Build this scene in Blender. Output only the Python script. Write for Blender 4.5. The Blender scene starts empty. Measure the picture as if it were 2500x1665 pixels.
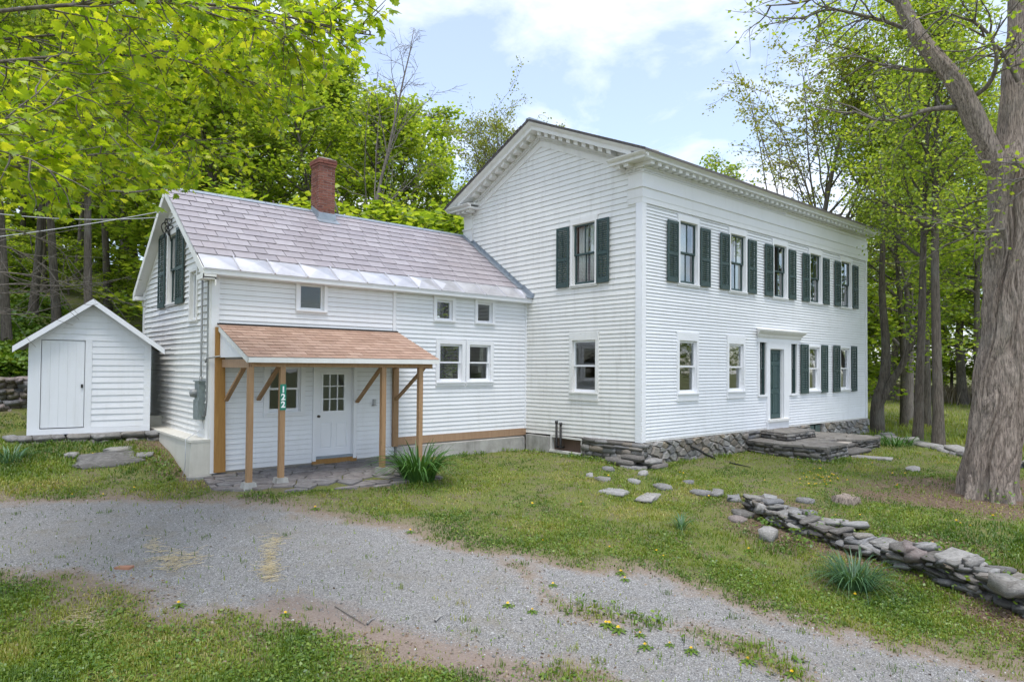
import bpy, math, random
import numpy as np
from mathutils import Matrix, Vector

S = bpy.context.scene
COL = S.collection
R = math.radians

# ------------------------------------------------------------------ camera
CAM = np.array([-12.7001, -10.0541, 1.7712])
FPX, CYP, YAW, PITCH, ROLL = 1614.138, 857.768, 0.8633, 0.0222, 0.0078
_fw = np.array([math.cos(YAW)*math.cos(PITCH), math.sin(YAW)*math.cos(PITCH), math.sin(PITCH)])
_rt = np.array([math.sin(YAW), -math.cos(YAW), 0.0]); _up = np.cross(_rt, _fw)
_r2 = math.cos(ROLL)*_rt + math.sin(ROLL)*_up
_u2 = -math.sin(ROLL)*_rt + math.cos(ROLL)*_up
cam_d = bpy.data.cameras.new('camera')
cam = bpy.data.objects.new('camera', cam_d)
COL.objects.link(cam)
m = Matrix.Identity(4)
for i in range(3):
    m[i][0] = _r2[i]; m[i][1] = _u2[i]; m[i][2] = -_fw[i]; m[i][3] = CAM[i]
cam.matrix_world = m
cam_d.sensor_fit = 'HORIZONTAL'; cam_d.sensor_width = 36.0
cam_d.lens = FPX/2500*36
cam_d.shift_y = (CYP-832.5)/2500
cam_d.clip_end = 2000
S.camera = cam

def ray(u, v):
    return _fw + _r2*(u-1250)/FPX + _u2*(CYP-v)/FPX
def onz(u, v, z):
    d = ray(u, v); return CAM + d*(z-CAM[2])/d[2]
def at(u, v, dist):
    d = ray(u, v); return CAM + d*dist/math.hypot(d[0], d[1])

# ------------------------------------------------------------------ world and sun
SUN_EL, SUN_AZ = 71.0, 238.0     # azimuth from +X towards +Y : high and veiled, on the drive side of the house
S.view_settings.view_transform = 'Standard'
S.view_settings.look = 'None'
S.view_settings.gamma = 1.0
S.view_settings.use_curve_mapping = False
S.cycles.use_adaptive_sampling = True; S.cycles.adaptive_threshold = 0.02
S.cycles.max_bounces = 6; S.cycles.diffuse_bounces = 4; S.cycles.glossy_bounces = 3; S.cycles.transmission_bounces = 4; S.cycles.transparent_max_bounces = 8
S.cycles.sample_clamp_indirect = 6.0
S.view_settings.exposure = 1.2
W = bpy.data.worlds.new('World'); S.world = W; W.use_nodes = True
wn, wl = W.node_tree.nodes, W.node_tree.links
wn.clear()
w_out = wn.new('ShaderNodeOutputWorld'); w_bg = wn.new('ShaderNodeBackground')
w_sky = wn.new('ShaderNodeTexSky'); w_sky.sky_type = 'NISHITA'; w_sky.sun_disc = False
w_sky.sun_elevation = R(SUN_EL); w_sky.sun_rotation = R(90-SUN_AZ)
w_sky.air_density = 1.0; w_sky.dust_density = 0.7; w_sky.ozone_density = 2.0; w_sky.altitude = 200
w_bg.inputs['Strength'].default_value = 0.125
tc = wn.new('ShaderNodeTexCoord')
sep = wn.new('ShaderNodeSeparateXYZ'); wl.new(tc.outputs['Generated'], sep.inputs[0])
zmax = wn.new('ShaderNodeMath'); zmax.operation = 'MAXIMUM'; zmax.inputs[1].default_value = 0.0
wl.new(sep.outputs['Z'], zmax.inputs[0])
zadd = wn.new('ShaderNodeMath'); zadd.operation = 'ADD'; zadd.inputs[1].default_value = 0.22
wl.new(zmax.outputs[0], zadd.inputs[0])
dv = wn.new('ShaderNodeVectorMath'); dv.operation = 'DIVIDE'
cmb = wn.new('ShaderNodeCombineXYZ')
for k in range(3): wl.new(zadd.outputs[0], cmb.inputs[k])
wl.new(tc.outputs['Generated'], dv.inputs[0]); wl.new(cmb.outputs[0], dv.inputs[1])
mp = wn.new('ShaderNodeMapping'); mp.inputs['Scale'].default_value = (1.0, 1.0, 0.0)
mp.inputs['Location'].default_value = (0.35, 0.9, 0)
wl.new(dv.outputs[0], mp.inputs[0])
cn = wn.new('ShaderNodeTexNoise'); cn.inputs['Scale'].default_value = 2.6; cn.inputs['Detail'].default_value = 9
cn.inputs['Roughness'].default_value = 0.58; cn.inputs['Distortion'].default_value = 0.35
wl.new(mp.outputs[0], cn.inputs['Vector'])
cn2 = wn.new('ShaderNodeTexNoise'); cn2.inputs['Scale'].default_value = 0.8; cn2.inputs['Detail'].default_value = 3
wl.new(mp.outputs[0], cn2.inputs['Vector'])
cs = wn.new('ShaderNodeMath'); cs.operation = 'MULTIPLY_ADD'; cs.inputs[1].default_value = 0.55
wl.new(cn2.outputs['Fac'], cs.inputs[0]); wl.new(cn.outputs['Fac'], cs.inputs[2])
cr = wn.new('ShaderNodeValToRGB')
cr.color_ramp.elements[0].position = 0.69; cr.color_ramp.elements[1].position = 0.95
cr.color_ramp.elements[0].color = (0.26, 0.26, 0.26, 1); cr.color_ramp.elements[1].color = (0.95, 0.95, 0.95, 1)
wl.new(cs.outputs[0], cr.inputs[0])
cm = wn.new('ShaderNodeMixRGB'); cm.inputs['Color2'].default_value = (5.0, 5.2, 5.6, 1)
wl.new(cr.outputs[0], cm.inputs['Fac']); wl.new(w_sky.outputs[0], cm.inputs['Color1'])
wl.new(cm.outputs[0], w_bg.inputs['Color']); wl.new(w_bg.outputs[0], w_out.inputs[0])

sun_d = bpy.data.lights.new('sun', 'SUN'); sun_d.energy = 1.5; sun_d.angle = R(26); sun_d.color = (1.0, 0.965, 0.91)
sun = bpy.data.objects.new('sun', sun_d); COL.objects.link(sun)
sv = Vector((math.cos(R(SUN_EL))*math.cos(R(SUN_AZ)), math.cos(R(SUN_EL))*math.sin(R(SUN_AZ)), math.sin(R(SUN_EL))))
sun.rotation_euler = sv.to_track_quat('Z', 'Y').to_euler(); sun.location = (0, 0, 40)

# ------------------------------------------------------------------ helpers
def tag(o, label=None, cat=None, group=None, kind=None):
    if label: o['label'] = label
    if cat: o['category'] = cat
    if group: o['group'] = group
    if kind: o['kind'] = kind
    return o

def link(o, parent=None):
    COL.objects.link(o)
    if parent is not None:
        o.parent = parent
        if parent.type == 'EMPTY':
            o.matrix_parent_inverse = Matrix.Translation(parent.location).inverted()
    return o

def empty(name, loc, label, cat, group=None):
    o = bpy.data.objects.new(name, None); COL.objects.link(o)
    o.location = Vector([float(c) for c in loc]); o.empty_display_size = 0.2
    return tag(o, label, cat, group)

def np_mesh(name, V, F, mat, smooth=False, attr=None):
    """V (n,3) array, F (m,k) int array with k = 3 or 4"""
    V = np.asarray(V, np.float32); F = np.asarray(F, np.int32)
    me = bpy.data.meshes.new(name)
    k = F.shape[1]
    me.vertices.add(len(V)); me.vertices.foreach_set('co', V.ravel())
    me.loops.add(F.size); me.loops.foreach_set('vertex_index', F.ravel())
    me.polygons.add(len(F))
    me.polygons.foreach_set('loop_start', np.arange(0, F.size, k, dtype=np.int32))
    me.polygons.foreach_set('loop_total', np.full(len(F), k, np.int32))
    if smooth: me.polygons.foreach_set('use_smooth', np.ones(len(F), bool))
    me.update(calc_edges=True)
    if attr:
        for an, (dom, vals) in attr.items():
            a = me.attributes.new(an, 'FLOAT', dom); a.data.foreach_set('value', np.asarray(vals, np.float32))
    if mat: me.materials.append(mat)
    return me

def add(name, me, parent=None):
    return link(bpy.data.objects.new(name, me), parent)

class MB:
    """collects shapes, builds one mesh object"""
    def __init__(s): s.v = []; s.f = []
    def poly(s, vs, fs):
        o = len(s.v); s.v += [tuple(map(float, p)) for p in vs]; s.f += [tuple(i+o for i in f) for f in fs]; return s
    def hexa(s, p):     # 8 points: bottom ring 0-3, top ring 4-7
        a, b, c, d = (np.array(p[i], float) for i in (0, 1, 3, 4))
        flip = np.dot(np.cross(b-a, c-a), d-a) < 0
        fs = [(0, 3, 2, 1), (4, 5, 6, 7), (0, 1, 5, 4), (1, 2, 6, 5), (2, 3, 7, 6), (3, 0, 4, 7)]
        if flip: fs = [f[::-1] for f in fs]
        return s.poly(p, fs)
    def box(s, x0, x1, y0, y1, z0, z1):
        return s.hexa([(x0, y0, z0), (x1, y0, z0), (x1, y1, z0), (x0, y1, z0), (x0, y0, z1), (x1, y0, z1), (x1, y1, z1), (x0, y1, z1)])
    def fbox(s, fr, u0, u1, z0, z1, d0, d1):
        return s.hexa([fr(u0, z0, d0), fr(u1, z0, d0), fr(u1, z0, d1), fr(u0, z0, d1), fr(u0, z1, d0), fr(u1, z1, d0), fr(u1, z1, d1), fr(u0, z1, d1)])
    def bar(s, a, b, w, h, up=(0, 0, 1)):   # rectangular bar from a to b
        a, b = np.array(a, float), np.array(b, float)
        d = b-a; d /= np.linalg.norm(d); x = np.cross(d, np.array(up, float))
        if np.linalg.norm(x) < 1e-4: x = np.cross(d, np.array((0, 1, 0.)))
        x /= np.linalg.norm(x); y = np.cross(x, d)
        o = [-x*w/2-y*h/2, x*w/2-y*h/2, x*w/2+y*h/2, -x*w/2+y*h/2]
        return s.hexa([a+q for q in o]+[b+q for q in o])
    def tube(s, pts, rad, n=8):
        V, F = tube_np([pts], [rad], n)
        return s.poly(V, [tuple(f) for f in F])
    def prism(s, bottom, top):  # two matching rings
        n = len(bottom)
        fs = [tuple(range(n))[::-1], tuple(range(n, 2*n))]+[(i, (i+1) % n, (i+1) % n+n, i+n) for i in range(n)]
        return s.poly(list(bottom)+list(top), fs)
    def mesh(s, name, mat, smooth=False):
        me = bpy.data.meshes.new(name); me.from_pydata(s.v, [], s.f); me.update()
        if mat: me.materials.append(mat)
        if smooth:
            for p in me.polygons: p.use_smooth = True
        return me
    def build(s, name, mat, parent=None, smooth=False):
        return add(name, s.mesh(name, mat, smooth), parent)

def tube_np(paths, rads, n=6, cap=True):
    VV, FF = [], []; off = 0
    ang = np.linspace(0, 2*math.pi, n, endpoint=False)
    ca, sa = np.cos(ang), np.sin(ang)
    for pts, rad in zip(paths, rads):
        P = np.asarray(pts, float); k = len(P)
        rad = np.full(k, rad) if np.isscalar(rad) else np.asarray(rad, float)
        T = np.gradient(P, axis=0); T /= np.linalg.norm(T, axis=1, keepdims=True)+1e-9
        ref = np.array([0, 0, 1.]) if abs(T[0, 2]) < .8 else np.array([1., 0, 0])
        X = np.cross(T, ref); X /= np.linalg.norm(X, axis=1, keepdims=True)+1e-9
        Y = np.cross(T, X)
        ring = P[:, None, :] + rad[:, None, None]*(X[:, None, :]*ca[None, :, None] + Y[:, None, :]*sa[None, :, None])
        VV.append(ring.reshape(-1, 3))
        i = np.arange(k-1)[:, None]*n; j = np.arange(n)[None, :]; j2 = (j+1) % n
        FF.append(np.stack([i+j, i+j2, i+n+j2, i+n+j], -1).reshape(-1, 4)+off)
        off += k*n
        if cap and n >= 4 and rad[-1] > .01:
            b = off-n
            FF.append(np.array([[b, b+q, b+q+1, b+q+2 if q+2 < n else b] for q in range(1, n-1, 2)]))
    return np.concatenate(VV), np.concatenate(FF)

# value noise ---------------------------------------------------------
def _h(ix, iy, seed):
    n = (ix.astype(np.int64)*374761393 + iy.astype(np.int64)*668265263 + seed*1442695041) & 0xffffffff
    n = ((n ^ (n >> 13))*1274126177) & 0xffffffff
    return ((n ^ (n >> 16)) & 0xffff)/65535.0
def vn(x, y, seed=0):
    x = np.asarray(x, float); y = np.asarray(y, float)
    ix, iy = np.floor(x), np.floor(y); fx, fy = x-ix, y-iy
    fx = fx*fx*(3-2*fx); fy = fy*fy*(3-2*fy)
    a, b, c, d = _h(ix, iy, seed), _h(ix+1, iy, seed), _h(ix, iy+1, seed), _h(ix+1, iy+1, seed)
    return (a*(1-fx)+b*fx)*(1-fy)+(c*(1-fx)+d*fx)*fy
def fbm(x, y, seed=0, o=4):
    s = 0; a = .5
    for i in range(o): s = s+a*vn(x*2**i, y*2**i, seed+i*7); a *= .5
    return s
def sstep(a, b, x):
    t = np.clip((x-a)/(b-a), 0, 1); return t*t*(3-2*t)

# ------------------------------------------------------------------ materials
class NT:
    def __init__(s, name):
        s.m = bpy.data.materials.new(name); s.m.use_nodes = True
        s.n = s.m.node_tree.nodes; s.l = s.m.node_tree.links; s.n.clear()
        s.out = s.n.new('ShaderNodeOutputMaterial')
    def node(s, t, **kw):
        n = s.n.new('ShaderNode'+t)
        for k, v in kw.items():
            if k in n.inputs.keys() if hasattr(n.inputs, 'keys') else False: n.inputs[k].default_value = v
            else: setattr(n, k, v)
        return n
    def inp(s, sock, v):
        if hasattr(v, 'links'): s.l.new(v, sock)
        elif isinstance(v, (tuple, list)) and len(v) == 3 and sock.type == 'RGBA': sock.default_value = (*v, 1)
        else: sock.default_value = v
    def coord(s, scale=(1, 1, 1), kind='Object'):
        t = s.n.new('ShaderNodeTexCoord'); mp = s.n.new('ShaderNodeMapping')
        s.l.new(t.outputs[kind], mp.inputs[0]); mp.inputs['Scale'].default_value = scale
        return mp.outputs[0]
    def noise(s, scale, detail=4, rough=.5, vec=None, dist=0):
        n = s.n.new('ShaderNodeTexNoise'); n.inputs['Scale'].default_value = scale; n.inputs['Detail'].default_value = detail
        n.inputs['Roughness'].default_value = rough; n.inputs['Distortion'].default_value = dist
        if vec is None: vec = s.coord()
        s.l.new(vec, n.inputs['Vector']); return n.outputs['Fac']
    def voro(s, scale, vec=None, feature='F1', out='Distance', rnd=1.0):
        n = s.n.new('ShaderNodeTexVoronoi'); n.feature = feature; n.inputs['Scale'].default_value = scale
        n.inputs['Randomness'].default_value = rnd
        if vec is None: vec = s.coord()
        s.l.new(vec, n.inputs['Vector']); return n.outputs[out]
    def ramp(s, f, *stops):
        r = s.n.new('ShaderNodeValToRGB'); e = r.color_ramp.elements
        while len(e) < len(stops): e.new(.5)
        for el, (p, c) in zip(e, stops):
            el.position = p; el.color = (*c, 1) if isinstance(c, (tuple, list)) else (c, c, c, 1)
        s.l.new(f, r.inputs[0]); return r.outputs[0]
    def mix(s, f, a, b, blend='MIX'):
        n = s.n.new('ShaderNodeMixRGB'); n.blend_type = blend
        s.inp(n.inputs[0], f); s.inp(n.inputs[1], a); s.inp(n.inputs[2], b); return n.outputs[0]
    def math(s, op, a, b=0.0, c=0.0):
        n = s.n.new('ShaderNodeMath'); n.operation = op
        s.inp(n.inputs[0], a); s.inp(n.inputs[1], b); s.inp(n.inputs[2], c); return n.outputs[0]
    def attr(s, name, kind='GEOMETRY'):
        n = s.n.new('ShaderNodeAttribute'); n.attribute_name = name; n.attribute_type = kind; return n.outputs['Fac']
    def orand(s): return s.n.new('ShaderNodeObjectInfo').outputs['Random']
    def bump(s, h, strength=.3, dist=.01, normal=None):
        b = s.n.new('ShaderNodeBump'); b.inputs['Strength'].default_value = strength; b.inputs['Distance'].default_value = dist
        s.l.new(h, b.inputs['Height'])
        if normal is not None: s.l.new(normal, b.inputs['Normal'])
        return b.outputs[0]
    def principled(s, col, rough=.6, normal=None, metallic=0, spec=.5):
        p = s.n.new('ShaderNodeBsdfPrincipled')
        s.inp(p.inputs['Base Color'], col); s.inp(p.inputs['Roughness'], rough); p.inputs['Metallic'].default_value = metallic
        p.inputs['Specular IOR Level'].default_value = spec
        if normal is not None: s.l.new(normal, p.inputs['Normal'])
        s.l.new(p.outputs[0], s.out.inputs[0]); return s.m

def m_paint(name, col, wear=.5, dirt=(.42, .40, .36), rough=.55, under=(.30, .25, .20)):
    t = NT(name)
    c = t.mix(t.ramp(t.noise(1.3, 5, .6), (.35, 0.0), (.75, .35)), col, tuple(a*.86 for a in col))
    streak = t.ramp(t.noise(1.0, 6, .65, t.coord((5, 5, .7))), (.50, 0.0), (.85, .45*wear))
    c = t.mix(streak, c, dirt)
    peel = t.ramp(t.noise(6, 8, .7, t.coord((.6, .6, 2.5))), (.712-.03*wear, 0.0), (.732-.03*wear, min(1, 1.1*wear)))
    c = t.mix(peel, c, under)
    sx = t.n.new('ShaderNodeSeparateXYZ'); t.l.new(t.coord(), sx.inputs[0])
    mud = t.math('MULTIPLY', t.ramp(t.math('MULTIPLY_ADD', t.noise(3.2, 6, .7), .9, t.math('MULTIPLY', sx.outputs[2], -.8)), (.30, 0.0), (1.0, 1.0)), .42*min(1, wear*1.4))
    c = t.mix(mud, c, (.33, .29, .22))
    c = t.mix(t.math('MULTIPLY', t.orand(), .11), c, tuple(a*.75 for a in col))
    b = t.bump(t.noise(60, 4, .6, t.coord((.3, .3, 2))), .12, .004)
    return t.principled(c, rough, b)
M = {}
M['white'] = m_paint('white_paint', (.79, .805, .835), .45)
M['white_old'] = m_paint('white_paint_weathered', (.77, .765, .74), 1.0)
M['trim'] = m_paint('white_trim', (.80, .81, .84), .3)
M['trim_old'] = m_paint('white_trim_old', (.76, .755, .735), .8)
M['vinyl'] = m_paint('white_vinyl', (.80, .81, .84), .0, rough=.4)
M['shed'] = m_paint('shed_paint', (.74, .76, .80), .55)
M['green'] = m_paint('dark_green_paint', (.030, .062, .060), .15, dirt=(.05, .07, .07), rough=.5, under=(.06, .08, .08))
M['greendoor'] = m_paint('green_door_paint', (.035, .075, .075), .3, dirt=(.08, .1, .1), rough=.45, under=(.1, .12, .12))
M['plaster'] = m_paint('interior_plaster', (.30, .28, .25), .2)
M['curtain'] = m_paint('curtain_cloth', (.84, .82, .77), .0, rough=.9)

def m_wood(name, a, b, scale=1.0):
    t = NT(name)
    g = t.noise(4*scale, 6, .65, t.coord((9, 9, .6)), .4)
    c = t.mix(t.ramp(g, (.3, 0.0), (.7, 1.0)), a, b)
    kn = t.ramp(t.voro(3.1, t.coord((3, 3, .9))), (.03, 1.0), (.09, 0.0))
    c = t.mix(t.math('MULTIPLY', kn, .7), c, tuple(q*.35 for q in a))
    c = t.mix(t.math('MULTIPLY', t.orand(), .25), c, tuple(q*.6 for q in b))
    return t.principled(c, .7, t.bump(g, .2, .004))
M['lumber'] = m_wood('brown_lumber', (.43, .265, .14), (.31, .18, .09))
M['amber'] = m_wood('amber_lumber', (.40, .215, .06), (.28, .14, .035))
M['sillwood'] = m_wood('sill_lumber', (.45, .30, .19), (.33, .20, .12))

def m_glass():
    t = NT('window_glass')
    fr = t.n.new('ShaderNodeLayerWeight'); fr.inputs['Blend'].default_value = .5
    nb = t.bump(t.noise(2.2, 2, .5), .03, .02)
    t.l.new(nb, fr.inputs['Normal'])
    fac = t.math('MULTIPLY_ADD', t.math('POWER', fr.outputs['Facing'], 2.0), .80, .045)
    tr = t.n.new('ShaderNodeBsdfTransparent'); tr.inputs[0].default_value = (.90, .93, .93, 1)
    gl = t.n.new('ShaderNodeBsdfGlossy'); gl.inputs['Roughness'].default_value = .01
    t.l.new(nb, gl.inputs['Normal'])
    mx = t.n.new('ShaderNodeMixShader'); t.l.new(fac, mx.inputs[0]); t.l.new(tr.outputs[0], mx.inputs[1]); t.l.new(gl.outputs[0], mx.inputs[2])
    t.l.new(mx.outputs[0], t.out.inputs[0]); return t.m
M['glass'] = m_glass()

def m_simple(name, col, rough=.6, metallic=0, var=.15, scale=6, bump=.1, spec=.5):
    t = NT(name); n = t.noise(scale, 5, .6)
    c = t.mix(t.ramp(n, (.3, 0.0), (.7, 1.0)), tuple(a*(1-var) for a in col), tuple(min(1, a*(1+var)) for a in col))
    return t.principled(c, rough, t.bump(t.noise(scale*8, 4, .6), bump, .006), metallic, spec)
M['metalroof'] = None
def m_metalroof():
    t = NT('aluminium_sheet'); n = t.noise(2.3, 4, .55)
    c = t.mix(t.ramp(n, (.3, 0.0), (.7, 1.0)), (.50, .49, .51), (.66, .655, .68))
    c = t.mix(t.ramp(t.noise(9, 6, .7), (.62, 0.0), (.8, .4)), c, (.35, .30, .27))
    return t.principled(c, .34, t.bump(t.noise(3, 2, .5), .25, .03), .6)
M['metalroof'] = m_metalroof()
M['flash'] = m_simple('grey_flashing', (.30, .34, .38), .45, .6)
M['iron'] = m_simple('black_iron', (.025, .024, .023), .6, .3)
M['brass'] = m_simple('tarnished_knob', (.15, .13, .11), .35, .9)
M['meter'] = m_simple('grey_meter_box', (.20, .235, .23), .5, .2, .12)
M['conduit'] = m_simple('grey_conduit', (.26, .27, .27), .5, .3)
M['cable'] = m_simple('pale_cable', (.45, .46, .47), .5)
M['cableblack'] = m_simple('black_cable', (.02, .02, .02), .5)

def m_slate(name, cols, moss=.2, rough=.5):
    t = NT(name); r = t.orand()
    c = t.ramp(r, *[(i/(len(cols)-1), q) for i, q in enumerate(cols)])
    n = t.noise(3.5, 6, .65)
    c = t.mix(t.ramp(n, (.35, 0.0), (.8, .5)), c, tuple(a*.6 for a in cols[0]))
    c = t.mix(t.ramp(t.noise(14, 6, .7), (.60, 0.0), (.78, moss)), c, (.42, .43, .38))
    return t.principled(c, rough, t.bump(t.noise(30, 5, .65), .3, .006))
M['slate'] = m_slate('purple_slate', [(.27, .245, .262), (.32, .29, .308), (.37, .34, .358), (.29, .262, .282), (.335, .298, .312)], .35, .45)
M['shingle'] = m_slate('tan_shingle', [(.31, .195, .14), (.375, .245, .18), (.43, .29, .22), (.345, .215, .155)], .12, .85)
M['roofdark'] = m_slate('dark_roof_slate', [(.10, .09, .09), (.13, .115, .115)], .2, .6)
M['brick'] = m_slate('chimney_brick', [(.155, .05, .035), (.22, .075, .05), (.26, .105, .075), (.12, .04, .032), (.25, .09, .055)], .25, .85)
M['mortar'] = m_simple('old_mortar', (.40, .36, .32), .9, 0, .2, 12, .5)

def m_stone(name, cols, lichen=.4):
    t = NT(name); r = t.orand()
    c = t.ramp(r, *[(i/(len(cols)-1), q) for i, q in enumerate(cols)])
    strata = t.noise(5, 7, .68, t.coord((1, 1, 5)))
    c = t.mix(t.ramp(strata, (.35, 0.0), (.65, .75)), c, tuple(a*.42 for a in cols[0]))
    c = t.mix(t.ramp(t.noise(9, 7, .7), (.56, 0.0), (.66, lichen)), c, (.50, .51, .47))
    h = t.mix(.5, strata, t.noise(28, 6, .7))
    return t.principled(c, .85, t.bump(h, .7, .02))
M['stone'] = m_stone('grey_fieldstone', [(.17, .165, .16), (.25, .245, .24), (.30, .28, .25), (.20, .20, .21), (.34, .33, .32)])
M['stonebrown'] = m_stone('brown_grey_stone', [(.20, .17, .13), (.27, .25, .22), (.31, .29, .27), (.23, .20, .17), (.36, .30, .22)], .45)
M['stonepink'] = m_stone('pinkish_fieldstone', [(.22, .18, .17), (.30, .25, .23), (.26, .22, .21)], .3)
M['flag'] = m_stone('flagstone', [(.21, .185, .18), (.26, .235, .225), (.23, .22, .22)], .2)
M['slab'] = m_stone('dark_slab', [(.13, .12, .11), (.17, .155, .14), (.15, .145, .14)], .3)
M['terrace'] = m_stone('terrace_flag', [(.20, .18, .16), (.25, .23, .205), (.22, .21, .195)], .25)
M['palestone'] = m_stone('pale_flat_stone', [(.30, .29, .27), (.37, .35, .33), (.33, .33, .33)], .4)
def m_concrete():
    t = NT('stained_concrete'); n = t.noise(2.4, 6, .65)
    c = t.mix(t.ramp(n, (.3, 0.0), (.7, 1.0)), (.24, .235, .215), (.46, .45, .43))
    c = t.mix(t.ramp(t.noise(1, 6, .7, t.coord((4, 4, .6))), (.5, 0.0), (.75, .6)), c, (.14, .13, .12))
    return t.principled(c, .9, t.bump(t.noise(40, 6, .7), .4, .008))
M['concrete'] = m_concrete()

def m_bark(name, a, b, vs=1.0, strength=.8):
    t = NT(name)
    g = t.noise(5*vs, 7, .65, t.coord((4, 4, .55)), .6)
    c = t.mix(t.ramp(g, (.32, 0.0), (.62, 1.0)), a, b)
    c = t.mix(t.ramp(t.noise(1.5, 4, .6), (.5, 0.0), (.75, .35)), c, (.22, .22, .19))
    return t.principled(c, .95, t.bump(g, strength*.7, .03), 0, .2)
M['bark'] = m_bark('dark_bark', (.045, .038, .031), (.15, .128, .105))
M['barkgrey'] = m_bark('grey_bark', (.10, .085, .072), (.235, .205, .18))
M['barkbig'] = m_bark('shaggy_bark', (.062, .046, .038), (.40, .33, .28), 2.2, 1.4)
M['twig'] = m_bark('twig_bark', (.10, .085, .075), (.22, .195, .175))

def m_leaf(name, stops, trans=.5, objvar=.35):
    t = NT(name); v = t.attr('var')
    c = t.ramp(v, *stops)
    o = t.orand()
    c = t.mix(t.math('MULTIPLY', o, objvar), c, t.mix(1.0, c, (.62, .80, .65), 'MULTIPLY'))
    d = t.n.new('ShaderNodeBsdfDiffuse'); t.l.new(c, d.inputs[0])
    tl = t.n.new('ShaderNodeBsdfTranslucent'); c2 = t.mix(1.0, c, (1.25, 1.15, .55), 'MULTIPLY'); t.l.new(c2, tl.inputs[0])
    g = t.n.new('ShaderNodeBsdfGlossy'); g.inputs['Roughness'].default_value = .45; g.inputs[0].default_value = (.9, .95, 1, 1)
    mx = t.n.new('ShaderNodeMixShader'); mx.inputs[0].default_value = trans; t.l.new(d.outputs[0], mx.inputs[1]); t.l.new(tl.outputs[0], mx.inputs[2])
    m2 = t.n.new('ShaderNodeMixShader'); m2.inputs[0].default_value = .035; t.l.new(mx.outputs[0], m2.inputs[1]); t.l.new(g.outputs[0], m2.inputs[2])
    t.l.new(m2.outputs[0], t.out.inputs[0]); return t.m
M['leaf'] = m_leaf('spring_leaf', [(0, (.13, .215, .025)), (.35, (.25, .365, .04)), (.7, (.37, .485, .06)), (1, (.52, .60, .10))], .66)
M['leafmaple'] = m_leaf('maple_leaf', [(0, (.16, .29, .014)), (.4, (.32, .46, .02)), (.75, (.46, .58, .035)), (1, (.64, .69, .06))], .68, .1)
M['leafsparse'] = m_leaf('young_leaf', [(0, (.17, .20, .04)), (.5, (.26, .31, .05)), (1, (.38, .38, .10))], .55)
M['weed'] = m_leaf('weed_leaf', [(0, (.055, .125, .012)), (.5, (.125, .22, .022)), (1, (.22, .30, .04))], .35, 0)
M['grass'] = m_leaf('grass_blade', [(0, (.065, .135, .010)), (.4, (.155, .235, .016)), (.8, (.265, .31, .03)), (1, (.42, .37, .13))], .35, 0)
M['lily'] = m_leaf('daylily_leaf', [(0, (.04, .11, .025)), (1, (.11, .23, .045))], .3, .5)
M['daff'] = m_leaf('daffodil_leaf', [(0, (.05, .115, .055)), (1, (.125, .23, .10))], .3, .5)
M['dry'] = m_leaf('dry_leaf', [(0, (.10, .06, .035)), (.5, (.19, .125, .075)), (1, (.32, .25, .17))], .15, 0)
M['straw'] = m_leaf('straw', [(0, (.45, .36, .20)), (1, (.72, .62, .42))], .1, 0)
M['yellow'] = m_simple('dandelion_yellow', (.80, .52, .01), .7, 0, .1)
M['sign'] = m_simple('green_sign', (.0, .20, .13), .4, 0, .05)
M['signwhite'] = m_simple('sign_white', (.85, .87, .86), .4, 0, .02)
M['reed'] = m_leaf('pale_reed', [(0, (.30, .24, .17)), (1, (.45, .38, .30))], .2, 0)

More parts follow.
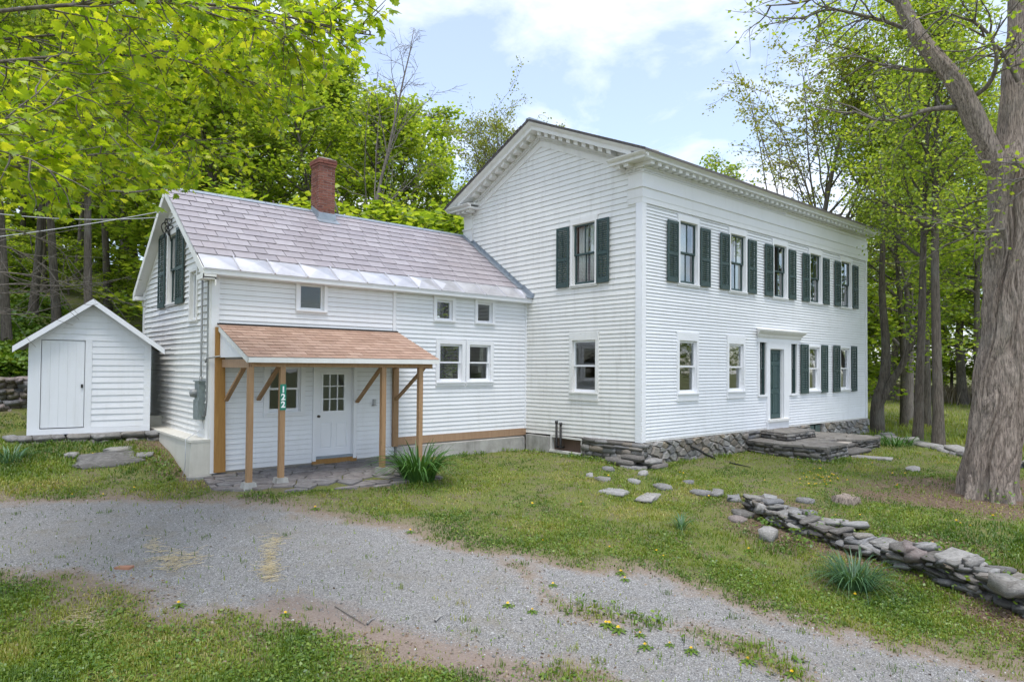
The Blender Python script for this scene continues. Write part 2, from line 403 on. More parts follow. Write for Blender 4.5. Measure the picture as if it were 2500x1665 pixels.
# ------------------------------------------------------------------ terrain
L, WD, YW, LW = 13.07, 7.12, 4.17, 8.60           # main length, main depth, wing front plane, wing length
WALL_LINE = np.array([(-1.05, -3.55), (-1.55, -4.3), (-1.75, -5.1), (-2.05, -6.0), (-2.2, -6.8), (-2.45, -7.6), (-2.75, -8.4), (-3.2, -9.6), (-3.7, -11.0)])
ctrl = [(0, 0, -.60), (4, 0, -.60), (8, 0, -.61), (13, 0, -.61), (13, 7, -.5), (0, 2, -.56), (0, 4.1, -.60), (-3.2, 4.0, -.55), (-4.3, 4.0, -.52), (-6.4, 4.0, -.53), (-8.6, 4.0, -.53), (-9.1, 3.9, -.53),
        (-8.3, 2.2, -.53), (-5.5, 2.2, -.54), (-6.5, 1.4, -.58), (6, 4, -.55), (-5, 8, -.5),
        (-9.1, 7.1, .06), (-11.3, 7.3, .10), (-13.2, 7.3, .08), (-10, 6.1, -.12), (-9.1, 5.6, -.18), (-10.4, 4.7, -.40), (-12, 4.1, -.50), (-14.5, 5.0, -.45), (-10.2, 9.5, .18), (-8.9, 9.6, .22), (-12.5, 10.5, .22),
        (-11.98, 3.72, -.55), (-10.5, 3.13, -.6), (-9.05, 2.0, -.65), (-8.1, .13, -.7), (-7.18, -1.3, -.8), (-6.85, -2.7, -.86), (-5.99, -3.93, -.95), (-5.63, -4.97, -1.05), (-5.23, -5.84, -1.14), (-4.84, -6.84, -1.22), (-4.65, -7.76, -1.29), (-4.27, -8.28, -1.33),
        (-12.16, 0, -.8), (-11.08, -1.13, -.85), (-10.41, -2.12, -.9), (-9.73, -3.5, -1.0), (-8.86, -4.45, -1.1), (-8.2, -5.53, -1.2), (-12.3, -2.8, -1.0), (-8.7, -5.9, -1.2), (-12.7, -10, -1.35), (-7, -9, -1.4), (-3, -13, -1.6), (-18, -4, -1.0),
        (-5, 1, -.66), (-4, -2, -.84), (-2.3, -1.2, -.74), (-2.2, -2.2, -.84), (-1.5, -1.2, -.68), (-3.4, -3.5, -.94), (0.5, -2.2, -.68), (3, -2.5, -.64), (6.5, -3.2, -.64),
        (-2.1, -4.1, -1.0), (-2.25, -5.0, -1.05), (-2.6, -6.0, -1.1), (-2.75, -6.9, -1.15), (-3.0, -7.7, -1.2), (-3.4, -8.6, -1.26), (-4.0, -9.9, -1.36), (-4.4, -11.2, -1.45),
        (-.9, -4.2, -.80), (-1.15, -5.1, -.82), (-1.4, -6.0, -.84), (-1.55, -6.8, -.87), (-1.8, -7.6, -.90), (-2.1, -8.4, -.95), (-2.5, -9.6, -1.05), (-.3, -3.2, -.76),
        (1, -5, -.78), (4, -5.9, -.80), (2, -8, -.88), (8, -7, -.78), (9, -4, -.62), (11, -2, -.60), (13.7, 0, -.58), (11, -3.3, -.64), (16, -3, -.75), (19, 0.7, -.75), (25, -8, -.9), (33, 1.3, -1.0), (42, 3.6, -1.0), (60, 5, -1.0), (60, -30, -1.2), (20, -25, -1.3), (0, -25, -1.6), (-25, -20, -1.4), (-30, 0, -.6),
        (110, 10, 0), (110, -60, -.5), (60, -90, -1), (-60, -80, -1), (-100, 0, 1), (0, -120, -1),
        (-7.0, 19.4, 2.75), (-6.7, 29.5, 5.9), (-9.4, 27.8, 5.5), (-10, 18, 2.7), (-14, 18, 2.7), (-18, 16, 2.0), (-20, 28, 5.5), (-2, 13, 1.1), (3, 13, .7), (0, 22, 3.4), (8, 14, .4), (8, 24, 2.4), (14, 15, .0), (20, 12, -.4), (25, 25, 1.2), (40, 25, .2), (5, 40, 7), (-15, 45, 9.5), (-40, 40, 8), (30, 50, 4), (60, 60, 3), (0, 80, 11), (-60, 90, 12), (90, 90, 4)]
_l0 = at(-160, 1026, 21.5); _l1 = at(200, 1020, 22.8)
for q, dz in ((0.0, 0), (.5, 0), (1.0, 0)):
    p_ = _l0*(1-q)+_l1*q
    ctrl.append((p_[0]-.05, p_[1]-.75, .25)); ctrl.append((p_[0]+.05, p_[1]+.75, 1.25)); ctrl.append((p_[0]+.2, p_[1]+2.2, 1.6))
CT = np.array(ctrl, float)
def _phi(r2): return .5*r2*np.log(r2+1e-9)
_n = len(CT)
_K = _phi(((CT[:, None, :2]-CT[None, :, :2])**2).sum(-1)) + np.eye(_n)*.02
_P = np.c_[np.ones(_n), CT[:, :2]]
_sol = np.linalg.solve(np.block([[_K, _P], [_P.T, np.zeros((3, 3))]]), np.r_[CT[:, 2], 0, 0, 0])
def hz(x, y, micro=True):
    x = np.asarray(x, float); y = np.asarray(y, float); sh = x.shape; x = x.ravel(); y = y.ravel()
    out = np.empty(len(x))
    for a in range(0, len(x), 40000):
        xx, yy = x[a:a+40000], y[a:a+40000]
        r2 = (xx[:, None]-CT[None, :, 0])**2+(yy[:, None]-CT[None, :, 1])**2
        out[a:a+40000] = _phi(r2)@_sol[:_n]+_sol[_n]+_sol[_n+1]*xx+_sol[_n+2]*yy
    far = np.hypot(x-0, y-5)
    out = out*(1-sstep(90, 140, far))+np.clip(out, -2, 14)*sstep(90, 140, far)
    if micro:
        out += (fbm(x*1.1, y*1.1, 3, 3)-.45)*.05 + (vn(x*5, y*5, 9)-.5)*.015
    return out.reshape(sh)
_grid = {}
def hzf(x, y):
    """height of the finished ground mesh (bilinear)"""
    gx_, gy_, gz_ = _grid['x'], _grid['y'], _grid['z']
    i = np.clip(np.searchsorted(gx_, x)-1, 0, len(gx_)-2); j = np.clip(np.searchsorted(gy_, y)-1, 0, len(gy_)-2)
    fx = (x-gx_[i])/(gx_[i+1]-gx_[i]); fy = (y-gy_[j])/(gy_[j+1]-gy_[j])
    return (gz_[j, i]*(1-fx)+gz_[j, i+1]*fx)*(1-fy)+(gz_[j+1, i]*(1-fx)+gz_[j+1, i+1]*fx)*fy
def hz1(x, y): return float(hzf(np.array([x], float), np.array([y], float))[0])
def march(D, t0=3.0, t1=70.0, n=70):
    """first hit of camera rays D (n,3) with the ground; rays are scaled to unit forward depth"""
    N = len(D); ts = np.geomspace(t0, t1, n); lo = np.full(N, np.nan); hi = np.full(N, np.nan)
    prev = t0
    for t in ts:
        P = CAM[None]+D*t; below = (P[:, 2] < hzf(P[:, 0], P[:, 1])) & np.isnan(hi)
        lo[below] = prev; hi[below] = t; prev = t
    ok = ~np.isnan(hi); lo = np.where(ok, lo, 1.0); hi = np.where(ok, hi, 2.0)
    for _ in range(12):
        mid = (lo+hi)/2; P = CAM[None]+D*mid[:, None]; b = P[:, 2] < hzf(P[:, 0], P[:, 1])
        hi = np.where(b, mid, hi); lo = np.where(b, lo, mid)
    P = CAM[None]+D*hi[:, None]; P[:, 2] = hzf(P[:, 0], P[:, 1])
    return P, ok

def sd_poly(x, y, poly):
    """signed distance, positive inside"""
    x = np.asarray(x, float); y = np.asarray(y, float)
    P = np.asarray(poly, float); Q = np.roll(P, -1, 0)
    best = np.full(x.shape, 1e9); ins = np.zeros(x.shape, bool)
    for (ax, ay), (bx, by) in zip(P, Q):
        ex, ey = bx-ax, by-ay
        t = np.clip(((x-ax)*ex+(y-ay)*ey)/(ex*ex+ey*ey), 0, 1)
        best = np.minimum(best, np.hypot(x-ax-t*ex, y-ay-t*ey))
        c = ((ay > y) != (by > y)); with_ = np.where(c, (bx-ax)*(y-ay)/(by-ay+1e-12)+ax, 0)
        ins ^= c & (x < with_)
    return np.where(ins, best, -best)
def d_line(x, y, line):
    best = np.full(np.shape(x), 1e9)
    for (ax, ay), (bx, by) in zip(line[:-1], line[1:]):
        ex, ey = bx-ax, by-ay
        t = np.clip(((x-ax)*ex+(y-ay)*ey)/(ex*ex+ey*ey), 0, 1)
        best = np.minimum(best, np.hypot(x-ax-t*ex, y-ay-t*ey))
    return best
DRIVE = [(-30, 9), (-18, 5.6), (-14, 4.3), (-11.98, 3.62), (-10.5, 3.05), (-9.05, 1.95), (-8.1, .13), (-7.3, -1.2), (-7.0, -2.6), (-6.3, -3.7), (-5.75, -4.9), (-5.3, -5.84), (-4.9, -6.84), (-4.7, -7.76), (-4.3, -8.5), (-3.4, -11), (-1, -16), (2, -30),
         (-4, -30), (-6, -17), (-7.0, -9.5), (-7.7, -6.6), (-8.3, -5.35), (-8.95, -4.3), (-9.8, -3.3), (-10.45, -2.0), (-11.1, -1.0), (-12.16, .15), (-14, 1), (-18, 2.6), (-30, 5)]
STRIP = [onz(u, v, z)[:2] for u, v, z in ((1255, 1395, -1.02), (1365, 1490, -1.1), (1560, 1530, -1.17), (1750, 1572, -1.22), (1850, 1612, -1.27), (1975, 1675, -1.32), (2150, 1800, -1.4))]
DIRT = [onz(u, v, z)[:2] for u, v, z in ((700, 1478, -.90), (820, 1512, -.95), (1000, 1572, -1.02), (1200, 1625, -1.12), (1400, 1700, -1.22))]
LITTER = [(4.0, -5.9), (1.5, -6.6), (0.2, -5.6)]
def masks(x, y):
    n1 = fbm(x*.9, y*.9, 21, 4)-.47; n2 = fbm(x*3.3, y*3.3, 33, 3)-.44
    gr = sd_poly(x, y, DRIVE) + n1*1.1 + n2*.55
    ds = d_line(x, y, STRIP)
    gr = np.minimum(gr, (ds-.13+n1*.5+n2*.35))
    dirt = .34-d_line(x, y, DIRT)+n1*.5+n2*.25
    lit = 2.3-np.hypot((x-3.3), (y+6.2)) + n1*4
    lit = np.maximum(lit, .8-d_line(x, y, WALL_LINE)+n1*1.5+n2*.6)
    lit = np.maximum(lit, .5-d_line(x, y, [(-8.9, 4.0), (-9.2, 5.2), (-9.2, 6.4)])+n1)
    lit = np.maximum(lit, .35-d_line(x, y, [(-6.2, 1.45), (-5.3, 1.5)])+n1*.5)
    return gr, dirt, lit
def spaced(a, b, step): return list(np.arange(a, b, step))
def axis_pts(lo, a, b, hi, step):
    mid = spaced(a, b, step); out = list(mid); s = step; c = mid[-1]
    while c < hi: s *= 1.16; c += s; out.append(c)
    s = step; c = mid[0]; left = []
    while c > lo: s *= 1.16; c -= s; left.append(c)
    return np.array(left[::-1]+out)
gx = axis_pts(-260, -14.5, 6.5, 320, .11); gy = axis_pts(-260, -10.5, 7.5, 320, .11)
GX, GY = np.meshgrid(gx, gy)
GZ = hz(GX, GY)
_grid.update(x=gx, y=gy, z=GZ)
gr, dirt, lit = masks(GX, GY)
nx, ny = len(gx), len(gy)
GV = np.stack([GX, GY, GZ], -1).reshape(-1, 3)
idx = (np.arange(ny-1)[:, None]*nx+np.arange(nx-1)[None, :])
GF = np.stack([idx, idx+1, idx+nx+1, idx+nx], -1).reshape(-1, 4)
def ground_mat():
    t = NT('ground_surface')
    a_g, a_d, a_l = t.attr('gravel'), t.attr('dirt'), t.attr('litter')
    fine = t.noise(9, 6, .7); fine2 = t.noise(45, 5, .7); big = t.noise(.55, 5, .6)
    edge = t.math('MULTIPLY', t.math('SUBTRACT', fine, .5), .55)
    edge = t.math('ADD', edge, t.math('MULTIPLY', t.math('SUBTRACT', fine2, .5), .35))
    k_g = t.ramp(t.math('ADD', t.math('MULTIPLY_ADD', edge, 1.3, a_g), .5), (.36, 0.0), (.74, 1.0))
    k_soil = t.ramp(t.math('ADD', t.math('MULTIPLY_ADD', a_g, .55, t.math('MULTIPLY', edge, 1.3)), .5), (.02, 0.0), (.44, 1.0))
    k_d = t.ramp(t.math('ADD', t.math('ADD', a_d, edge), .5), (.36, 0.0), (.66, 1.0))
    k_l = t.ramp(t.math('ADD', t.math('MULTIPLY', a_l, .5), t.math('ADD', edge, .5)), (.35, 0.0), (.75, 1.0))
    g1 = t.ramp(fine2, (.30, (.075, .085, .020)), (.48, (.14, .165, .028)), (.66, (.215, .235, .045)))
    grass = t.mix(t.ramp(big, (.35, 0.0), (.7, .8)), g1, t.ramp(fine, (.3, (.14, .14, .05)), (.7, (.20, .23, .06))))
    grass = t.mix(t.ramp(t.noise(2.6, 6, .7), (.485, 0.0), (.60, .9)), grass, t.ramp(fine2, (.3, (.13, .095, .065)), (.7, (.25, .20, .145))))
    vfine = t.noise(170, 4, .75); spk = t.voro(130, None, 'F1', 'Color'); sk = t.n.new('ShaderNodeSeparateXYZ'); t.l.new(spk, sk.inputs[0])
    grass = t.mix(t.ramp(sk.outputs[0], (.55, 0.0), (.75, .75)), grass, t.ramp(sk.outputs[1], (0, (.055, .10, .02)), (.45, (.12, .20, .035)), (.7, (.22, .17, .10)), (1, (.34, .30, .17))))
    grass = t.mix(t.ramp(vfine, (.38, .65), (.56, 0.0)), grass, (.06, .06, .028))
    soil = t.ramp(t.mix(.5, fine2, vfine), (.3, (.16, .115, .085)), (.6, (.27, .215, .17)), (.8, (.36, .31, .26)))
    peb = t.voro(85, None, 'F1', 'Color')
    sp = t.n.new('ShaderNodeSeparateXYZ'); t.l.new(peb, sp.inputs[0])
    gv = t.ramp(sp.outputs[0], (0, (.155, .150, .145)), (.5, (.255, .25, .246)), (.85, (.34, .335, .33)), (1, (.48, .475, .465)))
    gv = t.mix(t.ramp(big, (.40, 0.0), (.75, .6)), gv, t.ramp(fine2, (.3, (.20, .185, .17)), (.7, (.33, .31, .285))))
    gv = t.mix(t.ramp(t.noise(1.7, 5, .65), (.52, 0.0), (.72, .55)), gv, t.ramp(fine2, (.3, (.17, .145, .10)), (.7, (.27, .235, .17))))
    leaf = t.ramp(t.voro(38, None, 'F1', 'Color'), (0, (.085, .055, .038)), (.5, (.145, .10, .07)), (1, (.24, .18, .13)))
    c = t.mix(k_soil, grass, soil)
    c = t.mix(k_l, c, leaf)
    c = t.mix(k_g, c, gv)
    c = t.mix(t.math('MULTIPLY', k_d, .85), c, t.ramp(fine2, (.3, (.19, .14, .115)), (.7, (.29, .235, .20))))
    pd = t.voro(85, None, 'F1', 'Distance')
    h = t.mix(k_g, t.noise(26, 7, .75), t.mix(.5, pd, t.noise(90, 4, .7)))
    return t.principled(c, .95, t.bump(h, .85, .026), 0, .2)
M['ground'] = ground_mat()
fm = gr.reshape(-1)[GF].mean(1); cx_ = GV[GF][:, :, 0].mean(1); cy_ = GV[GF][:, :, 1].mean(1)
isdrv = (sd_poly(cx_, cy_, DRIVE) > 0) & (fm > -.05)
def sub_mesh(name, sel):
    F = GF[sel]; used = np.unique(F); mp_ = np.zeros(len(GV), np.int64); mp_[used] = np.arange(len(used))
    at_ = {k: ('POINT', a.reshape(-1)[used]) for k, a in (('gravel', gr), ('dirt', dirt), ('litter', lit))}
    return np_mesh(name, GV[used], mp_[F], M['ground'], True, at_)
tag(add('ground', sub_mesh('ground', ~isdrv)), kind='structure')
tag(add('driveway', sub_mesh('driveway', isdrv)), kind='structure')

# ------------------------------------------------------------------ house helpers
def frame(O, u, n):
    O, u, n = (np.array(q, float) for q in (O, u, n))
    return lambda a, z, d: tuple(O+u*a+n*d+np.array((0, 0, z)))
F_ = frame((0, 0, 0), (1, 0, 0), (0, -1, 0))          # front of the main block
G_ = frame((0, 0, 0), (0, 1, 0), (-1, 0, 0))          # gable of the main block
WF = frame((0, YW, 0), (1, 0, 0), (0, -1, 0))         # front of the wing (u negative)
WE = frame((-LW, 0, 0), (0, 1, 0), (-1, 0, 0))        # gable end of the wing
rng = random.Random(7)

house = empty('farmhouse', (0, 0, -.6), 'white clapboard farmhouse with dark green shutters and a lower slate-roofed wing', 'house')

def subtract(iv, cut):
    out = []
    for a, b in iv:
        if cut[1] <= a or cut[0] >= b: out.append((a, b)); continue
        if cut[0] > a: out.append((a, cut[0]))
        if cut[1] < b: out.append((cut[1], b))
    return out

def clapboards(fr, parent, zs, span, openings, mat, butt=.018, joints=True, wob=.003, gap=.005):
    for z0, z1 in zip(zs[:-1], zs[1:]):
        zc = (z0+z1)/2
        a, b = span(zc)
        if b-a < .08: continue
        iv = [(a, b)]
        for (u0, u1, q0, q1) in openings:
            if q0-.03 < zc < q1+.03: iv = subtract(iv, (u0-.05, u1+.05))
        for s0, s1 in iv:
            if s1-s0 < .02: continue
            mb = MB()
            cuts = [s0]
            if joints:
                c = s0+rng.uniform(1.0, 4.2)
                while c < s1-.5: cuts.append(c); c += rng.uniform(2.2, 4.6)
            cuts.append(s1)
            for c0, c1 in zip(cuts[:-1], cuts[1:]):
                g = 0
                n = max(1, int((c1-c0)/1.3))
                us = np.linspace(c0+g, c1, n+1)
                jz = [rng.uniform(-wob, wob) for _ in us]; jd = [rng.uniform(-wob*.5, wob*.8) for _ in us]
                rings = []
                for u, dz, dd in zip(us, jz, jd):
                    rings.append([fr(u, z0+dz+gap, 0), fr(u, z0+dz+gap, butt+dd), fr(u, z1+dz*.0, .006), fr(u, z1, 0)])
                vs = [p for r in rings for p in r]
                fs = []
                for k in range(n):
                    o = 4*k
                    for q in range(4): fs.append((o+q, o+(q+1) % 4, o+4+(q+1) % 4, o+4+q))
                fs += [(0, 1, 2, 3), (4*n+3, 4*n+2, 4*n+1, 4*n)]
                mb.poly(vs, fs)
            mb.build('clapboard', mat, parent)

def sheath(fr, name, u0, u1, z0, z1, openings, mat, th=.14, extra=None):
    us = sorted({u0, u1, *[o[0] for o in openings], *[o[1] for o in openings]})
    us = [u for u in us if u0 <= u <= u1]
    mb = MB()
    for a, b in zip(us[:-1], us[1:]):
        iv = [(z0, z1)]
        for o in openings:
            if o[0] < (a+b)/2 < o[1]: iv = subtract(iv, (o[2], o[3]))
        for q0, q1 in iv: mb.fbox(fr, a, b, q0, q1, -th, 0)
    if extra: extra(mb)
    return mb.build(name, mat, house)

def sash(fr, u0, u1, z0, z1, d0, d1, st, parent, mat, muntins_u=0, muntins_z=0, bottom=None, mw=.012):
    mb = MB(); bt = bottom or st
    mb.fbox(fr, u0, u0+st, z0, z1, d0, d1); mb.fbox(fr, u1-st, u1, z0, z1, d0, d1)
    mb.fbox(fr, u0+st, u1-st, z1-st, z1, d0, d1); mb.fbox(fr, u0+st, u1-st, z0, z0+bt, d0, d1)
    for k in range(muntins_u):
        c = u0+st+(u1-u0-2*st)*(k+1)/(muntins_u+1)
        mb.fbox(fr, c-mw, c+mw, z0+bt, z1-st, d0+.004, d1-.004)
    for k in range(muntins_z):
        c = z0+bt+(z1-z0-st-bt)*(k+1)/(muntins_z+1)
        mb.fbox(fr, u0+st, u1-st, c-mw, c+mw, d0+.006, d1-.006)
    mb.build('sash', mat, parent)
    dm = (d0+d1)/2
    MB().fbox(fr, u0+st-.004, u1-st+.004, z0+bt-.004, z1-st+.004, dm-.002, dm+.002).build('pane', M['glass'], parent)

def window(fr, u0, u1, z0, z1, style='new', cas=.10, head=None, foot=None, mat=None, parent=None):
    """style new: white 1/1 double hung, old: dark green 2/2, single: one fixed light"""
    head = cas if head is None else head; foot = cas*.7 if foot is None else foot
    mat = mat or M['trim']; parent = parent or house
    mb = MB()
    mb.fbox(fr, u0-cas, u0, z0-foot, z1+head, 0, .056); mb.fbox(fr, u1, u1+cas, z0-foot, z1+head, 0, .056)
    mb.fbox(fr, u0, u1, z1, z1+head, 0, .056)
    mb.fbox(fr, u0, u1, z0-foot, z0, 0, .054)
    # reveal liners
    mb.fbox(fr, u0-.006, u0+.014, z0, z1, -.13, -.001); mb.fbox(fr, u1-.014, u1+.006, z0, z1, -.13, -.001)
    mb.fbox(fr, u0+.014, u1-.014, z1-.014, z1+.004, -.13, -.001); mb.fbox(fr, u0+.014, u1-.014, z0-.004, z0+.014, -.13, -.001)
    w = mb.build('window', mat, house if parent is None else parent)
    MB().fbox(fr, u0-cas*.9, u1+cas*.9, z0-.035, z0-.002, .056, .084).build('sill', mat, w)
    if head > .12 or style == 'old':
        MB().fbox(fr, u0-cas-.015, u1+cas+.015, z1+head, z1+head+.025, 0, .05).build('drip_cap', mat, w)
    a0, a1, b0, b1 = u0+.015, u1-.015, z0+.015, z1-.015
    if style == 'single':
        sash(fr, a0, a1, b0, b1, -.06, -.02, .04, w, M['vinyl'])
    else:
        zm = (b0+b1)/2 + (.0 if style == 'old' else .01)
        sm = M['green'] if style == 'old' else M['vinyl']
        mu = 1 if style == 'old' else 0
        sash(fr, a0, a1, zm-.02, b1, -.045, -.008, .042, w, sm, mu)
        sash(fr, a0, a1, b0, zm+.02, -.085, -.048, .042, w, sm, mu, bottom=.06)
    return w

_louv = {}
def shutter(fr, u0, u1, z0, z1, parent=None, tilt=0.0):
    """louvred shutter leaf lying against the wall (tilt opens it off the wall)"""
    d0, d1 = .058, .090
    def fr2(u, z, d): return fr(u, z, d+tilt*(u-u0))
    st, rl = .055, .07
    mb = MB()
    mb.fbox(fr2, u0, u0+st, z0, z1, d0, d1); mb.fbox(fr2, u1-st, u1, z0, z1, d0, d1)
    zm = z0+(z1-z0)*.46
    for a, b in ((z0, z0+rl+.05), (zm-.035, zm+.035), (z1-rl, z1)): mb.fbox(fr2, u0+st, u1-st, a, b, d0+.002, d1-.002)
    sh = mb.build('shutter', M['green'], house)
    lv = MB()
    for a, b in ((z0+rl+.05, zm-.035), (zm+.035, z1-rl)):
        n = int((b-a)/.055)
        for k in range(n):
            z = a+(b-a)*(k+.5)/n
            lv.hexa([fr2(u0+st, z-.022, d1-.004), fr2(u1-st, z-.022, d1-.004), fr2(u1-st, z+.014, d0+.004), fr2(u0+st, z+.014, d0+.004),
                     fr2(u0+st, z-.015, d1-.003), fr2(u1-st, z-.015, d1-.003), fr2(u1-st, z+.021, d0+.005), fr2(u0+st, z+.021, d0+.005)])
    tag(lv.build('louvres', M['green'], sh), kind='stuff')
    um = (u0+u1)/2; rod = MB()
    for a, b in ((z0+rl+.08, zm-.06), (zm+.06, z1-rl-.03)): rod.fbox(fr2, um-.007, um+.007, a, b, d1-.003, d1+.011)
    rod.build('tilt_rod', M['green'], sh)
    return sh

# ------------------------------------------------------------------ main block
ZR0, SL = 8.63, .4415
HW = WD/2
def zroof(u): return ZR0-SL*abs(u-HW)
up_c = [1.865, 4.245, 6.64, 8.985, 11.31]
UP = [(c-.385, c+.385, 3.93, 5.52) for c in up_c]
LO = [(1.46, 2.23, 1.11, 2.46), (3.77, 4.53, 1.12, 2.44), (8.52, 9.24, 1.05, 2.46), (10.85, 11.57, 1.05, 2.48)]
SIDE = [(5.41, 5.79, .98, 2.53), (7.31, 7.69, .98, 2.53)]
DOOR = (6.0, 6.84, .24, 2.35)
front_open = UP+LO+SIDE+[DOOR]
wall = sheath(F_, 'wall', 0.0, L, -.02, 6.72, front_open, M['plaster'])
zs = list(np.arange(0.0, 5.70, .0835))+[5.738]
span_f = lambda z: (.10, L-.10)
door_zone = [(5.905, 7.095, .0, 2.60), (5.38, 7.72, 2.50, 2.90)]
clapboards(F_, wall, zs, span_f, front_open+door_zone, M['white'], .028)
gab_open = [(1.49, 2.29, 3.935, 5.54), (1.45, 2.28, 1.10, 2.465)]
def gab_extra(mb):
    pts = [(0.0, 6.72), (WD, 6.72), (WD, zroof(WD)-.06), (HW, ZR0-.06), (0.0, zroof(0)-.06)]
    mb.prism([G_(u, z, -.14) for u, z in pts], [G_(u, z, 0) for u, z in pts])
gwall = sheath(G_, 'gable_wall', 0.142, WD-.142, -.02, 6.719, gab_open, M['plaster'], extra=gab_extra)
zg = list(np.arange(-.03, 3.66, .1055)); zg += list(np.arange(zg[-1]+.142, 8.4, .142))
def span_g(z):
    if z < 5.85: return (.15, WD-.15)
    if z < 6.6: return (.40, WD-.40)
    k = (ZR0-.58-z)/SL
    if k <= 0: return (0, 0)
    return (max(.40 if z < 6.9 else 0.02, HW-k), min(WD-.40 if z < 6.9 else WD, HW+k))
# the lowest boards drop a little towards the wing where the old sill has settled
clapboards(lambda u, z, d: G_(u, z-.10*max(0, u/4.2)*max(0, 1-z/3.0) if u < 4.3 else z-.10*max(0, 1-z/3.0), d), gwall, zg, span_g, gab_open, M['white_old'], .027)
# rear and far end walls, floors
MB().box(.142, L-.142, WD-.14, WD, -.02, 6.72).build('wall', M['white'], house)
MB().box(L-.14, L, .002, WD-.002, -.02, 6.7).build('wall', M['white'], house)
_g = MB(); _pts = [(0.0, 6.705), (WD, 6.705), (WD, zroof(WD)-.06), (HW, ZR0-.06), (0.0, zroof(0)-.06)]
_g.prism([(L-.14, u, z) for u, z in _pts], [(L, u, z) for u, z in _pts]); _g.build('gable_wall', M['white'], house)
MB().box(.145, L-.145, .145, WD-.145, -.03, .02).box(.145, L-.145, .145, WD-.145, 2.95, 3.12).build('floor', M['plaster'], house)
pw = MB(); pw.box(5.0, 5.1, .145, WD-.145, .022, 2.948); pw.box(3.0, 3.1, .145, WD-.145, 3.122, 6.6); pw.box(7.8, 7.9, .145, WD-.145, 3.122, 6.6); pw.box(7.9, 8.0, .145, WD-.145, .022, 2.948)
pw.build('partition', M['plaster'], house)
# corner boards
cb = MB(); cb.fbox(F_, -.0, .10, -.04, 5.74, 0, .052); cb.fbox(G_, -.052, .15, -.045, 5.74, 0, .054); cb.build('corner_board', M['trim'], house)
MB().fbox(F_, L-.10, L+.03, -.04, 5.74, 0, .052).build('corner_board', M['trim'], house)
MB().fbox(G_, WD-.15, WD+.03, -.05, 5.74, 0, .054).build('corner_board', M['trim_old'], house)
MB().fbox(F_, .10, L-.10, -.045, -.002, 0, .022).build('skirt_board', M['trim_old'], house)
# entablature
def ext_profile(mb, prof, fr, u0f, u1f, n=1):
    """prof list of (d,z); ends given as functions of d for mitres"""
    a = [fr(u0f(d), z, d) for d, z in prof]; b = [fr(u1f(d), z, d) for d, z in prof]
    mb.prism(a, b)
rect = lambda d0, d1, z0, z1: [(d0, z0), (d1, z0), (d1, z1), (d0, z1)]
bands = [rect(0, .058, 5.74, 5.87), rect(0, .068, 5.87, 6.105), rect(0, .095, 6.105, 6.155), rect(0, .052, 6.155, 6.47), rect(0, .075, 6.47, 6.50), rect(0, .062, 6.50, 6.57), rect(0, .125, 6.57, 6.60), rect(0, .095, 6.60, 6.69)]
corona = [rect(0, .40, 6.69, 6.745), [(.36, 6.745), (.405, 6.75), (.415, 6.765), (.455, 6.775), (.495, 6.805), (.50, 6.822), (.36, 6.822)]]
ent = MB(); ent2 = MB()
for p_ in bands: ext_profile(ent, p_, F_, lambda d: -d, lambda d: L+d)
for p_ in bands:
    ext_profile(ent2, p_, G_, lambda d: -d, lambda d: .40)
    ext_profile(ent2, p_, G_, lambda d: WD-.40, lambda d: WD+d)
ent.build('entablature', M['trim'], house); ent2.build('entablature', M['trim_old'], house)
co = MB(); co2 = MB()
for p_ in corona:
    ext_profile(co, p_, F_, lambda d: -d, lambda d: L+d)
    ext_profile(co2, p_, G_, lambda d: -d, lambda d: .72)
    ext_profile(co2, p_, G_, lambda d: WD-.72, lambda d: WD+d)
    ext_profile(co2, p_, frame((0, WD, 0), (1, 0, 0), (0, 1, 0)), lambda d: -d, lambda d: L+d)
cornice = co.build('cornice', M['trim'], house); cornice2 = co2.build('cornice', M['trim_old'], house)
# sloping lead caps over the two gable returns
cap = MB()
for a, b in ((-.5, .72), (WD-.72, WD+.5)):
    cap.hexa([G_(a, 6.824, 0), G_(b, 6.824, 0), G_(b, 6.824, .50), G_(a, 6.824, .50), G_(a, 6.90, 0), G_(b, 6.90, 0), G_(b, 6.830, .50), G_(a, 6.830, .50)])
cap.build('return_cap', M['trim_old'], house)
# modillions, each a block of its own
def modillion_mesh(fr, name):
    mb = MB(); mb.fbox(fr, -.07, .07, -.085, 0, .095, .33); mb.fbox(fr, -.078, .078, -.028, -.002, .095, .342)
    return mb
mF = modillion_mesh(frame((0, 0, 0), (1, 0, 0), (0, -1, 0)), 'm').mesh('modillion', M['trim'])
mG = modillion_mesh(frame((0, 0, 0), (0, 1, 0), (-1, 0, 0)), 'm').mesh('modillion', M['trim_old'])
k = -.02
while k < L+.05:
    o = add('modillion', mF, cornice); o.location = (k, 0, 6.6895); k += .283
for k in (-.02, .24, .5, WD-.5, WD-.24, WD+.02):
    if k in (-.02,): continue
    o = add('modillion', mG, cornice2); o.location = (0, k, 6.6895)
def dentils(fr, u0, u1, zf, d0, d1, h, step, w):
    mb = MB(); u = u0
    while u < u1:
        z = zf(u); z2 = zf(u+w)
        mb.hexa([fr(u, z-h, d0), fr(u+w, z2-h, d0), fr(u+w, z2-h, d1), fr(u, z-h, d1), fr(u, z, d0), fr(u+w, z2, d0), fr(u+w, z2, d1), fr(u, z, d1)]); u += step
    return mb
dentils(F_, -.03, 6.9, lambda u: 6.569, .062, .100, .062, .043, .024).build('dentil_course', M['trim'], house)
dd = dentils(G_, -.03, .40, lambda u: 6.569, .062, .100, .062, .043, .024)
d2 = dentils(G_, WD-.40, WD+.03, lambda u: 6.569, .062, .100, .062, .043, .024); dd.poly(d2.v, d2.f)
dd.build('dentil_course', M['trim_old'], house)
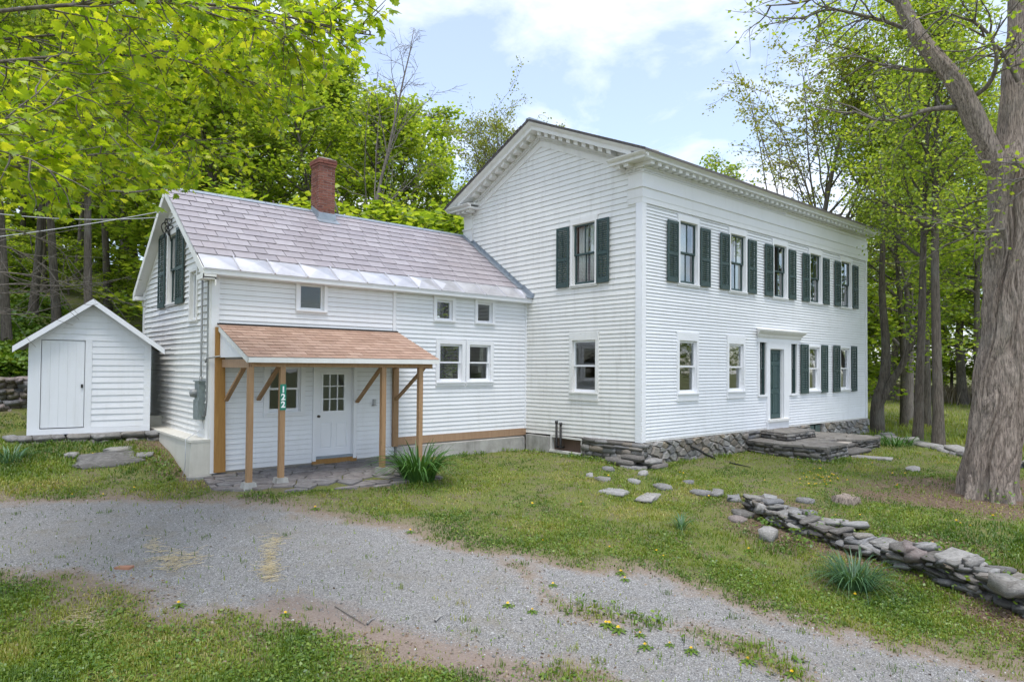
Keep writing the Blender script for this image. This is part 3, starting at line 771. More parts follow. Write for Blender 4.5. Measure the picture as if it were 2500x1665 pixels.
# raking cornice of the gable: t is measured straight down from the roof line
def rake(mb, prof, ua, ub, fr=None):
    fr = fr or G_
    a = [fr(ua, zroof(ua)-t, d) for d, t in prof]; b = [fr(ub, zroof(ub)-t, d) for d, t in prof]
    mb.prism(a, b)
rk = MB(); rk2 = MB()
for ua, ub in ((-.48, HW), (HW, WD+.48)):
    rake(rk, [(.36, .15), (.41, .15), (.42, .13), (.46, .11), (.505, .07), (.51, .045), (.36, .045)], ua, ub)
    rake(rk, [(.0, .15), (.40, .15), (.40, .25), (.0, .25)], max(ua, .02) if ua < HW else ua, min(ub, WD-.02) if ub > HW else ub)
for ua, ub in ((.45, HW), (HW, WD-.45)):
    rake(rk2, [(0, .251), (.085, .251), (.085, .36), (0, .36)], ua, ub)
    rake(rk2, [(0, .361), (.115, .361), (.115, .40), (0, .40)], ua, ub)
    rake(rk2, [(0, .401), (.052, .401), (.052, .47), (0, .47)], ua, ub)
    rake(rk2, [(0, .471), (.040, .471), (.040, .64), (0, .64)], ua, ub)
rake_o = rk.build('raking_cornice', M['trim_old'], house); rk2.build('raking_frieze', M['trim_old'], house)
dentils(G_, .75, HW-.05, lambda u: zroof(u)-.402, .062, .100, .062, .043, .024).build('dentil_course', M['trim_old'], house)
dentils(G_, HW+.03, WD-.75, lambda u: zroof(u)-.402, .062, .100, .062, .043, .024).build('dentil_course', M['trim_old'], house)
for sgn in (1, -1):
    mb = MB()
    for q0, q1, t0, t1, dd1 in ((-.07, .07, 0, .105, .33), (-.078, .078, .002, .03, .342)):
        zf = lambda u: sgn*SL*u
        mb.hexa([G_(q0, zf(q0)-t1, .085), G_(q1, zf(q1)-t1, .085), G_(q1, zf(q1)-t1, dd1), G_(q0, zf(q0)-t1, dd1), G_(q0, zf(q0)-t0, .085), G_(q1, zf(q1)-t0, .085), G_(q1, zf(q1)-t0, dd1), G_(q0, zf(q0)-t0, dd1)])
    me = mb.mesh('modillion', M['trim_old'])
    u = HW-sgn*.22
    while .72 < u < WD-.72:
        o = add('modillion', me, rake_o); o.location = (0, u, zroof(u)-.2505); u -= sgn*.283
# roof of the main block
rf = MB()
for ua, ub in ((-.51, HW), (HW, WD+.51)):
    pr = [(0, 0.0), (0, .056)]
    n = 26
    for k in range(n):     # courses of slate as low steps
        q0, q1 = (ua+(ub-ua)*k/n, ua+(ub-ua)*(k+1)/n)
        hi0, hi1 = (.0, .018) if ua > 0 else (.018, .0)
        lo_, hi_ = (-.53, L+.53)
        rf.hexa([(lo_, q0, zroof(q0)-.044), (hi_, q0, zroof(q0)-.044), (hi_, q1, zroof(q1)-.044), (lo_, q1, zroof(q1)-.044),
                 (lo_, q0, zroof(q0)+hi0), (hi_, q0, zroof(q0)+hi0), (hi_, q1, zroof(q1)+hi1), (lo_, q1, zroof(q1)+hi1)])
roof_o = rf.build('roof', M['roofdark'], house)
rr = MB(); r_ = random.Random(4)
for k in range(60):      # ragged slate edge along the verge
    u = -.5+(WD+1.0)*k/60; a = r_.uniform(.01, .03)
    rr.hexa([G_(u, zroof(u)+.002, .50), G_(u+.11, zroof(u+.11)+.002, .50), G_(u+.11, zroof(u+.11)+.002, .535+a), G_(u, zroof(u)+.002, .535+a),
             G_(u, zroof(u)+.022, .50), G_(u+.11, zroof(u+.11)+.022, .50), G_(u+.11, zroof(u+.11)+.022, .535+a), G_(u, zroof(u)+.022, .535+a)])
rr.build('verge_slates', M['roofdark'], roof_o)
MB().bar((-.55, HW, ZR0+.012), (L+.55, HW, ZR0+.012), .16, .05).build('ridge_cap', M['flash'], roof_o)

for w in UP: window(F_, *w, 'old', .085, .13, .08)
for w in LO[:2]: window(F_, *w, 'new', .085, .20, .20)
for w in LO[2:]: window(F_, *w, 'new', .085, .07, .08)
window(G_, *gab_open[0], 'old', .085, .14, .08, M['trim_old'])
window(G_, *gab_open[1], 'new', .10, .20, .21, M['trim_old'])
for (a, b, z0, z1) in UP:
    shutter(F_, a-.555, a-.105, z0-.01, 5.46); shutter(F_, b+.11, b+.56, z0-.01, 5.46)
shutter(F_, 7.92, 8.41, .97, 2.54); shutter(F_, 9.34, 9.80, .97, 2.55)
shutter(F_, 10.25, 10.74, .97, 2.56); shutter(F_, 11.67, 12.12, .97, 2.57)
shutter(G_, 2.40, 2.87, 3.895, 5.52); shutter(G_, .99, 1.40, 3.91, 5.55)

# front entrance: door, sidelights, entablature over it
w = MB()
w.fbox(F_, 5.84, 6.0, .14, 2.53, 0, .062); w.fbox(F_, 6.84, 7.16, .14, 2.53, 0, .062); w.fbox(F_, 6.0, 6.84, 2.35, 2.53, 0, .060)
w.fbox(F_, 5.34, 5.41, .93, 2.53, 0, .054); w.fbox(F_, 5.79, 5.84, .93, 2.53, 0, .054); w.fbox(F_, 7.16, 7.31, .93, 2.53, 0, .054); w.fbox(F_, 7.69, 7.76, .93, 2.53, 0, .054)
w.fbox(F_, 5.30, 7.80, 2.53, 2.66, 0, .066); w.fbox(F_, 5.41, 5.79, .92, .98, 0, .07); w.fbox(F_, 7.31, 7.69, .92, .98, 0, .07)
w.fbox(F_, 5.998, 6.02, .24, 2.35, -.14, -.001); w.fbox(F_, 6.82, 6.842, .24, 2.35, -.14, -.001); w.fbox(F_, 6.02, 6.82, 2.33, 2.352, -.14, -.001)
surround = w.build('door_surround', M['trim'], house)
ext = MB()
ext_profile(ext, [(.03, 2.661), (.08, 2.661), (.10, 2.70), (.12, 2.76), (.17, 2.80), (.22, 2.86), (.23, 2.90), (.02, 2.93)], F_, lambda d: 5.33-d, lambda d: 7.78+d)
ext.build('door_hood', M['trim_old'], surround)
MB().fbox(F_, 5.88, 7.12, .17, .238, -.14, .12).build('threshold', M['trim_old'], surround)
MB().fbox(F_, 5.86, 7.14, -.05, .168, 0, .056).build('skirt_board', M['trim'], surround)
for (a, b, z0, z1) in SIDE:
    o = MB().fbox(F_, a, a+.03, z0, z1, -.08, -.01).fbox(F_, b-.03, b, z0, z1, -.08, -.01).build('sidelight', M['green'], surround)
    zm = (z0+z1)/2
    sash(F_, a+.03, b-.03, zm-.02, z1, -.06, -.02, .03, o, M['green'], 1, 4, mw=.007)
    sash(F_, a+.03, b-.03, z0, zm+.0, -.075, -.03, .03, o, M['green'], 1, 4, mw=.007)
def panel_door(fr, u0, u1, z0, z1, d, mat, name, parent, rows, cols=2, lite=None):
    th = .045; mb = MB(); st = .11; wi = u1-u0; hi = z1-z0
    cells = []
    cw = (wi-st*(cols+1))/cols
    for (a, b) in rows:
        for c in range(cols):
            x = u0+st+c*(cw+st); cells.append((x, x+cw, z0+a*hi, z0+b*hi))
    us = sorted({u0, u1, *[c[0] for c in cells], *[c[1] for c in cells]}|({lite[0], lite[1]} if lite else set()))
    cut = cells+([lite] if lite else [])
    for a, b in zip(us[:-1], us[1:]):
        iv = [(z0, z1)]
        for c in cut:
            if c[0]-1e-6 < (a+b)/2 < c[1]+1e-6: iv = subtract(iv, (c[2], c[3]))
        for q0, q1 in iv: mb.fbox(fr, a, b, q0, q1, d-th, d)
    dr = mb.build(name, mat, parent)
    for c in cells:
        p = MB(); i = .028
        p.fbox(fr, c[0], c[1], c[2], c[3], d-th+.008, d-.016)
        a = [fr(c[0]+.008, c[2]+.008, d-.016), fr(c[1]-.008, c[2]+.008, d-.016), fr(c[1]-.008, c[3]-.008, d-.016), fr(c[0]+.008, c[3]-.008, d-.016)]
        b = [fr(c[0]+i, c[2]+i, d-.004), fr(c[1]-i, c[2]+i, d-.004), fr(c[1]-i, c[3]-i, d-.004), fr(c[0]+i, c[3]-i, d-.004)]
        p.prism(a, b); p.build('panel', mat, dr)
    return dr
def knob(fr, u, z, d, parent, mat):
    mb = MB(); p0 = np.array(fr(u, z, d)); n = np.array(fr(0, 0, 1))-np.array(fr(0, 0, 0))
    mb.tube([p0, p0+n*.008, p0+n*.009, p0+n*.035, p0+n*.045, p0+n*.06, p0+n*.068], [.03, .03, .012, .012, .027, .027, .008], 10)
    mb.build('knob', mat, parent, True)
dr = panel_door(F_, 6.02, 6.82, .245, 2.33, -.06, M['greendoor'], 'door', surround, [(.07, .36), (.43, .77), (.83, .95)])
knob(F_, 6.09, 1.2, -.06, surround, M['brass'])

# curtains behind the upper windows
def curtain(fr, u0, u1, z0, z1, d, label, folds=9):
    n = 60; V = []; Fc = []
    us = np.linspace(u0, u1, n); r2 = random.Random(int(abs(u0)*100))
    ph = r2.uniform(0, 6)
    dd = np.sin(us*2*math.pi*folds/(u1-u0)+ph)*.025+np.sin(us*2*math.pi*folds*.37/(u1-u0))*.02
    for z in (z0, z1):
        for u, q in zip(us, dd): V.append(fr(u, z, d+q*(1 if z == z0 else .7)))
    for z in (z1, z0):
        for u, q in zip(us, dd): V.append(fr(u, z, d-.006+q*(1 if z == z0 else .7)))
    N = n
    for i in range(N-1):
        Fc.append((i, i+1, N+i+1, N+i)); Fc.append((2*N+i, 2*N+i+1, 3*N+i+1, 3*N+i))
        Fc.append((N+i, N+i+1, 2*N+i+1, 2*N+i)); Fc.append((3*N+i, 3*N+i+1, i+1, i))
    o = add('curtain', np_mesh('curtain', V, Fc, M['curtain'], False))
    return tag(o, label, 'curtain')
curtain(G_, 1.52, 1.80, 3.95, 5.5, -.135, 'pale curtain by the corner board in the shuttered gable window of the farmhouse', 4)
curtain(G_, 1.86, 2.20, 3.95, 5.5, -.135, 'pale curtain drawn on the wing side of the shuttered gable window', 4)
curtain(F_, 1.49, 2.0, 3.95, 5.5, -.135, 'sheer curtain in the upstairs front window next to the house corner', 6)
curtain(F_, 4.32, 4.6, 3.95, 5.5, -.135, 'sheer curtain in the second upstairs front window from the house corner', 4)

# ------------------------------------------------------------------ wing
YR, ZRW, ZWE = 7.17, 5.95, 3.73       # ridge line, ridge height, eave height at the wall top
SW = (ZRW-3.70)/(YR-(YW-.25))
def zw(y): return ZRW-SW*abs(y-YR)
YB = 2*YR-YW
wing_open = [(-6.78, -6.20, 2.985, 3.575), (-3.13, -2.63, 2.945, 3.47), (-1.80, -1.29, 2.945, 3.495), (-3.03, -2.31, 1.35, 2.335), (-2.07, -1.35, 1.35, 2.335), (-7.435, -6.72, .73, 1.72), (-6.35, -5.44, -.33, 1.715)]
wwall = sheath(WF, 'wing_wall', -LW, -.002, -.46, 3.72, wing_open, M['plaster'])
zl = list(np.arange(-.43, 3.66, .107))
def span_w(z): return (-LW+.13, -4.33) if z < .0 else (-LW+.13, -.07)
clapboards(WF, wwall, zl, span_w, wing_open+[(-4.358, -4.352, 1.9, 3.7), (-6.37, -5.42, -.45, 1.76)], M['white'], .026, wob=.002)
wb = MB(); wb.fbox(WF, -LW-.022, -LW+.13, -.46, 3.70, 0, .046); wb.build('corner_board', M['trim'], house)
MB().fbox(WF, -.07, -.0, .0, 3.70, 0, .046).build('corner_board', M['trim'], house)
MB().fbox(WF, -4.405, -4.315, 1.95, 3.60, 0, .038).build('joint_board', M['trim'], house)
MB().fbox(WF, -LW+.13, -.07, 3.64, 3.70, 0, .05).build('frieze_board', M['trim'], house)
MB().fbox(WF, -4.25, -.02, -.19, -.002, -.02, .04).build('sill_beam', M['sillwood'], house)
# wing gable end
we_open = [(6.78, 7.62, 3.21, 4.86), (5.16, 5.62, 2.72, 3.78)]
def we_extra(mb):
    pts = [(YW, 3.70), (YB, 3.70), (YR, ZRW-.07)]
    mb.prism([WE(u, z, -.14) for u, z in pts], [WE(u, z, 0) for u, z in pts])
    mb2 = None
# openings reach into the gable: build the triangle from columns
def we_sheath():
    mb = MB()
    us = sorted({YW, YB, YR, *[o[0] for o in we_open], *[o[1] for o in we_open]})
    for a, b in zip(us[:-1], us[1:]):
        cut = [(o[2], o[3]) for o in we_open if o[0]-1e-6 < (a+b)/2 < o[1]+1e-6]
        lo = -.46
        segs = [(-.46, None)] if not cut else [(-.46, cut[0][0]), (cut[0][1], None)]
        for q0, q1 in segs:
            ta, tb = (zw(a)-.07, zw(b)-.07) if q1 is None else (q1, q1)
            mb.hexa([WE(a, q0, -.14), WE(b, q0, -.14), WE(b, q0, 0), WE(a, q0, 0), WE(a, ta, -.14), WE(b, tb, -.14), WE(b, tb, 0), WE(a, ta, 0)])
    return mb.build('wing_gable_wall', M['plaster'], house)
wewall = we_sheath()
ze = [.22]
while ze[-1] < 5.7: ze.append(ze[-1]+rng.choice([.118, .125, .13, .14]))
def span_we(z):
    if z < 3.6: return (YW+.14, YB-.12)
    k = (ZRW-.16-z)/SW
    return (max(YW+.14, YR-k), min(YB-.12, YR+k)) if k > 0 else (0, 0)
clapboards(WE, wewall, ze, span_we, we_open, M['white_old'], .038, wob=.009)
MB().fbox(WE, YW-.036, YW+.14, -.46, 3.7, 0, .054).build('corner_board', M['trim_old'], house)
MB().fbox(WE, YB-.12, YB+.02, -.3, 3.7, 0, .054).build('corner_board', M['trim_old'], house)
MB().box(-LW+.142, .3, YB-.14, YB, -.46, 3.7).box(.3, 3.5, WD+.002, WD+.1, -.46, 3.0).build('wing_wall', M['white'], house)
MB().box(-LW+.145, -.01, YW+.145, YB-.145, -.5, -.44).box(-LW+.145, -.01, YW+.145, YB-.145, 2.45, 2.6).build('floor', M['plaster'], house)
# roof deck + eave
dk = MB()
for s in (-1, 1):
    ye = YR+s*(YR-YW+.25)
    pts = [(YR, ZRW-.03), (ye, zw(ye)-.03), (ye, zw(ye)-.075), (YR, ZRW-.075)]
    x1 = -.004 if s < 0 else 2.2
    if s < 0:
        dk.prism([(-LW-.24, y, z) for y, z in pts], [(x1, y, z) for y, z in pts])
    else:
        dk.prism([(-LW-.24, y, z) for y, z in pts], [(-.004, y, z) for y, z in pts])
wroof = dk.build('wing_roof', M['roofdark'], house)
ev = MB()
ev.fbox(WF, -LW-.25, -.004, 3.575, 3.69, .232, .256); ev.fbox(WF, -LW-.25, -.004, 3.562, 3.60, 0.03, .232)
ev.fbox(WF, -LW-.262, -.004, 3.655, 3.70, .256, .272)
ev.build('eave_fascia', M['trim'], house)
# barge boards and boxed eave returns on the wing end
bg = MB()
for s in (-1, 1):
    ye = YR+s*(YR-YW+.26)
    for (d0, d1, t0, t1) in ((.235, .258, .03, .22), (0, .235, .18, .205), (0, .03, .205, .36)):
        a = [WE(YR, ZRW-t0, d0), WE(YR, ZRW-t0, d1), WE(YR, ZRW-t1, d1), WE(YR, ZRW-t1, d0)]
        b = [WE(ye, zw(ye)-t0, d0), WE(ye, zw(ye)-t0, d1), WE(ye, zw(ye)-t1, d1), WE(ye, zw(ye)-t1, d0)]
        bg.prism(a, b)
    y0, y1 = (ye, ye+.42) if s < 0 else (ye-.42, ye)
    bg.fbox(WE, min(y0, y1), max(y0, y1), 3.47, 3.565, -.0, .262)
bg.build('barge_board', M['trim_old'], house)
# aluminium eave strip : separate sheets with standing folds
nrm = np.array((0, -SW, 1.0)); nrm /= np.linalg.norm(nrm)
slope = np.array((0, 1, SW)); slope /= np.linalg.norm(slope)
eave0 = np.array((0, YW-.265, zw(YW-.265)))
def onroof(x, s, h): return np.array((x, 0, 0))+eave0+slope*s+nrm*h
xs = [-LW-.25]; r_ = random.Random(5)
while xs[-1] < -.75: xs.append(xs[-1]+r_.uniform(.66, .74))
xs.append(-.02)
for a, b in zip(xs[:-1], xs[1:]):
    mb = MB(); g = .012
    c = (a+b)/2
    q = [onroof(a+g, -.02, 0), onroof(b-g, -.02, 0), onroof(b-g, .62, 0), onroof(a+g, .62, 0)]
    ctr = onroof(c+r_.uniform(-.12, .12), .30, .045+r_.uniform(0, .025))
    top = [p+nrm*.006 for p in q]
    mb.poly([*q, *top, ctr], [(0, 3, 2, 1), (0, 1, 5, 4), (1, 2, 6, 5), (2, 3, 7, 6), (3, 0, 4, 7), (4, 5, 8), (5, 6, 8), (6, 7, 8), (7, 4, 8)])
    mb.fbox(lambda u, z, d: tuple(onroof(u, z, d)), b-.012, b+.012, -.02, .62, .001, .034)
    mb.build('eave_sheet', M['metalroof'], wroof)
# slates
STOT = (YR-(YW-.265))/slope[1]
rows = 11; s0 = .58; ex = (STOT-s0-.05)/rows
slm = []
for kk in range(10):
    w_ = .43; mb = MB(); r3 = random.Random(100+kk)
    j = lambda: r3.uniform(-.006, .006)
    fr = lambda u, z, d: tuple(slope*z+nrm*d+np.array((u, 0, 0)))
    l = .40
    mb.hexa([fr(-w_/2+j(), 0+j(), .016), fr(w_/2+j(), 0+j(), .016+r3.uniform(0, .006)), fr(w_/2, l, .002), fr(-w_/2, l, .002),
             fr(-w_/2+j(), 0+j(), .026), fr(w_/2+j(), 0+j(), .026+r3.uniform(0, .006)), fr(w_/2, l, .008), fr(-w_/2, l, .008)])
    slm.append((w_, mb.mesh('slate', M['slate'])))
for r in range(rows):
    x = -LW-.27+(.215 if r % 2 else 0.0); first = True
    while x < -.05:
        w_ = .43*rng.uniform(.86, 1.12)
        if first and r % 2: 
            o = add('slate', rng.choice(slm)[1], wroof); o.scale = (.215/.43-.01, 1, 1); p = onroof(-LW-.27+.1075, s0+r*ex, 0); o.location = p
        first = False
        w_ = min(w_, -.03-x)
        if w_ < .06: break
        o = add('slate', rng.choice(slm)[1], wroof); o.scale = (w_/.43-.03, 1, 1)
        o.location = onroof(x+w_/2, s0+r*ex+rng.uniform(-.006, .006), 0); o.rotation_euler = (0, 0, rng.uniform(-.008, .008)); x += w_
mb = MB()
x = -LW-.27; fr = lambda u, z, d: tuple(np.array((u, YR, ZRW))+slope*z+nrm*d)
while x < -.1:
    x1 = min(x+1.2, -.05)
    mb.hexa([fr(x, -.11, .02), fr(x1-.01, -.11, .02), (x1-.01, YR, ZRW+.02), (x, YR, ZRW+.02), fr(x, -.11, .032), fr(x1-.01, -.11, .032), (x1-.01, YR, ZRW+.045), (x, YR, ZRW+.045)])
    x = x1
x = -LW-.27; mb.hexa([(x, YR, ZRW+.02), (-.05, YR, ZRW+.02), (-.05, YR+.11, ZRW-.06), (x, YR+.11, ZRW-.06), (x, YR, ZRW+.045), (-.05, YR, ZRW+.045), (-.05, YR+.12, ZRW-.04), (x, YR+.12, ZRW-.04)])
mb.build('ridge_cap', M['flash'], wroof)
# step flashing strip against the gable wall
mb = MB()
for k in range(14):
    s = .55+k*.24
    fr = lambda u, z, d: tuple(onroof(u, z, d))
    mb.fbox(fr, -.19+rng.uniform(-.02, .02), -.03, s, s+.235, .030+.0*k, .036)
    mb.fbox(fr, -.034, -.026, s, s+.25, .03, .12)
mb.fbox(fr, -.22, -.03, -.03, .50, .03, .036); mb.fbox(fr, -.036, -.026, -.03, .54, .03, .15)
mb.build('wall_flashing', M['flash'], wroof)
# chimney
chim = MB().box(-5.182, -4.738, 6.752, 7.268, 5.3, 7.30).build('chimney', M['mortar'], wroof)
bl, bh = .2, .0565
bm_h = MB().box(-.1, .1, -.05, .05, 0, bh).mesh('brick', M['brick'])
zc = 5.78; r_ = random.Random(12); row = 0
while zc < 7.28:
    corb = .038 if zc > 7.19 else (.02 if zc > 7.12 else 0)
    X0, X1, Y0, Y1 = -5.19-corb, -4.73+corb, 6.745-corb, 7.275+corb
    for face in range(4):
        along = (X1-X0) if face in (0, 2) else (Y1-Y0)-.2
        n = 2 if face in (0, 2) else 2
        cuts = [0, .5, 1] if row % 2 == 0 else ([0, .25, .75, 1] if face in (0, 2) else [0, .35, 1])
        for a, b in zip(cuts[:-1], cuts[1:]):
            ln = (b-a)*along-.010; mid = (a+b)/2*along
            o = add('brick', bm_h, chim); jd = r_.uniform(-.004, .004)
            if face in (0, 2):
                o.scale = (ln/.2, 1, 1); o.location = (X0+mid, (Y0+.05 if face == 0 else Y1-.05)+jd, zc)
            else:
                o.scale = (ln/.2, 1, 1); o.rotation_euler = (0, 0, math.pi/2); o.location = ((X0+.05 if face == 1 else X1-.05)+jd, Y0+.1+mid, zc)
    zc += bh+.011; row += 1
MB().box(-5.2, -4.72, 6.735, 7.285, 7.30, 7.345).box(-5.12, -4.8, 6.82, 7.2, 7.345, 7.385).build('chimney_cap', M['mortar'], chim)
fl = MB(); 
fl.hexa([(-5.21, 6.70, zw(6.70)+.02), (-4.71, 6.70, zw(6.70)+.02), (-4.71, 6.742, zw(6.742)+.02), (-5.21, 6.742, zw(6.742)+.02), (-5.21, 6.715, 5.86), (-4.71, 6.715, 5.86), (-4.71, 6.738, 5.86), (-5.21, 6.738, 5.86)])
fl.hexa([(-5.225, 6.70, zw(6.70)+.02), (-5.195, 6.70, zw(6.70)+.02), (-5.195, 7.17, ZRW+.02), (-5.225, 7.17, ZRW+.02), (-5.215, 6.70, 5.86), (-5.195, 6.70, 5.86), (-5.195, 7.17, 6.1), (-5.215, 7.17, 6.1)])
fl.hexa([(-5.26, 6.56, zw(6.56)+.034), (-4.66, 6.56, zw(6.56)+.034), (-4.66, 6.75, zw(6.75)+.034), (-5.26, 6.75, zw(6.75)+.034), (-5.26, 6.56, zw(6.56)+.04), (-4.66, 6.56, zw(6.56)+.04), (-4.66, 6.75, zw(6.75)+.04), (-5.26, 6.75, zw(6.75)+.04)])
fl.build('chimney_flashing', M['flash'], chim)

window(WF, *wing_open[0], 'single', .08); window(WF, *wing_open[1], 'single', .09); window(WF, *wing_open[2], 'single', .09)
window(WF, *wing_open[3], 'new', .105, .11, .11); window(WF, *wing_open[4], 'new', .105, .11, .11)
window(WF, *wing_open[5], 'new', .10, .06, .09)
window(WE, *we_open[0], 'old', .09, .10, .07, M['trim_old']); window(WE, *we_open[1], 'single', .08, .06, .06, M['trim_old'])
shutter(WE, 7.80, 8.42, 3.14, 4.96); shutter(WE, 6.12, 6.74, 3.14, 4.93, tilt=.0)
# wing door with nine lights
db = MB(); db.fbox(WF, -6.43, -6.352, -.40, 1.80, 0, .056); db.fbox(WF, -5.438, -5.36, -.40, 1.80, 0, .056); db.fbox(WF, -6.352, -5.438, 1.717, 1.80, 0, .056)
db.fbox(WF, -6.352, -6.335, -.33, 1.717, -.14, -.001); db.fbox(WF, -5.455, -5.438, -.33, 1.717, -.14, -.001); db.fbox(WF, -6.335, -5.455, 1.70, 1.717, -.14, -.001)
dfr = db.build('door_frame', M['vinyl'], house)
lite = (-6.19, -5.625, .69, 1.57)
wd = panel_door(WF, -6.332, -5.458, -.305, 1.697, -.03, M['vinyl'], 'door', dfr, [(.085, .375)], 2, lite)
mb = MB(); a, b, q0, q1 = lite
for k in range(4):
    u = a+(b-a)*k/3; z = q0+(q1-q0)*k/3
    wv = .024 if k in (0, 3) else .011
    mb.fbox(WF, u-wv, u+wv, q0-.024, q1+.024, -.060, -.018); mb.fbox(WF, a, b, z-wv, z+wv, -.058, -.020)
mb.build('glazing_bar', M['vinyl'], wd)
for i in range(3):
    for j in range(3):
        MB().fbox(WF, a+(b-a)*i/3+.006, a+(b-a)*(i+1)/3-.006, q0+(q1-q0)*j/3+.006, q0+(q1-q0)*(j+1)/3-.006, -.042, -.038).build('pane', M['glass'], wd)
knob(WF, -6.27, .60, -.03, dfr, M['brass']); 
MB().fbox(WF, -6.40, -5.40, -.36, -.31, -.13, .05).build('threshold', M['flash'], dfr)
MB().fbox(WF, -6.43, -5.34, -.475, -.365, -.02, .04).build('sill_beam', M['amber'], house)
# wall-mounted hose holder
tag(MB().fbox(WF, -4.93, -4.875, .82, .95, .02, .09).fbox(WF, -4.955, -4.85, .80, .815, .02, .10).build('hose_bracket', M['cable']), 'small grey bracket on the clapboards to the right of the wing door', 'bracket')

# ------------------------------------------------------------------ foundations
def rock_mesh(seed, flat=1.0, mat=None, name='stone', block=.5):
    """unit stone 1x1x1 centred, 26 corner points pushed around"""
    r3 = random.Random(seed); pts = {}; V = []; Fq = []
    for x in (-1, 0, 1):
        for y in (-1, 0, 1):
            for z in (-1, 0, 1):
                if x == y == z == 0: continue
                v = np.array((x, y, z), float); n = np.linalg.norm(v)
                v = v*(block+(1-block)/n*1.15)
                v += np.array([r3.uniform(-.18, .18) for _ in range(3)])
                pts[(x, y, z)] = len(V); V.append(v*.5)
    for ax in range(3):
        o = [0, 1, 2]; o.remove(ax)
        for s in (-1, 1):
            for i in (-1, 0):
                for j in (-1, 0):
                    q = []
                    for di, dj in ((0, 0), (1, 0), (1, 1), (0, 1)):
                        k = [0, 0, 0]; k[ax] = s; k[o[0]] = i+di; k[o[1]] = j+dj; q.append(pts[tuple(k)])
                    if (s > 0) == (ax == 1): q = q[::-1]
                    Fq.append((q[0], q[1], q[2])); Fq.append((q[0], q[2], q[3]))
    return np_mesh(name, V, Fq, mat)
def rocks(mat, n, seed, block=.88): return [rock_mesh(seed+i, 1, mat, 'stone', block) for i in range(n)]
ROCK = {k: rocks(M[m_], 9, s) for k, m_, s in (('stone', 'stone', 10), ('brown', 'stonebrown', 40), ('pink', 'stonepink', 70), ('slab', 'slab', 90), ('pale', 'palestone', 120))}
def rubble(fr, parent, u0, u1, z0, z1, d, kinds, seed, h=(.08, .16), w=(.16, .42), skip=None, depth=.2):
    r3 = random.Random(seed); z = z0-.03
    while z < z1-.02:
        hh = min(r3.uniform(*h), z1-z)
        if z1-(z+hh) < .045: hh = z1-z
        u = u0-r3.uniform(0, .05)
        while u < u1-.03:
            ww = min(r3.uniform(*w), u1-u+.03)
            uc, zc = u+ww/2, z+hh/2
            if not (skip and skip(uc, zc)):
                o = add('stone', r3.choice(ROCK[r3.choice(kinds)]), parent)
                o.location = fr(uc, zc+r3.uniform(-.012, .012), d-depth*.38+r3.uniform(-.02, .025))
                n = np.array(fr(0, 0, 1))-np.array(fr(0, 0, 0)); ang = math.atan2(n[1], n[0])
                o.rotation_euler = (r3.choice((0, math.pi)), r3.uniform(-.06, .06), ang+r3.choice((0, math.pi)))
                o.scale = (depth, ww*1.06, hh*1.08)
            u += ww
        z += hh
def clip_poly(poly, nx_, ny_, c):
    out = []
    for i in range(len(poly)):
        p, q = poly[i], poly[(i+1) % len(poly)]
        a, b = nx_*p[0]+ny_*p[1]-c, nx_*q[0]+ny_*q[1]-c
        if a <= 0: out.append(p)
        if a*b < 0: t = a/(a-b); out.append((p[0]+(q[0]-p[0])*t, p[1]+(q[1]-p[1])*t))
    return out
def cells(region, step, seed, gap=.018, jit=.42):
    r3 = random.Random(seed); R_ = np.array(region)
    x0, y0 = R_.min(0); x1, y1 = R_.max(0); pts = []
    j = 0; y = y0
    while y < y1+step:
        x = x0+(step*.5 if j % 2 else 0)
        while x < x1+step: pts.append((x+r3.uniform(-jit, jit)*step, y+r3.uniform(-jit, jit)*step*.8)); x += step*1.25
        y += step*.85; j += 1
    res = []
    for i, p in enumerate(pts):
        poly = [(p[0]-2*step, p[1]-2*step), (p[0]+2*step, p[1]-2*step), (p[0]+2*step, p[1]+2*step), (p[0]-2*step, p[1]+2*step)]
        for k, q in enumerate(pts):
            if k == i or abs(q[0]-p[0]) > 4*step or abs(q[1]-p[1]) > 4*step: continue
            dx, dy = q[0]-p[0], q[1]-p[1]; l = math.hypot(dx, dy)
            if l < 1e-6: continue
            poly = clip_poly(poly, dx/l, dy/l, (dx*(p[0]+q[0])/2+dy*(p[1]+q[1])/2)/l-gap/2)
            if len(poly) < 3: break
        for a, b in zip(region, region[1:]+region[:1]):     # region must be convex and counter clockwise
            ex, ey = b[0]-a[0], b[1]-a[1]; l = math.hypot(ex, ey)
            poly = clip_poly(poly, ey/l, -ex/l, (ey*a[0]-ex*a[1])/l)
            if len(poly) < 3: break
        if len(poly) >= 3:
            A = abs(sum(p1[0]*p2[1]-p2[0]*p1[1] for p1, p2 in zip(poly, poly[1:]+poly[:1])))/2
            if A > .006: res.append(poly)
    return res
def rubble_cells(fr, parent, u0, u1, z0, z1, d, mats, step, seed):
    r3 = random.Random(seed)
    for pl in [[(u*1.6, z) for u, z in q] for q in cells([(u0/1.6, z0), (u1/1.6, z0), (u1/1.6, z1), (u0/1.6, z1)], step, seed, .012, .5)]:
        n = len(pl); cx = sum(p[0] for p in pl)/n; cz = sum(p[1] for p in pl)/n
        dd = d+r3.uniform(-.02, .03); mb = MB()
        k = lambda u, z: (cx+(u-cx)*.80, cz+(z-cz)*.78)
        lo = [fr(u, z, -.02) for u, z in pl]; mi = [fr(u, z, dd*.55) for u, z in pl]; hi = [fr(*k(u, z), dd+r3.uniform(-.014, .014)) for u, z in pl]
        mb.poly(lo+mi+hi, [tuple(range(2*n, 3*n))]+[(i, (i+1) % n, (i+1) % n+n, i+n) for i in range(n)]+[(i+n, (i+1) % n+n, (i+1) % n+2*n, i+2*n) for i in range(n)])
        mb.build('stone', M[r3.choice(mats)], parent)
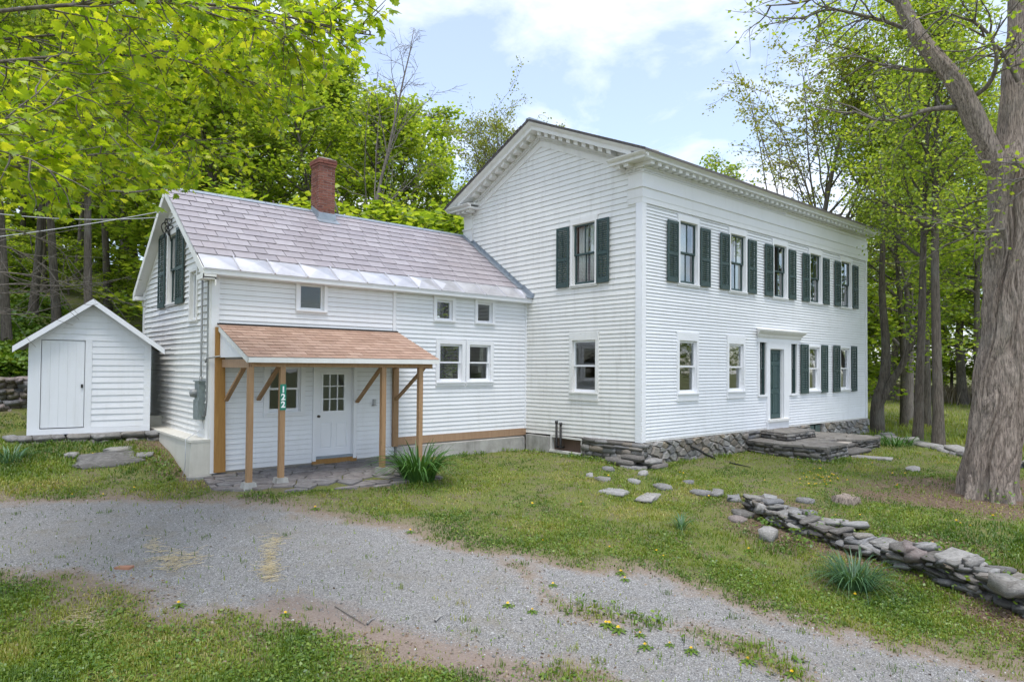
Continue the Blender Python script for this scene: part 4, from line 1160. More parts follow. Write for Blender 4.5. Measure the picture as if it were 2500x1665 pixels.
fnd = MB().fbox(F_, -.02, L+.0, -1.0, -.055, -.12, .0).fbox(G_, .02, 1.86, -1.0, -.058, -.12, .0).build('foundation', M['mortar'], house)
rubble_cells(F_, fnd, -.06, 4.75, -.70, -.055, .085, ['stone', 'stonebrown', 'stonebrown', 'palestone'], .165, 3)
rubble_cells(F_, fnd, 9.43, L+.05, -.70, -.055, .085, ['stone', 'stonebrown', 'palestone'], .19, 4)
rubble(F_, fnd, 4.75, 5.7, -.25, -.05, .05, ['stone', 'brown'], 5); rubble(F_, fnd, 7.2, 8.45, -.25, -.05, .05, ['stone', 'brown'], 6)
rubble(G_, fnd, -.10, 1.84, -.66, -.06, .09, ['stone', 'brown', 'slab'], 7, (.07, .15), (.2, .55))
# dark weathered buttress stones at the corner
for (x, y, z, sx, sy, sz, kd) in ((-.28, .35, -.52, .35, .75, .17, 'slab'), (-.30, -.02, -.62, .42, .5, .14, 'stone'), (-.22, .05, -.40, .30, .55, .13, 'slab'), (.25, -.25, -.60, .6, .4, .15, 'slab'), (.1, -.2, -.48, .5, .32, .12, 'stone')):
    o = add('stone', ROCK[kd][3], fnd); o.location = (x, y, z); o.scale = (sx, sy, sz)
bw = MB().fbox(F_, 8.45, 9.42, -.40, -.05, -.06, -.0).build('cellar_hatch', M['greendoor'], fnd)
for k in range(2): MB().fbox(F_, 8.55+k*.44, 8.90+k*.44, -.36, -.09, .0, .02).build('panel', M['greendoor'], bw)
# concrete under the wing and beside it
cf = MB(); cf.hexa([WF(-4.30, -1.0, -.14), WF(-.14, -1.0, -.14), WF(-.14, -1.0, .16), WF(-4.30, -1.0, .16), WF(-4.30, -.195, -.14), WF(-.14, -.195, -.14), WF(-.14, -.24, .11), WF(-4.30, -.24, .11)])
cf.build('foundation', M['concrete'], house)
cg = MB().fbox(G_, 3.10, 4.0, -1.0, -.155, -.14, .14).build('foundation', M['concrete'], house)
MB().fbox(WF, -LW, -4.31, -.95, -.47, -.14, -.012).build('foundation', M['mortar'], house)
fstone = MB().fbox(WF, -8.5, -4.4, -.95, -.60, -.14, -.010).build('foundation', M['mortar'], house)
rubble(WF, fstone, -8.5, -4.5, -.62, -.47, .02, ['stone', 'brown'], 8, (.08, .15), (.2, .5), depth=.12)
# basement window with iron pipes
bwn = MB(); bwn.fbox(G_, 1.87, 3.09, -.56, -.50, -.1, .10); bwn.fbox(G_, 1.87, 3.09, -.16, -.11, -.1, .06); bwn.fbox(G_, 1.87, 1.93, -.50, -.16, -.1, .06); bwn.fbox(G_, 3.03, 3.09, -.50, -.16, -.1, .06)
bwin = bwn.build('basement_window', M['trim_old'], house)
MB().fbox(G_, 1.93, 3.03, -.50, -.16, -.08, -.05).build('hatch_panel', m_wood('rust_board', (.12, .07, .045), (.07, .045, .035)), bwin)
pp = MB()
for yy, zt in ((2.78, .30), (2.62, .26)):
    pp.tube([(-.12, yy, -.42), (-.12, yy, zt)], .032, 9); pp.tube([(-.12, yy, zt-.06), (-.12, yy, zt)], .042, 9)
    pp.tube([(-.12, yy, -.40), (0.0, yy, -.40)], .032, 9)
tag(pp.build('fill_pipe', M['iron'], None, True), 'pair of black iron pipes rising from the basement hatch in the gable wall', 'pipe')
# whitewashed concrete apron along the wing end
ap = MB()
ap.hexa([WE(YW-.05, -1.0, .005), WE(8.0, -1.0, .005), WE(8.0, -1.0, .42), WE(YW-.05, -1.0, .42), WE(YW-.05, .20, .005), WE(8.0, .20, .005), WE(8.0, .20, .36), WE(YW-.05, .20, .36)])
ap.fbox(WE, YW-.06, 8.02, .20, .245, .005, .40)
ap.hexa([WE(8.022, -1.0, .005), WE(10.4, -1.0, .005), WE(10.4, -1.0, .42), WE(8.022, -1.0, .42), WE(8.022, .48, .005), WE(10.4, .48, .005), WE(10.4, .48, .38), WE(8.022, .48, .38)])
ap.build('concrete_apron', m_paint('whitewash', (.66, .64, .58), 1.0, (.36, .33, .27)), house)
MB().box(-LW-.45, -LW+.0, YW-.22, YW-.06, -.62, -.47).build('apron_foot', M['concrete'], house)

# ------------------------------------------------------------------ porch
porch = empty('porch', (-6.4, 3.2, -.53), 'lean-to porch with tan shingle roof on raw timber posts over the wing door', 'porch')
PX0, PX1 = -8.50, -4.30
pslope = np.array((0, 4.145-2.3, 2.585-1.90)); PL = np.linalg.norm(pslope); pslope /= PL
pn = np.array((0, -pslope[2], pslope[1]))
def pr(x, s, h): return np.array((x, 2.3, 1.90))+pslope*s+pn*h
pd = MB(); fr = lambda u, z, d: tuple(pr(u, z, d))
pd.fbox(fr, PX0+.03, PX1-.03, 0.0, PL, -.045, -.005)
proof = pd.build('roof', M['trim'], porch)
for r in range(11):
    s = -.02+r*PL/11.0
    x = PX0-.01-(.0 if r % 2 else .15)
    while x < PX1:
        xa, xb = max(x, PX0-.012), min(x+.305, PX1+.012)
        if xb-xa > .03:
            mb = MB(); e = rng.uniform(0, .004)
            mb.hexa([fr(xa+.004, s, .008+e), fr(xb-.004, s, .008+e), fr(xb-.004, min(s+.27, PL), -.003), fr(xa+.004, min(s+.27, PL), -.003), fr(xa+.004, s, .016+e), fr(xb-.004, s, .016+e), fr(xb-.004, min(s+.27, PL), .002), fr(xa+.004, min(s+.27, PL), .002)])
            mb.build('shingle', M['shingle'], proof)
        x += .305
MB().fbox(fr, PX0-.01, PX1+.01, PL-.07, PL+.01, .012, .026).build('top_flashing', M['iron'], proof)
fb = MB(); fb.box(PX0, PX1, 2.262, 2.285, 1.80, 1.895)
for xx in (PX0-.0, PX1-.026): fb.fbox(fr, xx, xx+.026, -.0, PL, -.115, -.0055)
fb.build('fascia', M['trim_old'], porch)
MB().box(PX0+.1, PX1-.1, 2.41, 2.49, 1.72, 1.86).build('beam', M['lumber'], porch)
for xx in (-8.40, -4.39): MB().box(xx-.02, xx+.06, 2.495, 4.14, 1.70, 1.86).build('beam', M['sillwood'], porch)
gb = MB()
for xx in (PX0+.04,): gb.prism([(xx, 2.75, 1.90), (xx, 4.14, 1.90), (xx, 4.14, 2.50)], [(xx+.012, 2.75, 1.90), (xx+.012, 4.14, 1.90), (xx+.012, 4.14, 2.50)])
gb.build('gable_infill', M['trim'], porch)
posts = [(-8.40, 2.45, 0, .0), (-7.80, 2.45, .0, 0), (-5.615, 2.45, .0, 0), (-4.69, 2.45, 0, 0)]
for x, y, lx, ly in posts:
    g = hz1(x, y)
    zt = 1.72; zb_ = g+.13
    p = MB(); p.hexa([(x-.05+lx, y-.05, zb_), (x+.05+lx, y-.05, zb_), (x+.05+lx, y+.05, zb_), (x-.05+lx, y+.05, zb_), (x-.05, y-.05, zt), (x+.05, y-.05, zt), (x+.05, y+.05, zt), (x-.05, y+.05, zt)])
    p.build('post', M['lumber'], porch)
    f = MB(); w0, w1 = .14, .10
    f.hexa([(x-w0, y-w0, g-.1), (x+w0, y-w0, g-.1), (x+w0, y+w0, g-.1), (x-w0, y+w0, g-.1), (x-w1, y-w1, g+.128), (x+w1, y-w1, g+.128), (x+w1, y+w1, g+.128), (x-w1, y+w1, g+.128)])
    f.build('footing', M['concrete'], porch)
MB().hexa([WF(-8.53, -.44, .03), WF(-8.31, -.44, .03), WF(-8.31, -.44, .10), WF(-8.53, -.44, .10), WF(-8.55, 2.52, .03), WF(-8.37, 2.52, .03), WF(-8.37, 2.52, .10), WF(-8.55, 2.52, .10)]).build('wall_post', M['amber'], porch)
MB().fbox(WF, -4.405, -4.265, -.21, 1.70, .027, .11).build('wall_post', M['lumber'], porch)
for x, zt, zl_ in ((-8.32, 1.82, 1.0), (-7.66, 1.80, 1.0), (-5.37, 1.80, .88), (-4.33, 1.70, .9)):
    MB().bar((x, 2.86, zt), (x, 4.09, zl_+.02), .045, .085, (1, 0, 0)).build('brace', M['lumber'], porch)
# house number sign on the second post
sg = empty('number_sign', (-7.80, 2.395, 1.10), 'green house number plate with white digits 122 on a porch post', 'sign')
MB().box(-7.858, -7.742, 2.385, 2.397, .90, 1.39).build('plate', M['sign'], sg)
def text_obj(ch, x, y, z, size, mat, parent):
    cu = bpy.data.curves.new('digit', 'FONT'); cu.body = ch; cu.size = size; cu.align_x = 'CENTER'; cu.align_y = 'CENTER'; cu.extrude = .002; cu.offset = .006
    tmp = bpy.data.objects.new('tmp', cu); COL.objects.link(tmp)
    bpy.context.view_layer.update()
    me = bpy.data.meshes.new_from_object(tmp.evaluated_get(bpy.context.evaluated_depsgraph_get()))
    bpy.data.objects.remove(tmp); me.materials.clear(); me.materials.append(mat)
    me.transform(Matrix.Translation((x, y, z)) @ Matrix.Rotation(math.pi/2, 4, 'X'))
    return add('digit', me, parent)
for k, ch in enumerate('122'): text_obj(ch, -7.80, 2.382, 1.285-k*.143, .165, M['signwhite'], sg)

# ------------------------------------------------------------------ electric service
mt = empty('electric_meter', (-LW-.06, 4.6, .60), 'grey electric meter box on the wing end wall with a round glass dial', 'meter')
MB().fbox(WE, 4.42, 4.76, .62, 1.02, .03, .17).fbox(WE, 4.43, 4.75, 1.02, 1.40, .03, .15).fbox(WE, 4.41, 4.77, 1.395, 1.42, .03, .18).build('box', M['meter'], mt)
_p = np.array(WE(4.66, 1.16, .15)); 
MB().tube([_p, _p+np.array((-.05, 0, 0)), _p+np.array((-.10, 0, 0)), _p+np.array((-.12, 0, 0))], [.085, .085, .075, .03], 16).build('dial', M['conduit'], mt, True)
cd = MB(); cd.tube([WE(4.58, 1.41, .08), WE(4.58, 3.6, .08)], .022, 8); cd.tube([WE(4.58, 1.41, .08), WE(4.58, 1.5, .08)], .032, 8)
cd.tube([WE(4.24, 3.55, .06), WE(4.22, 2.6, .06), WE(4.20, 2.0, .06), WE(4.18, 1.75, .07), WE(4.20, 1.0, .06), WE(4.28, .72, .07), WE(4.44, .68, .08)], .022, 8)
cd.build('conduit', M['conduit'], mt, True)
gw = MB(); gw.tube([WE(4.50, .62, .06), WE(4.44, .45, .05), WE(4.30, .25, .42), WE(4.22, .0, .44), WE(4.24, -.3, .44), WE(4.35, -.52, .46)], .009, 6); gw.build('ground_wire', M['cable'], mt)
tag(MB().tube([WE(4.21, 1.80, .10), WE(4.10, 1.88, .11), (-8.5, 4.05, 1.92), (-8.3, 4.0, 1.95), (-8.0, 4.08, 1.9)], .016, 7).build('porch_cable', M['conduit'], None, True), 'grey conduit bending from the wing corner in under the porch roof', 'cable')
ins = empty('service_head', (-LW-.1, 7.6, 5.2), 'looped black service cables and insulator under the wing gable peak', 'cable')
lp = MB(); th = np.linspace(0, 2*math.pi, 22)
for (yc, zc_, ra, rb) in ((7.72, 5.02, .20, .19), (7.42, 5.10, .16, .15), (7.34, 4.96, .20, .12)):
    lp.tube([WE(yc+ra*math.cos(t), zc_+rb*math.sin(t), .10+.05*math.sin(t*2)) for t in th], .013, 6)
lp.tube([WE(7.75, 5.30, .04), WE(7.6, 5.28, .12), WE(7.4, 5.2, .12), WE(7.36, 5.0, .1), WE(7.34, 4.7, .05)], .014, 6)
lp.build('cable_loop', M['cableblack'], ins, True)
MB().tube([WE(7.78, 5.36, .0), WE(7.78, 5.36, .10)], .025, 8).tube([WE(7.70, 5.50, .0), WE(7.70, 5.50, .10)], .025, 8).build('insulator', M['cable'], ins)
def wire(a, b, sag, name, label, r, mat):
    a, b = np.array(a), np.array(b); t = np.linspace(0, 1, 40)[:, None]
    P = a*(1-t)+b*t; P[:, 2] -= (sag*4*t*(1-t))[:, 0]
    tag(MB().tube(P, r, 5).build(name, mat, None, True), label, 'wire')
wire(WE(7.78, 5.36, .11), at(-700, 360, 19), .5, 'overhead_wire', 'pale overhead wire rising away to the trees from the wing gable', .010, M['cable'])
wire(WE(7.70, 5.50, .11), at(-700, 640, 17), .15, 'overhead_wire', 'thin overhead wire falling away to the trees from the wing gable', .010, M['cable'])

# ------------------------------------------------------------------ shed
SA = np.array((-11.35, 7.39)); SB = np.array((-9.11, 7.07)); SWd = np.linalg.norm(SB-SA); su = (SB-SA)/SWd; sn = np.array((su[1], -su[0]))
if sn[1] > 0: sn = -sn
SH = frame((SA[0], SA[1], .235), (su[0], su[1], 0), (sn[0], sn[1], 0))
shed = empty('garden_shed', (float((SA+SB)[0]/2), float((SA+SB)[1]/2)+.3, .2), 'small white clapboard shed with a plank door and shallow gable roof on stone slabs', 'shed')
SEV, SPK, SD = 2.06, 2.92, 2.3
szr = lambda u: SPK-.02-(SPK-SEV)*abs(u-SWd/2)/(SWd/2)
sdoor = (.20, 1.0, .10, 2.03)
mb = MB()
mb.fbox(SH, 0, sdoor[0], 0, SEV, -.08, 0); mb.fbox(SH, sdoor[1], SWd, 0, SEV, -.08, 0); mb.fbox(SH, sdoor[0], sdoor[1], 0, sdoor[2], -.08, 0); mb.fbox(SH, sdoor[0], sdoor[1], sdoor[3], SEV, -.08, 0)
mb.prism([SH(0, SEV, -.08), SH(SWd, SEV, -.08), SH(SWd/2, SPK-.05, -.08)], [SH(0, SEV, 0), SH(SWd, SEV, 0), SH(SWd/2, SPK-.05, 0)])
mb.fbox(SH, 0, .08, 0, SEV, -SD, -.082); mb.fbox(SH, SWd-.08, SWd, 0, SEV, -SD, -.082); mb.fbox(SH, .082, SWd-.082, 0, SEV, -SD, -SD+.08); mb.fbox(SH, .082, SWd-.082, -.05, .0, -SD, -.082)
mb.prism([SH(0, SEV, -SD), SH(SWd, SEV, -SD), SH(SWd/2, SPK-.05, -SD)], [SH(0, SEV, -SD+.08), SH(SWd, SEV, -SD+.08), SH(SWd/2, SPK-.05, -SD+.08)])
swall = mb.build('wall', M['shed'], shed)
szs = [.10]
while szs[-1] < 2.8: szs.append(szs[-1]+rng.choice([.128, .138, .148]))
def span_s(z):
    if z < SEV-.02: return (1.12, SWd-.12)
    k = (SPK-.16-z)/(SPK-SEV)*SWd/2
    return (SWd/2-k, SWd/2+k) if k > 0 else (0, 0)
clapboards(SH, swall, szs, span_s, [], M['shed'], .02, joints=False, wob=.005)
mb = MB(); mb.fbox(SH, -.02, .20, 0, SEV, 0, .028); mb.fbox(SH, 1.0, 1.13, 0, SEV, 0, .028); mb.fbox(SH, SWd-.12, SWd+.02, 0, SEV, 0, .028); mb.fbox(SH, -.02, SWd+.02, -.02, .098, .029, .035); mb.fbox(SH, .2, 1.0, 2.03, SEV, 0, .026)
for s in (-1, 1):
    a, b = SWd/2, (SWd/2)+s*(SWd/2)
    mb.hexa([SH(a, szr(a)-.17, 0), SH(b, szr(b)-.17, 0), SH(b, szr(b)-.17, .024), SH(a, szr(a)-.17, .024), SH(a, szr(a)-.05, 0), SH(b, szr(b)-.05, 0), SH(b, szr(b)-.05, .024), SH(a, szr(a)-.05, .024)])
mb.build('trim', M['shed'], shed)
sd = MB()
for k in range(5):
    w_ = (sdoor[1]-sdoor[0]-.02)/5; u = sdoor[0]+.01+k*w_
    sd.fbox(SH, u+.0008, u+w_-.0008, sdoor[2]+.02, sdoor[3]-.015, -.03, .006)
sdo = sd.build('door', M['shed'], shed)
MB().fbox(SH, .93, .97, .98, 1.06, .007, .03).build('latch', M['iron'], sdo)
rfb = MB()
for s in (-1, 1):
    a, b = SWd/2, SWd/2+s*(SWd/2+.28)
    for d0, d1, h0, h1 in ((-SD-.1, .25, .0, .05),):
        rfb.hexa([SH(a, szr(a)+h0, d0), SH(b, szr(b)+h0, d0), SH(b, szr(b)+h0, d1), SH(a, szr(a)+h0, d1), SH(a, szr(a)+h1, d0), SH(b, szr(b)+h1, d0), SH(b, szr(b)+h1, d1), SH(a, szr(a)+h1, d1)])
sroof = rfb.build('roof', M['roofdark'], shed)
rfb = MB()
for s in (-1, 1):
    a, b = SWd/2, SWd/2+s*(SWd/2+.28)
    rfb.hexa([SH(a, szr(a)-.085, .225), SH(b, szr(b)-.085, .225), SH(b, szr(b)-.085, .262), SH(a, szr(a)-.085, .262), SH(a, szr(a)+.042, .225), SH(b, szr(b)+.042, .225), SH(b, szr(b)+.042, .262), SH(a, szr(a)+.042, .262)])
rfb.build('barge_board', M['shed'], sroof)
r_ = random.Random(31); u = -.35
while u < SWd+.75:
    w_ = r_.uniform(.22, .5)
    for lay in range(2):
        o = add('stone', r_.choice(ROCK[r_.choice(['stone', 'slab', 'stone'])]), shed)
        o.location = SH(u+w_/2+r_.uniform(-.05, .05), -.085-lay*.13, .04+r_.uniform(-.06, .16)); o.scale = (w_*1.0, .42, .13); o.rotation_euler = (0, 0, r_.uniform(-.2, .2))
    u += w_

# ------------------------------------------------------------------ flat paving: irregular cells
def paver(poly, z, th, name, mat, parent, r3, inset=.012):
    n = len(poly); cx = sum(p[0] for p in poly)/n; cy = sum(p[1] for p in poly)/n
    tx, ty = r3.uniform(-.012, .012), r3.uniform(-.012, .012)
    zf = (lambda x, y: z+tx*(x-cx)+ty*(y-cy)) if np.isscalar(z) else z
    lo = [(x, y, zf(x, y)-th) for x, y in poly]; mi = [(x, y, zf(x, y)-.008) for x, y in poly]
    k = lambda x, y: (cx+(x-cx)*(1-inset/max(.05, math.hypot(x-cx, y-cy))), cy+(y-cy)*(1-inset/max(.05, math.hypot(x-cx, y-cy))))
    hi = [(*k(x, y), zf(x, y)) for x, y in poly]
    mb = MB(); mb.poly(lo+mi+hi, [tuple(range(n))[::-1], tuple(range(2*n, 3*n))]+[(i, (i+1) % n, (i+1) % n+n, i+n) for i in range(n)]+[(i+n, (i+1) % n+n, (i+1) % n+2*n, i+2*n) for i in range(n)])
    return mb.build(name, mat, parent)
patio = empty('flagstone_patio', (-6.5, 2.8, -.56), 'irregular flagstone patio laid under the lean-to porch', 'patio')
r_ = random.Random(77)
preg = [(-8.9, 2.9), (-8.1, 1.75), (-6.6, 1.35), (-4.7, 1.5), (-4.35, 2.6), (-4.3, 4.1), (-8.75, 4.1)]
for pl in cells(preg, .36, 5, .022):
    cxp = sum(p[0] for p in pl)/len(pl); cyp = sum(p[1] for p in pl)/len(pl)
    if cyp < 2.0 and r_.random() < .28: continue
    g = float(hzf(np.array([p[0] for p in pl]), np.array([p[1] for p in pl])).max())
    paver(pl, g+.022+r_.uniform(-.006, .008), .07, 'flagstone', M['flag'], patio, r_)

terr = empty('stone_terrace', (6.5, -1.1, -.62), 'low dry stone terrace with a raised step before the green front door', 'terrace')
# lower platform: stone edging + paved top, raised step
tp = [(4.72, -.06), (4.45, -1.05), (4.62, -2.30), (6.05, -2.25), (7.35, -2.05), (8.55, -2.10), (8.9, -1.5), (8.6, -.06)]
core = MB(); core.prism([(x+(.14 if x < 6.5 else -.14), y+(.14 if y < -.5 else -.02), -.9) for x, y in tp], [(x+(.14 if x < 6.5 else -.14), y+(.14 if y < -.5 else -.02), -.335) for x, y in tp]); core.build('core', M['mortar'], terr)
def edge_wall(path, z0f, z1, parent, kinds, seed, h=(.06, .13), w=(.16, .42), depth=.28):
    r3 = random.Random(seed)
    for (ax, ay), (bx, by) in zip(path[:-1], path[1:]):
        l = math.hypot(bx-ax, by-ay); ex, ey = (bx-ax)/l, (by-ay)/l; nx_, ny_ = ey, -ex
        z = z0f(ax, ay)
        while z < z1-.02:
            hh = min(r3.uniform(*h), z1-z); u = -.06
            if z1-z-hh < .03: hh = z1-z
            while u < l:
                ww = min(r3.uniform(*w), l-u+.08)
                o = add('stone', r3.choice(ROCK[r3.choice(kinds)]), parent)
                o.location = (ax+ex*(u+ww/2)-nx_*.10+r3.uniform(-.02, .02), ay+ey*(u+ww/2)-ny_*.10+r3.uniform(-.02, .02), z+hh/2)
                o.rotation_euler = (r3.choice((0, math.pi)), 0, math.atan2(ey, ex)+r3.uniform(-.08, .08)); o.scale = (ww*1.06, depth, hh*1.12)
                u += ww
            z += hh
edge_wall([(4.74, -.06), (4.47, -1.05), (4.64, -2.28), (6.05, -2.23)], lambda x, y: -.68, -.32, terr, ['stone', 'slab', 'stone', 'slab'], 51)
edge_wall([(7.30, -2.03), (8.53, -2.08), (8.88, -1.5), (8.6, -.1)], lambda x, y: -.68, -.32, terr, ['stone', 'slab'], 52)
edge_wall([(6.05, -2.05), (6.35, -1.62), (7.05, -1.58), (7.3, -2.0)], lambda x, y: -.68, -.32, terr, ['slab'], 53)
tops = [[(4.40, -1.05), (5.40, -1.2), (5.40, -.05), (4.70, -.05)], [(4.57, -2.36), (6.02, -2.30), (6.30, -1.62), (6.30, -1.26), (4.40, -1.06)], [(6.31, -1.60), (7.08, -1.60), (7.3, -2.12), (8.58, -2.18), (8.95, -1.5), (8.65, -.05), (6.31, -.05)], ]
tops[0] = [(4.40, -1.03), (5.42, -1.03), (5.42, -.05), (4.68, -.05)]
tops[1] = [(4.57, -2.36), (6.02, -2.30), (6.30, -1.62), (6.30, -1.05), (4.40, -1.05)]
tops[2] = [(6.32, -1.58), (7.0, -1.58), (7.0, -.05), (6.32, -.05)]
tops.append([(7.02, -1.6), (7.28, -2.12), (8.58, -2.18), (8.95, -1.5), (8.65, -.05), (7.02, -.05)])
tops.append([(5.44, -1.03), (6.30, -1.03), (6.30, -.05), (5.44, -.05)])
for i, tpg in enumerate(tops):
    for pl in cells(tpg, .52, 60+i, .02): paver(pl, -.262+r_.uniform(-.006, .006), .06, 'flagstone', M['terrace'], terr, r_, .02)
# treads in the notch
for (x0, x1, y0, y1, z, kd) in ((6.15, 7.25, -2.0, -1.62, -.43, 'slab'), (6.05, 7.35, -2.36, -1.98, -.555, 'slab')):
    o = add('tread', ROCK[kd][2], terr); o.location = ((x0+x1)/2, (y0+y1)/2, z); o.scale = (x1-x0, y1-y0, .16)
# raised door step
edge_wall([(5.50, -.04), (5.22, -.95), (6.86, -.92), (7.05, -.04)], lambda x, y: -.26, -.10, terr, ['slab', 'stone'], 54, (.07, .10), (.18, .36), .3)
MB().prism([(5.65, -.05, -.28), (5.4, -.8, -.28), (6.72, -.78, -.28), (6.9, -.05, -.28)][::-1], [(5.65, -.05, -.11), (5.4, -.8, -.11), (6.72, -.78, -.11), (6.9, -.05, -.11)][::-1]).build('core', M['mortar'], terr)
for pl in cells([(5.16, -1.0), (6.92, -.97), (7.08, -.05), (5.46, -.05)], .62, 71, .016): paver(pl, -.045+r_.uniform(-.004, .004), .06, 'flagstone', M['terrace'], terr, r_, .02)

# ------------------------------------------------------------------ dry stone walls
def path_at(path, s):
    for (ax, ay), (bx, by) in zip(path[:-1], path[1:]):
        l = math.hypot(bx-ax, by-ay)
        if s <= l: return ax+(bx-ax)*s/l, ay+(by-ay)*s/l, math.atan2(by-ay, bx-ax)
        s -= l
    return bx, by, math.atan2(by-ay, bx-ax)
def path_len(path): return sum(math.hypot(b[0]-a[0], b[1]-a[1]) for a, b in zip(path[:-1], path[1:]))
def dry_wall(parent, path, lo, hi, kinds, seed, h, w, depth, tumble=.03, side=0.0, skew=.10):
    r3 = random.Random(seed); Lp = path_len(path); z = 0.0; lay = 0
    while z < 1.6:
        hh = r3.uniform(*h); s = r3.uniform(-.1, .1); anyp = False
        while s < Lp:
            ww = r3.uniform(*w)
            x, y, a = path_at(path, s+ww/2); nx_, ny_ = math.sin(a), -math.cos(a)
            b0 = lo(x, y); t0 = hi(x, y, s)
            if b0+z+hh*.5 < t0+r3.uniform(-.05, .03):
                anyp = True
                o = add('stone', r3.choice(ROCK[r3.choice(kinds)]), parent)
                off = side*z+r3.uniform(-tumble, tumble)
                o.location = (x-nx_*off, y-ny_*off, b0+z+hh/2+r3.uniform(-.015, .015))
                o.rotation_euler = (r3.uniform(-skew, skew)+r3.choice((0, math.pi)), r3.uniform(-skew, skew), a+r3.uniform(-.18, .18))
                o.scale = (ww*1.12, depth*r3.uniform(.85, 1.15), hh*1.2)
            s += ww
        z += hh*.96; lay += 1
        if not anyp: break
rw = empty('dry_stone_wall', (-2.0, -6.0, -1.1), 'tumbled dry stone retaining wall stepping down the lawn beside the driveway', 'stone wall')
wl_path = [tuple(p) for p in WALL_LINE]
def lo_r(x, y): return hz1(x-.45, y+.05)-.08
def hi_r(x, y, s): return hz1(x+.6, y)+.13+.05*math.sin(s*2.1)
dry_wall(rw, wl_path, lo_r, hi_r, ['stone', 'slab', 'slab', 'brown', 'stone', 'pale'], 91, (.04, .10), (.10, .34), .33, .08, -.25, .26)
for (u, v, sx, sy, sz, kd, rz) in ((1878, 1222, .36, .26, .2, 'pale', .4), (1868, 1240, .18, .32, .17, 'pale', 1.1), (1905, 1243, .2, .2, .2, 'stone', 0), (1876, 1268, .28, .24, .2, 'pale', .2), (1938, 1248, .26, .2, .15, 'stone', .7), (2035, 1268, .34, .22, .12, 'pale', 2.5), (2085, 1273, .42, .2, .1, 'pale', 2.6), (2235, 1336, .36, .28, .2, 'pink', .3), (1975, 1252, .22, .2, .15, 'stone', 1.2), (2370, 1360, .30, .24, .16, 'pale', .6), (2458, 1405, .34, .28, .2, 'stone', .9), (2440, 1372, .34, .2, .10, 'slab', 2.4)):
    p = onz(u, v, -.72)
    o = add('stone', ROCK[kd][(u+v) % 9], rw); o.location = (p[0], p[1], hz1(p[0]-.15, p[1])+.5*sz-.02 if v > 1260 and u < 1900 else -.74-max(0, (u-1900))*.00016); o.scale = (sx, sy, sz); o.rotation_euler = (.1, -.05, rz)
bwall = empty('field_stone_wall', tuple(_l1*.5+_l0*.5), 'old dry stone retaining wall behind the shed at the foot of the wooded slope', 'stone wall')
bpath = [tuple((_l0*(1-q)+_l1*q)[:2]) for q in (0, .5, 1.0)]
dry_wall(bwall, bpath, lambda x, y: hz1(x, y-.5)-.05, lambda x, y, s: 1.42, ['pink', 'stone', 'pink', 'brown'], 92, (.11, .2), (.16, .4), .5, .05, -.12, .12)
lw_ = empty('low_stone_wall', (10, -3, -.6), 'low line of pale stones at the foot of the trees beyond the terrace', 'stone wall')
dry_wall(lw_, [(11.8, -1.0), (11.0, -1.95), (9.9, -3.1), (8.9, -4.25), (8.2, -5.6), (7.6, -7.5)], lambda x, y: hz1(x, y)-.05, lambda x, y, s: hz1(x, y)+.14, ['pale', 'pale', 'stone'], 93, (.09, .15), (.25, .6), .4, .08, 0, .1)
# loose flat stones in the grass
flat = [(1500, 1203, .62, .42, 'pale', .9), (1585, 1215, .85, .36, 'pale', -.5), (1617, 1190, .40, .3, 'stone', .2), (1710, 1205, .40, .3, 'stone', .9), (1680, 1180, .16, .2, 'stone', .3), (1752, 1205, .5, .24, 'stone', -.4), (1790, 1218, .4, .26, 'stone', -.2), (1484, 1147, .4, .22, 'stone', .2), (1570, 1157, .42, .2, 'pale', -.3), (1440, 1163, .22, .16, 'pale', 0), (1547, 1177, .3, .2, 'pale', .4), (1812, 1256, .42, .3, 'slab', .1), (1800, 1270, .3, .24, 'pink', .5), (2230, 1147, .5, .3, 'pale', -.6), (265, 1130, 1.15, .7, 'slab', .0), (290, 1098, .6, .4, 'pale', .1), (175, 1113, .3, .2, 'pale', .2), (355, 1112, .34, .3, 'stone', .4), (2120, 1118, 1.1, .4, 'pale', .9), (1965, 1225, .3, .22, 'stone', .5), (1470, 1172, .3, .2, 'stone', .8)]
flab = {0: 'large pale flat stone lying in the lawn before the house corner'}
for i, (u, v, sx, sy, kd, rz) in enumerate(flat):
    z = -.8
    p = march(ray(u, v)[None])[0][0]; z = p[2]
    o = add('flat_stone', rock_mesh(400+i, 1, ROCK[kd][0].materials[0], 'flat_stone', .62)); o.scale = (sx, sy, .10 if sx > .5 else .13); o.location = (p[0], p[1], z+.004); o.rotation_euler = (0, 0, rz+YAW)
    if i == 14: o.scale = (sx, sy, .28); o.location = (p[0], p[1]+.1, z-.02); o.rotation_euler = (.16, 0, .1)
    lab = 'loose flat stone half sunk in the lawn'
    if i == 14: lab = 'broad grey boulder sunk in the grass in front of the shed'
    if i == 18: lab = 'pale rectangular stone slab lying on the grass below the terrace steps'
    tag(o, lab, 'stone', None if i in (14, 18) else 'loose stones in the lawn')

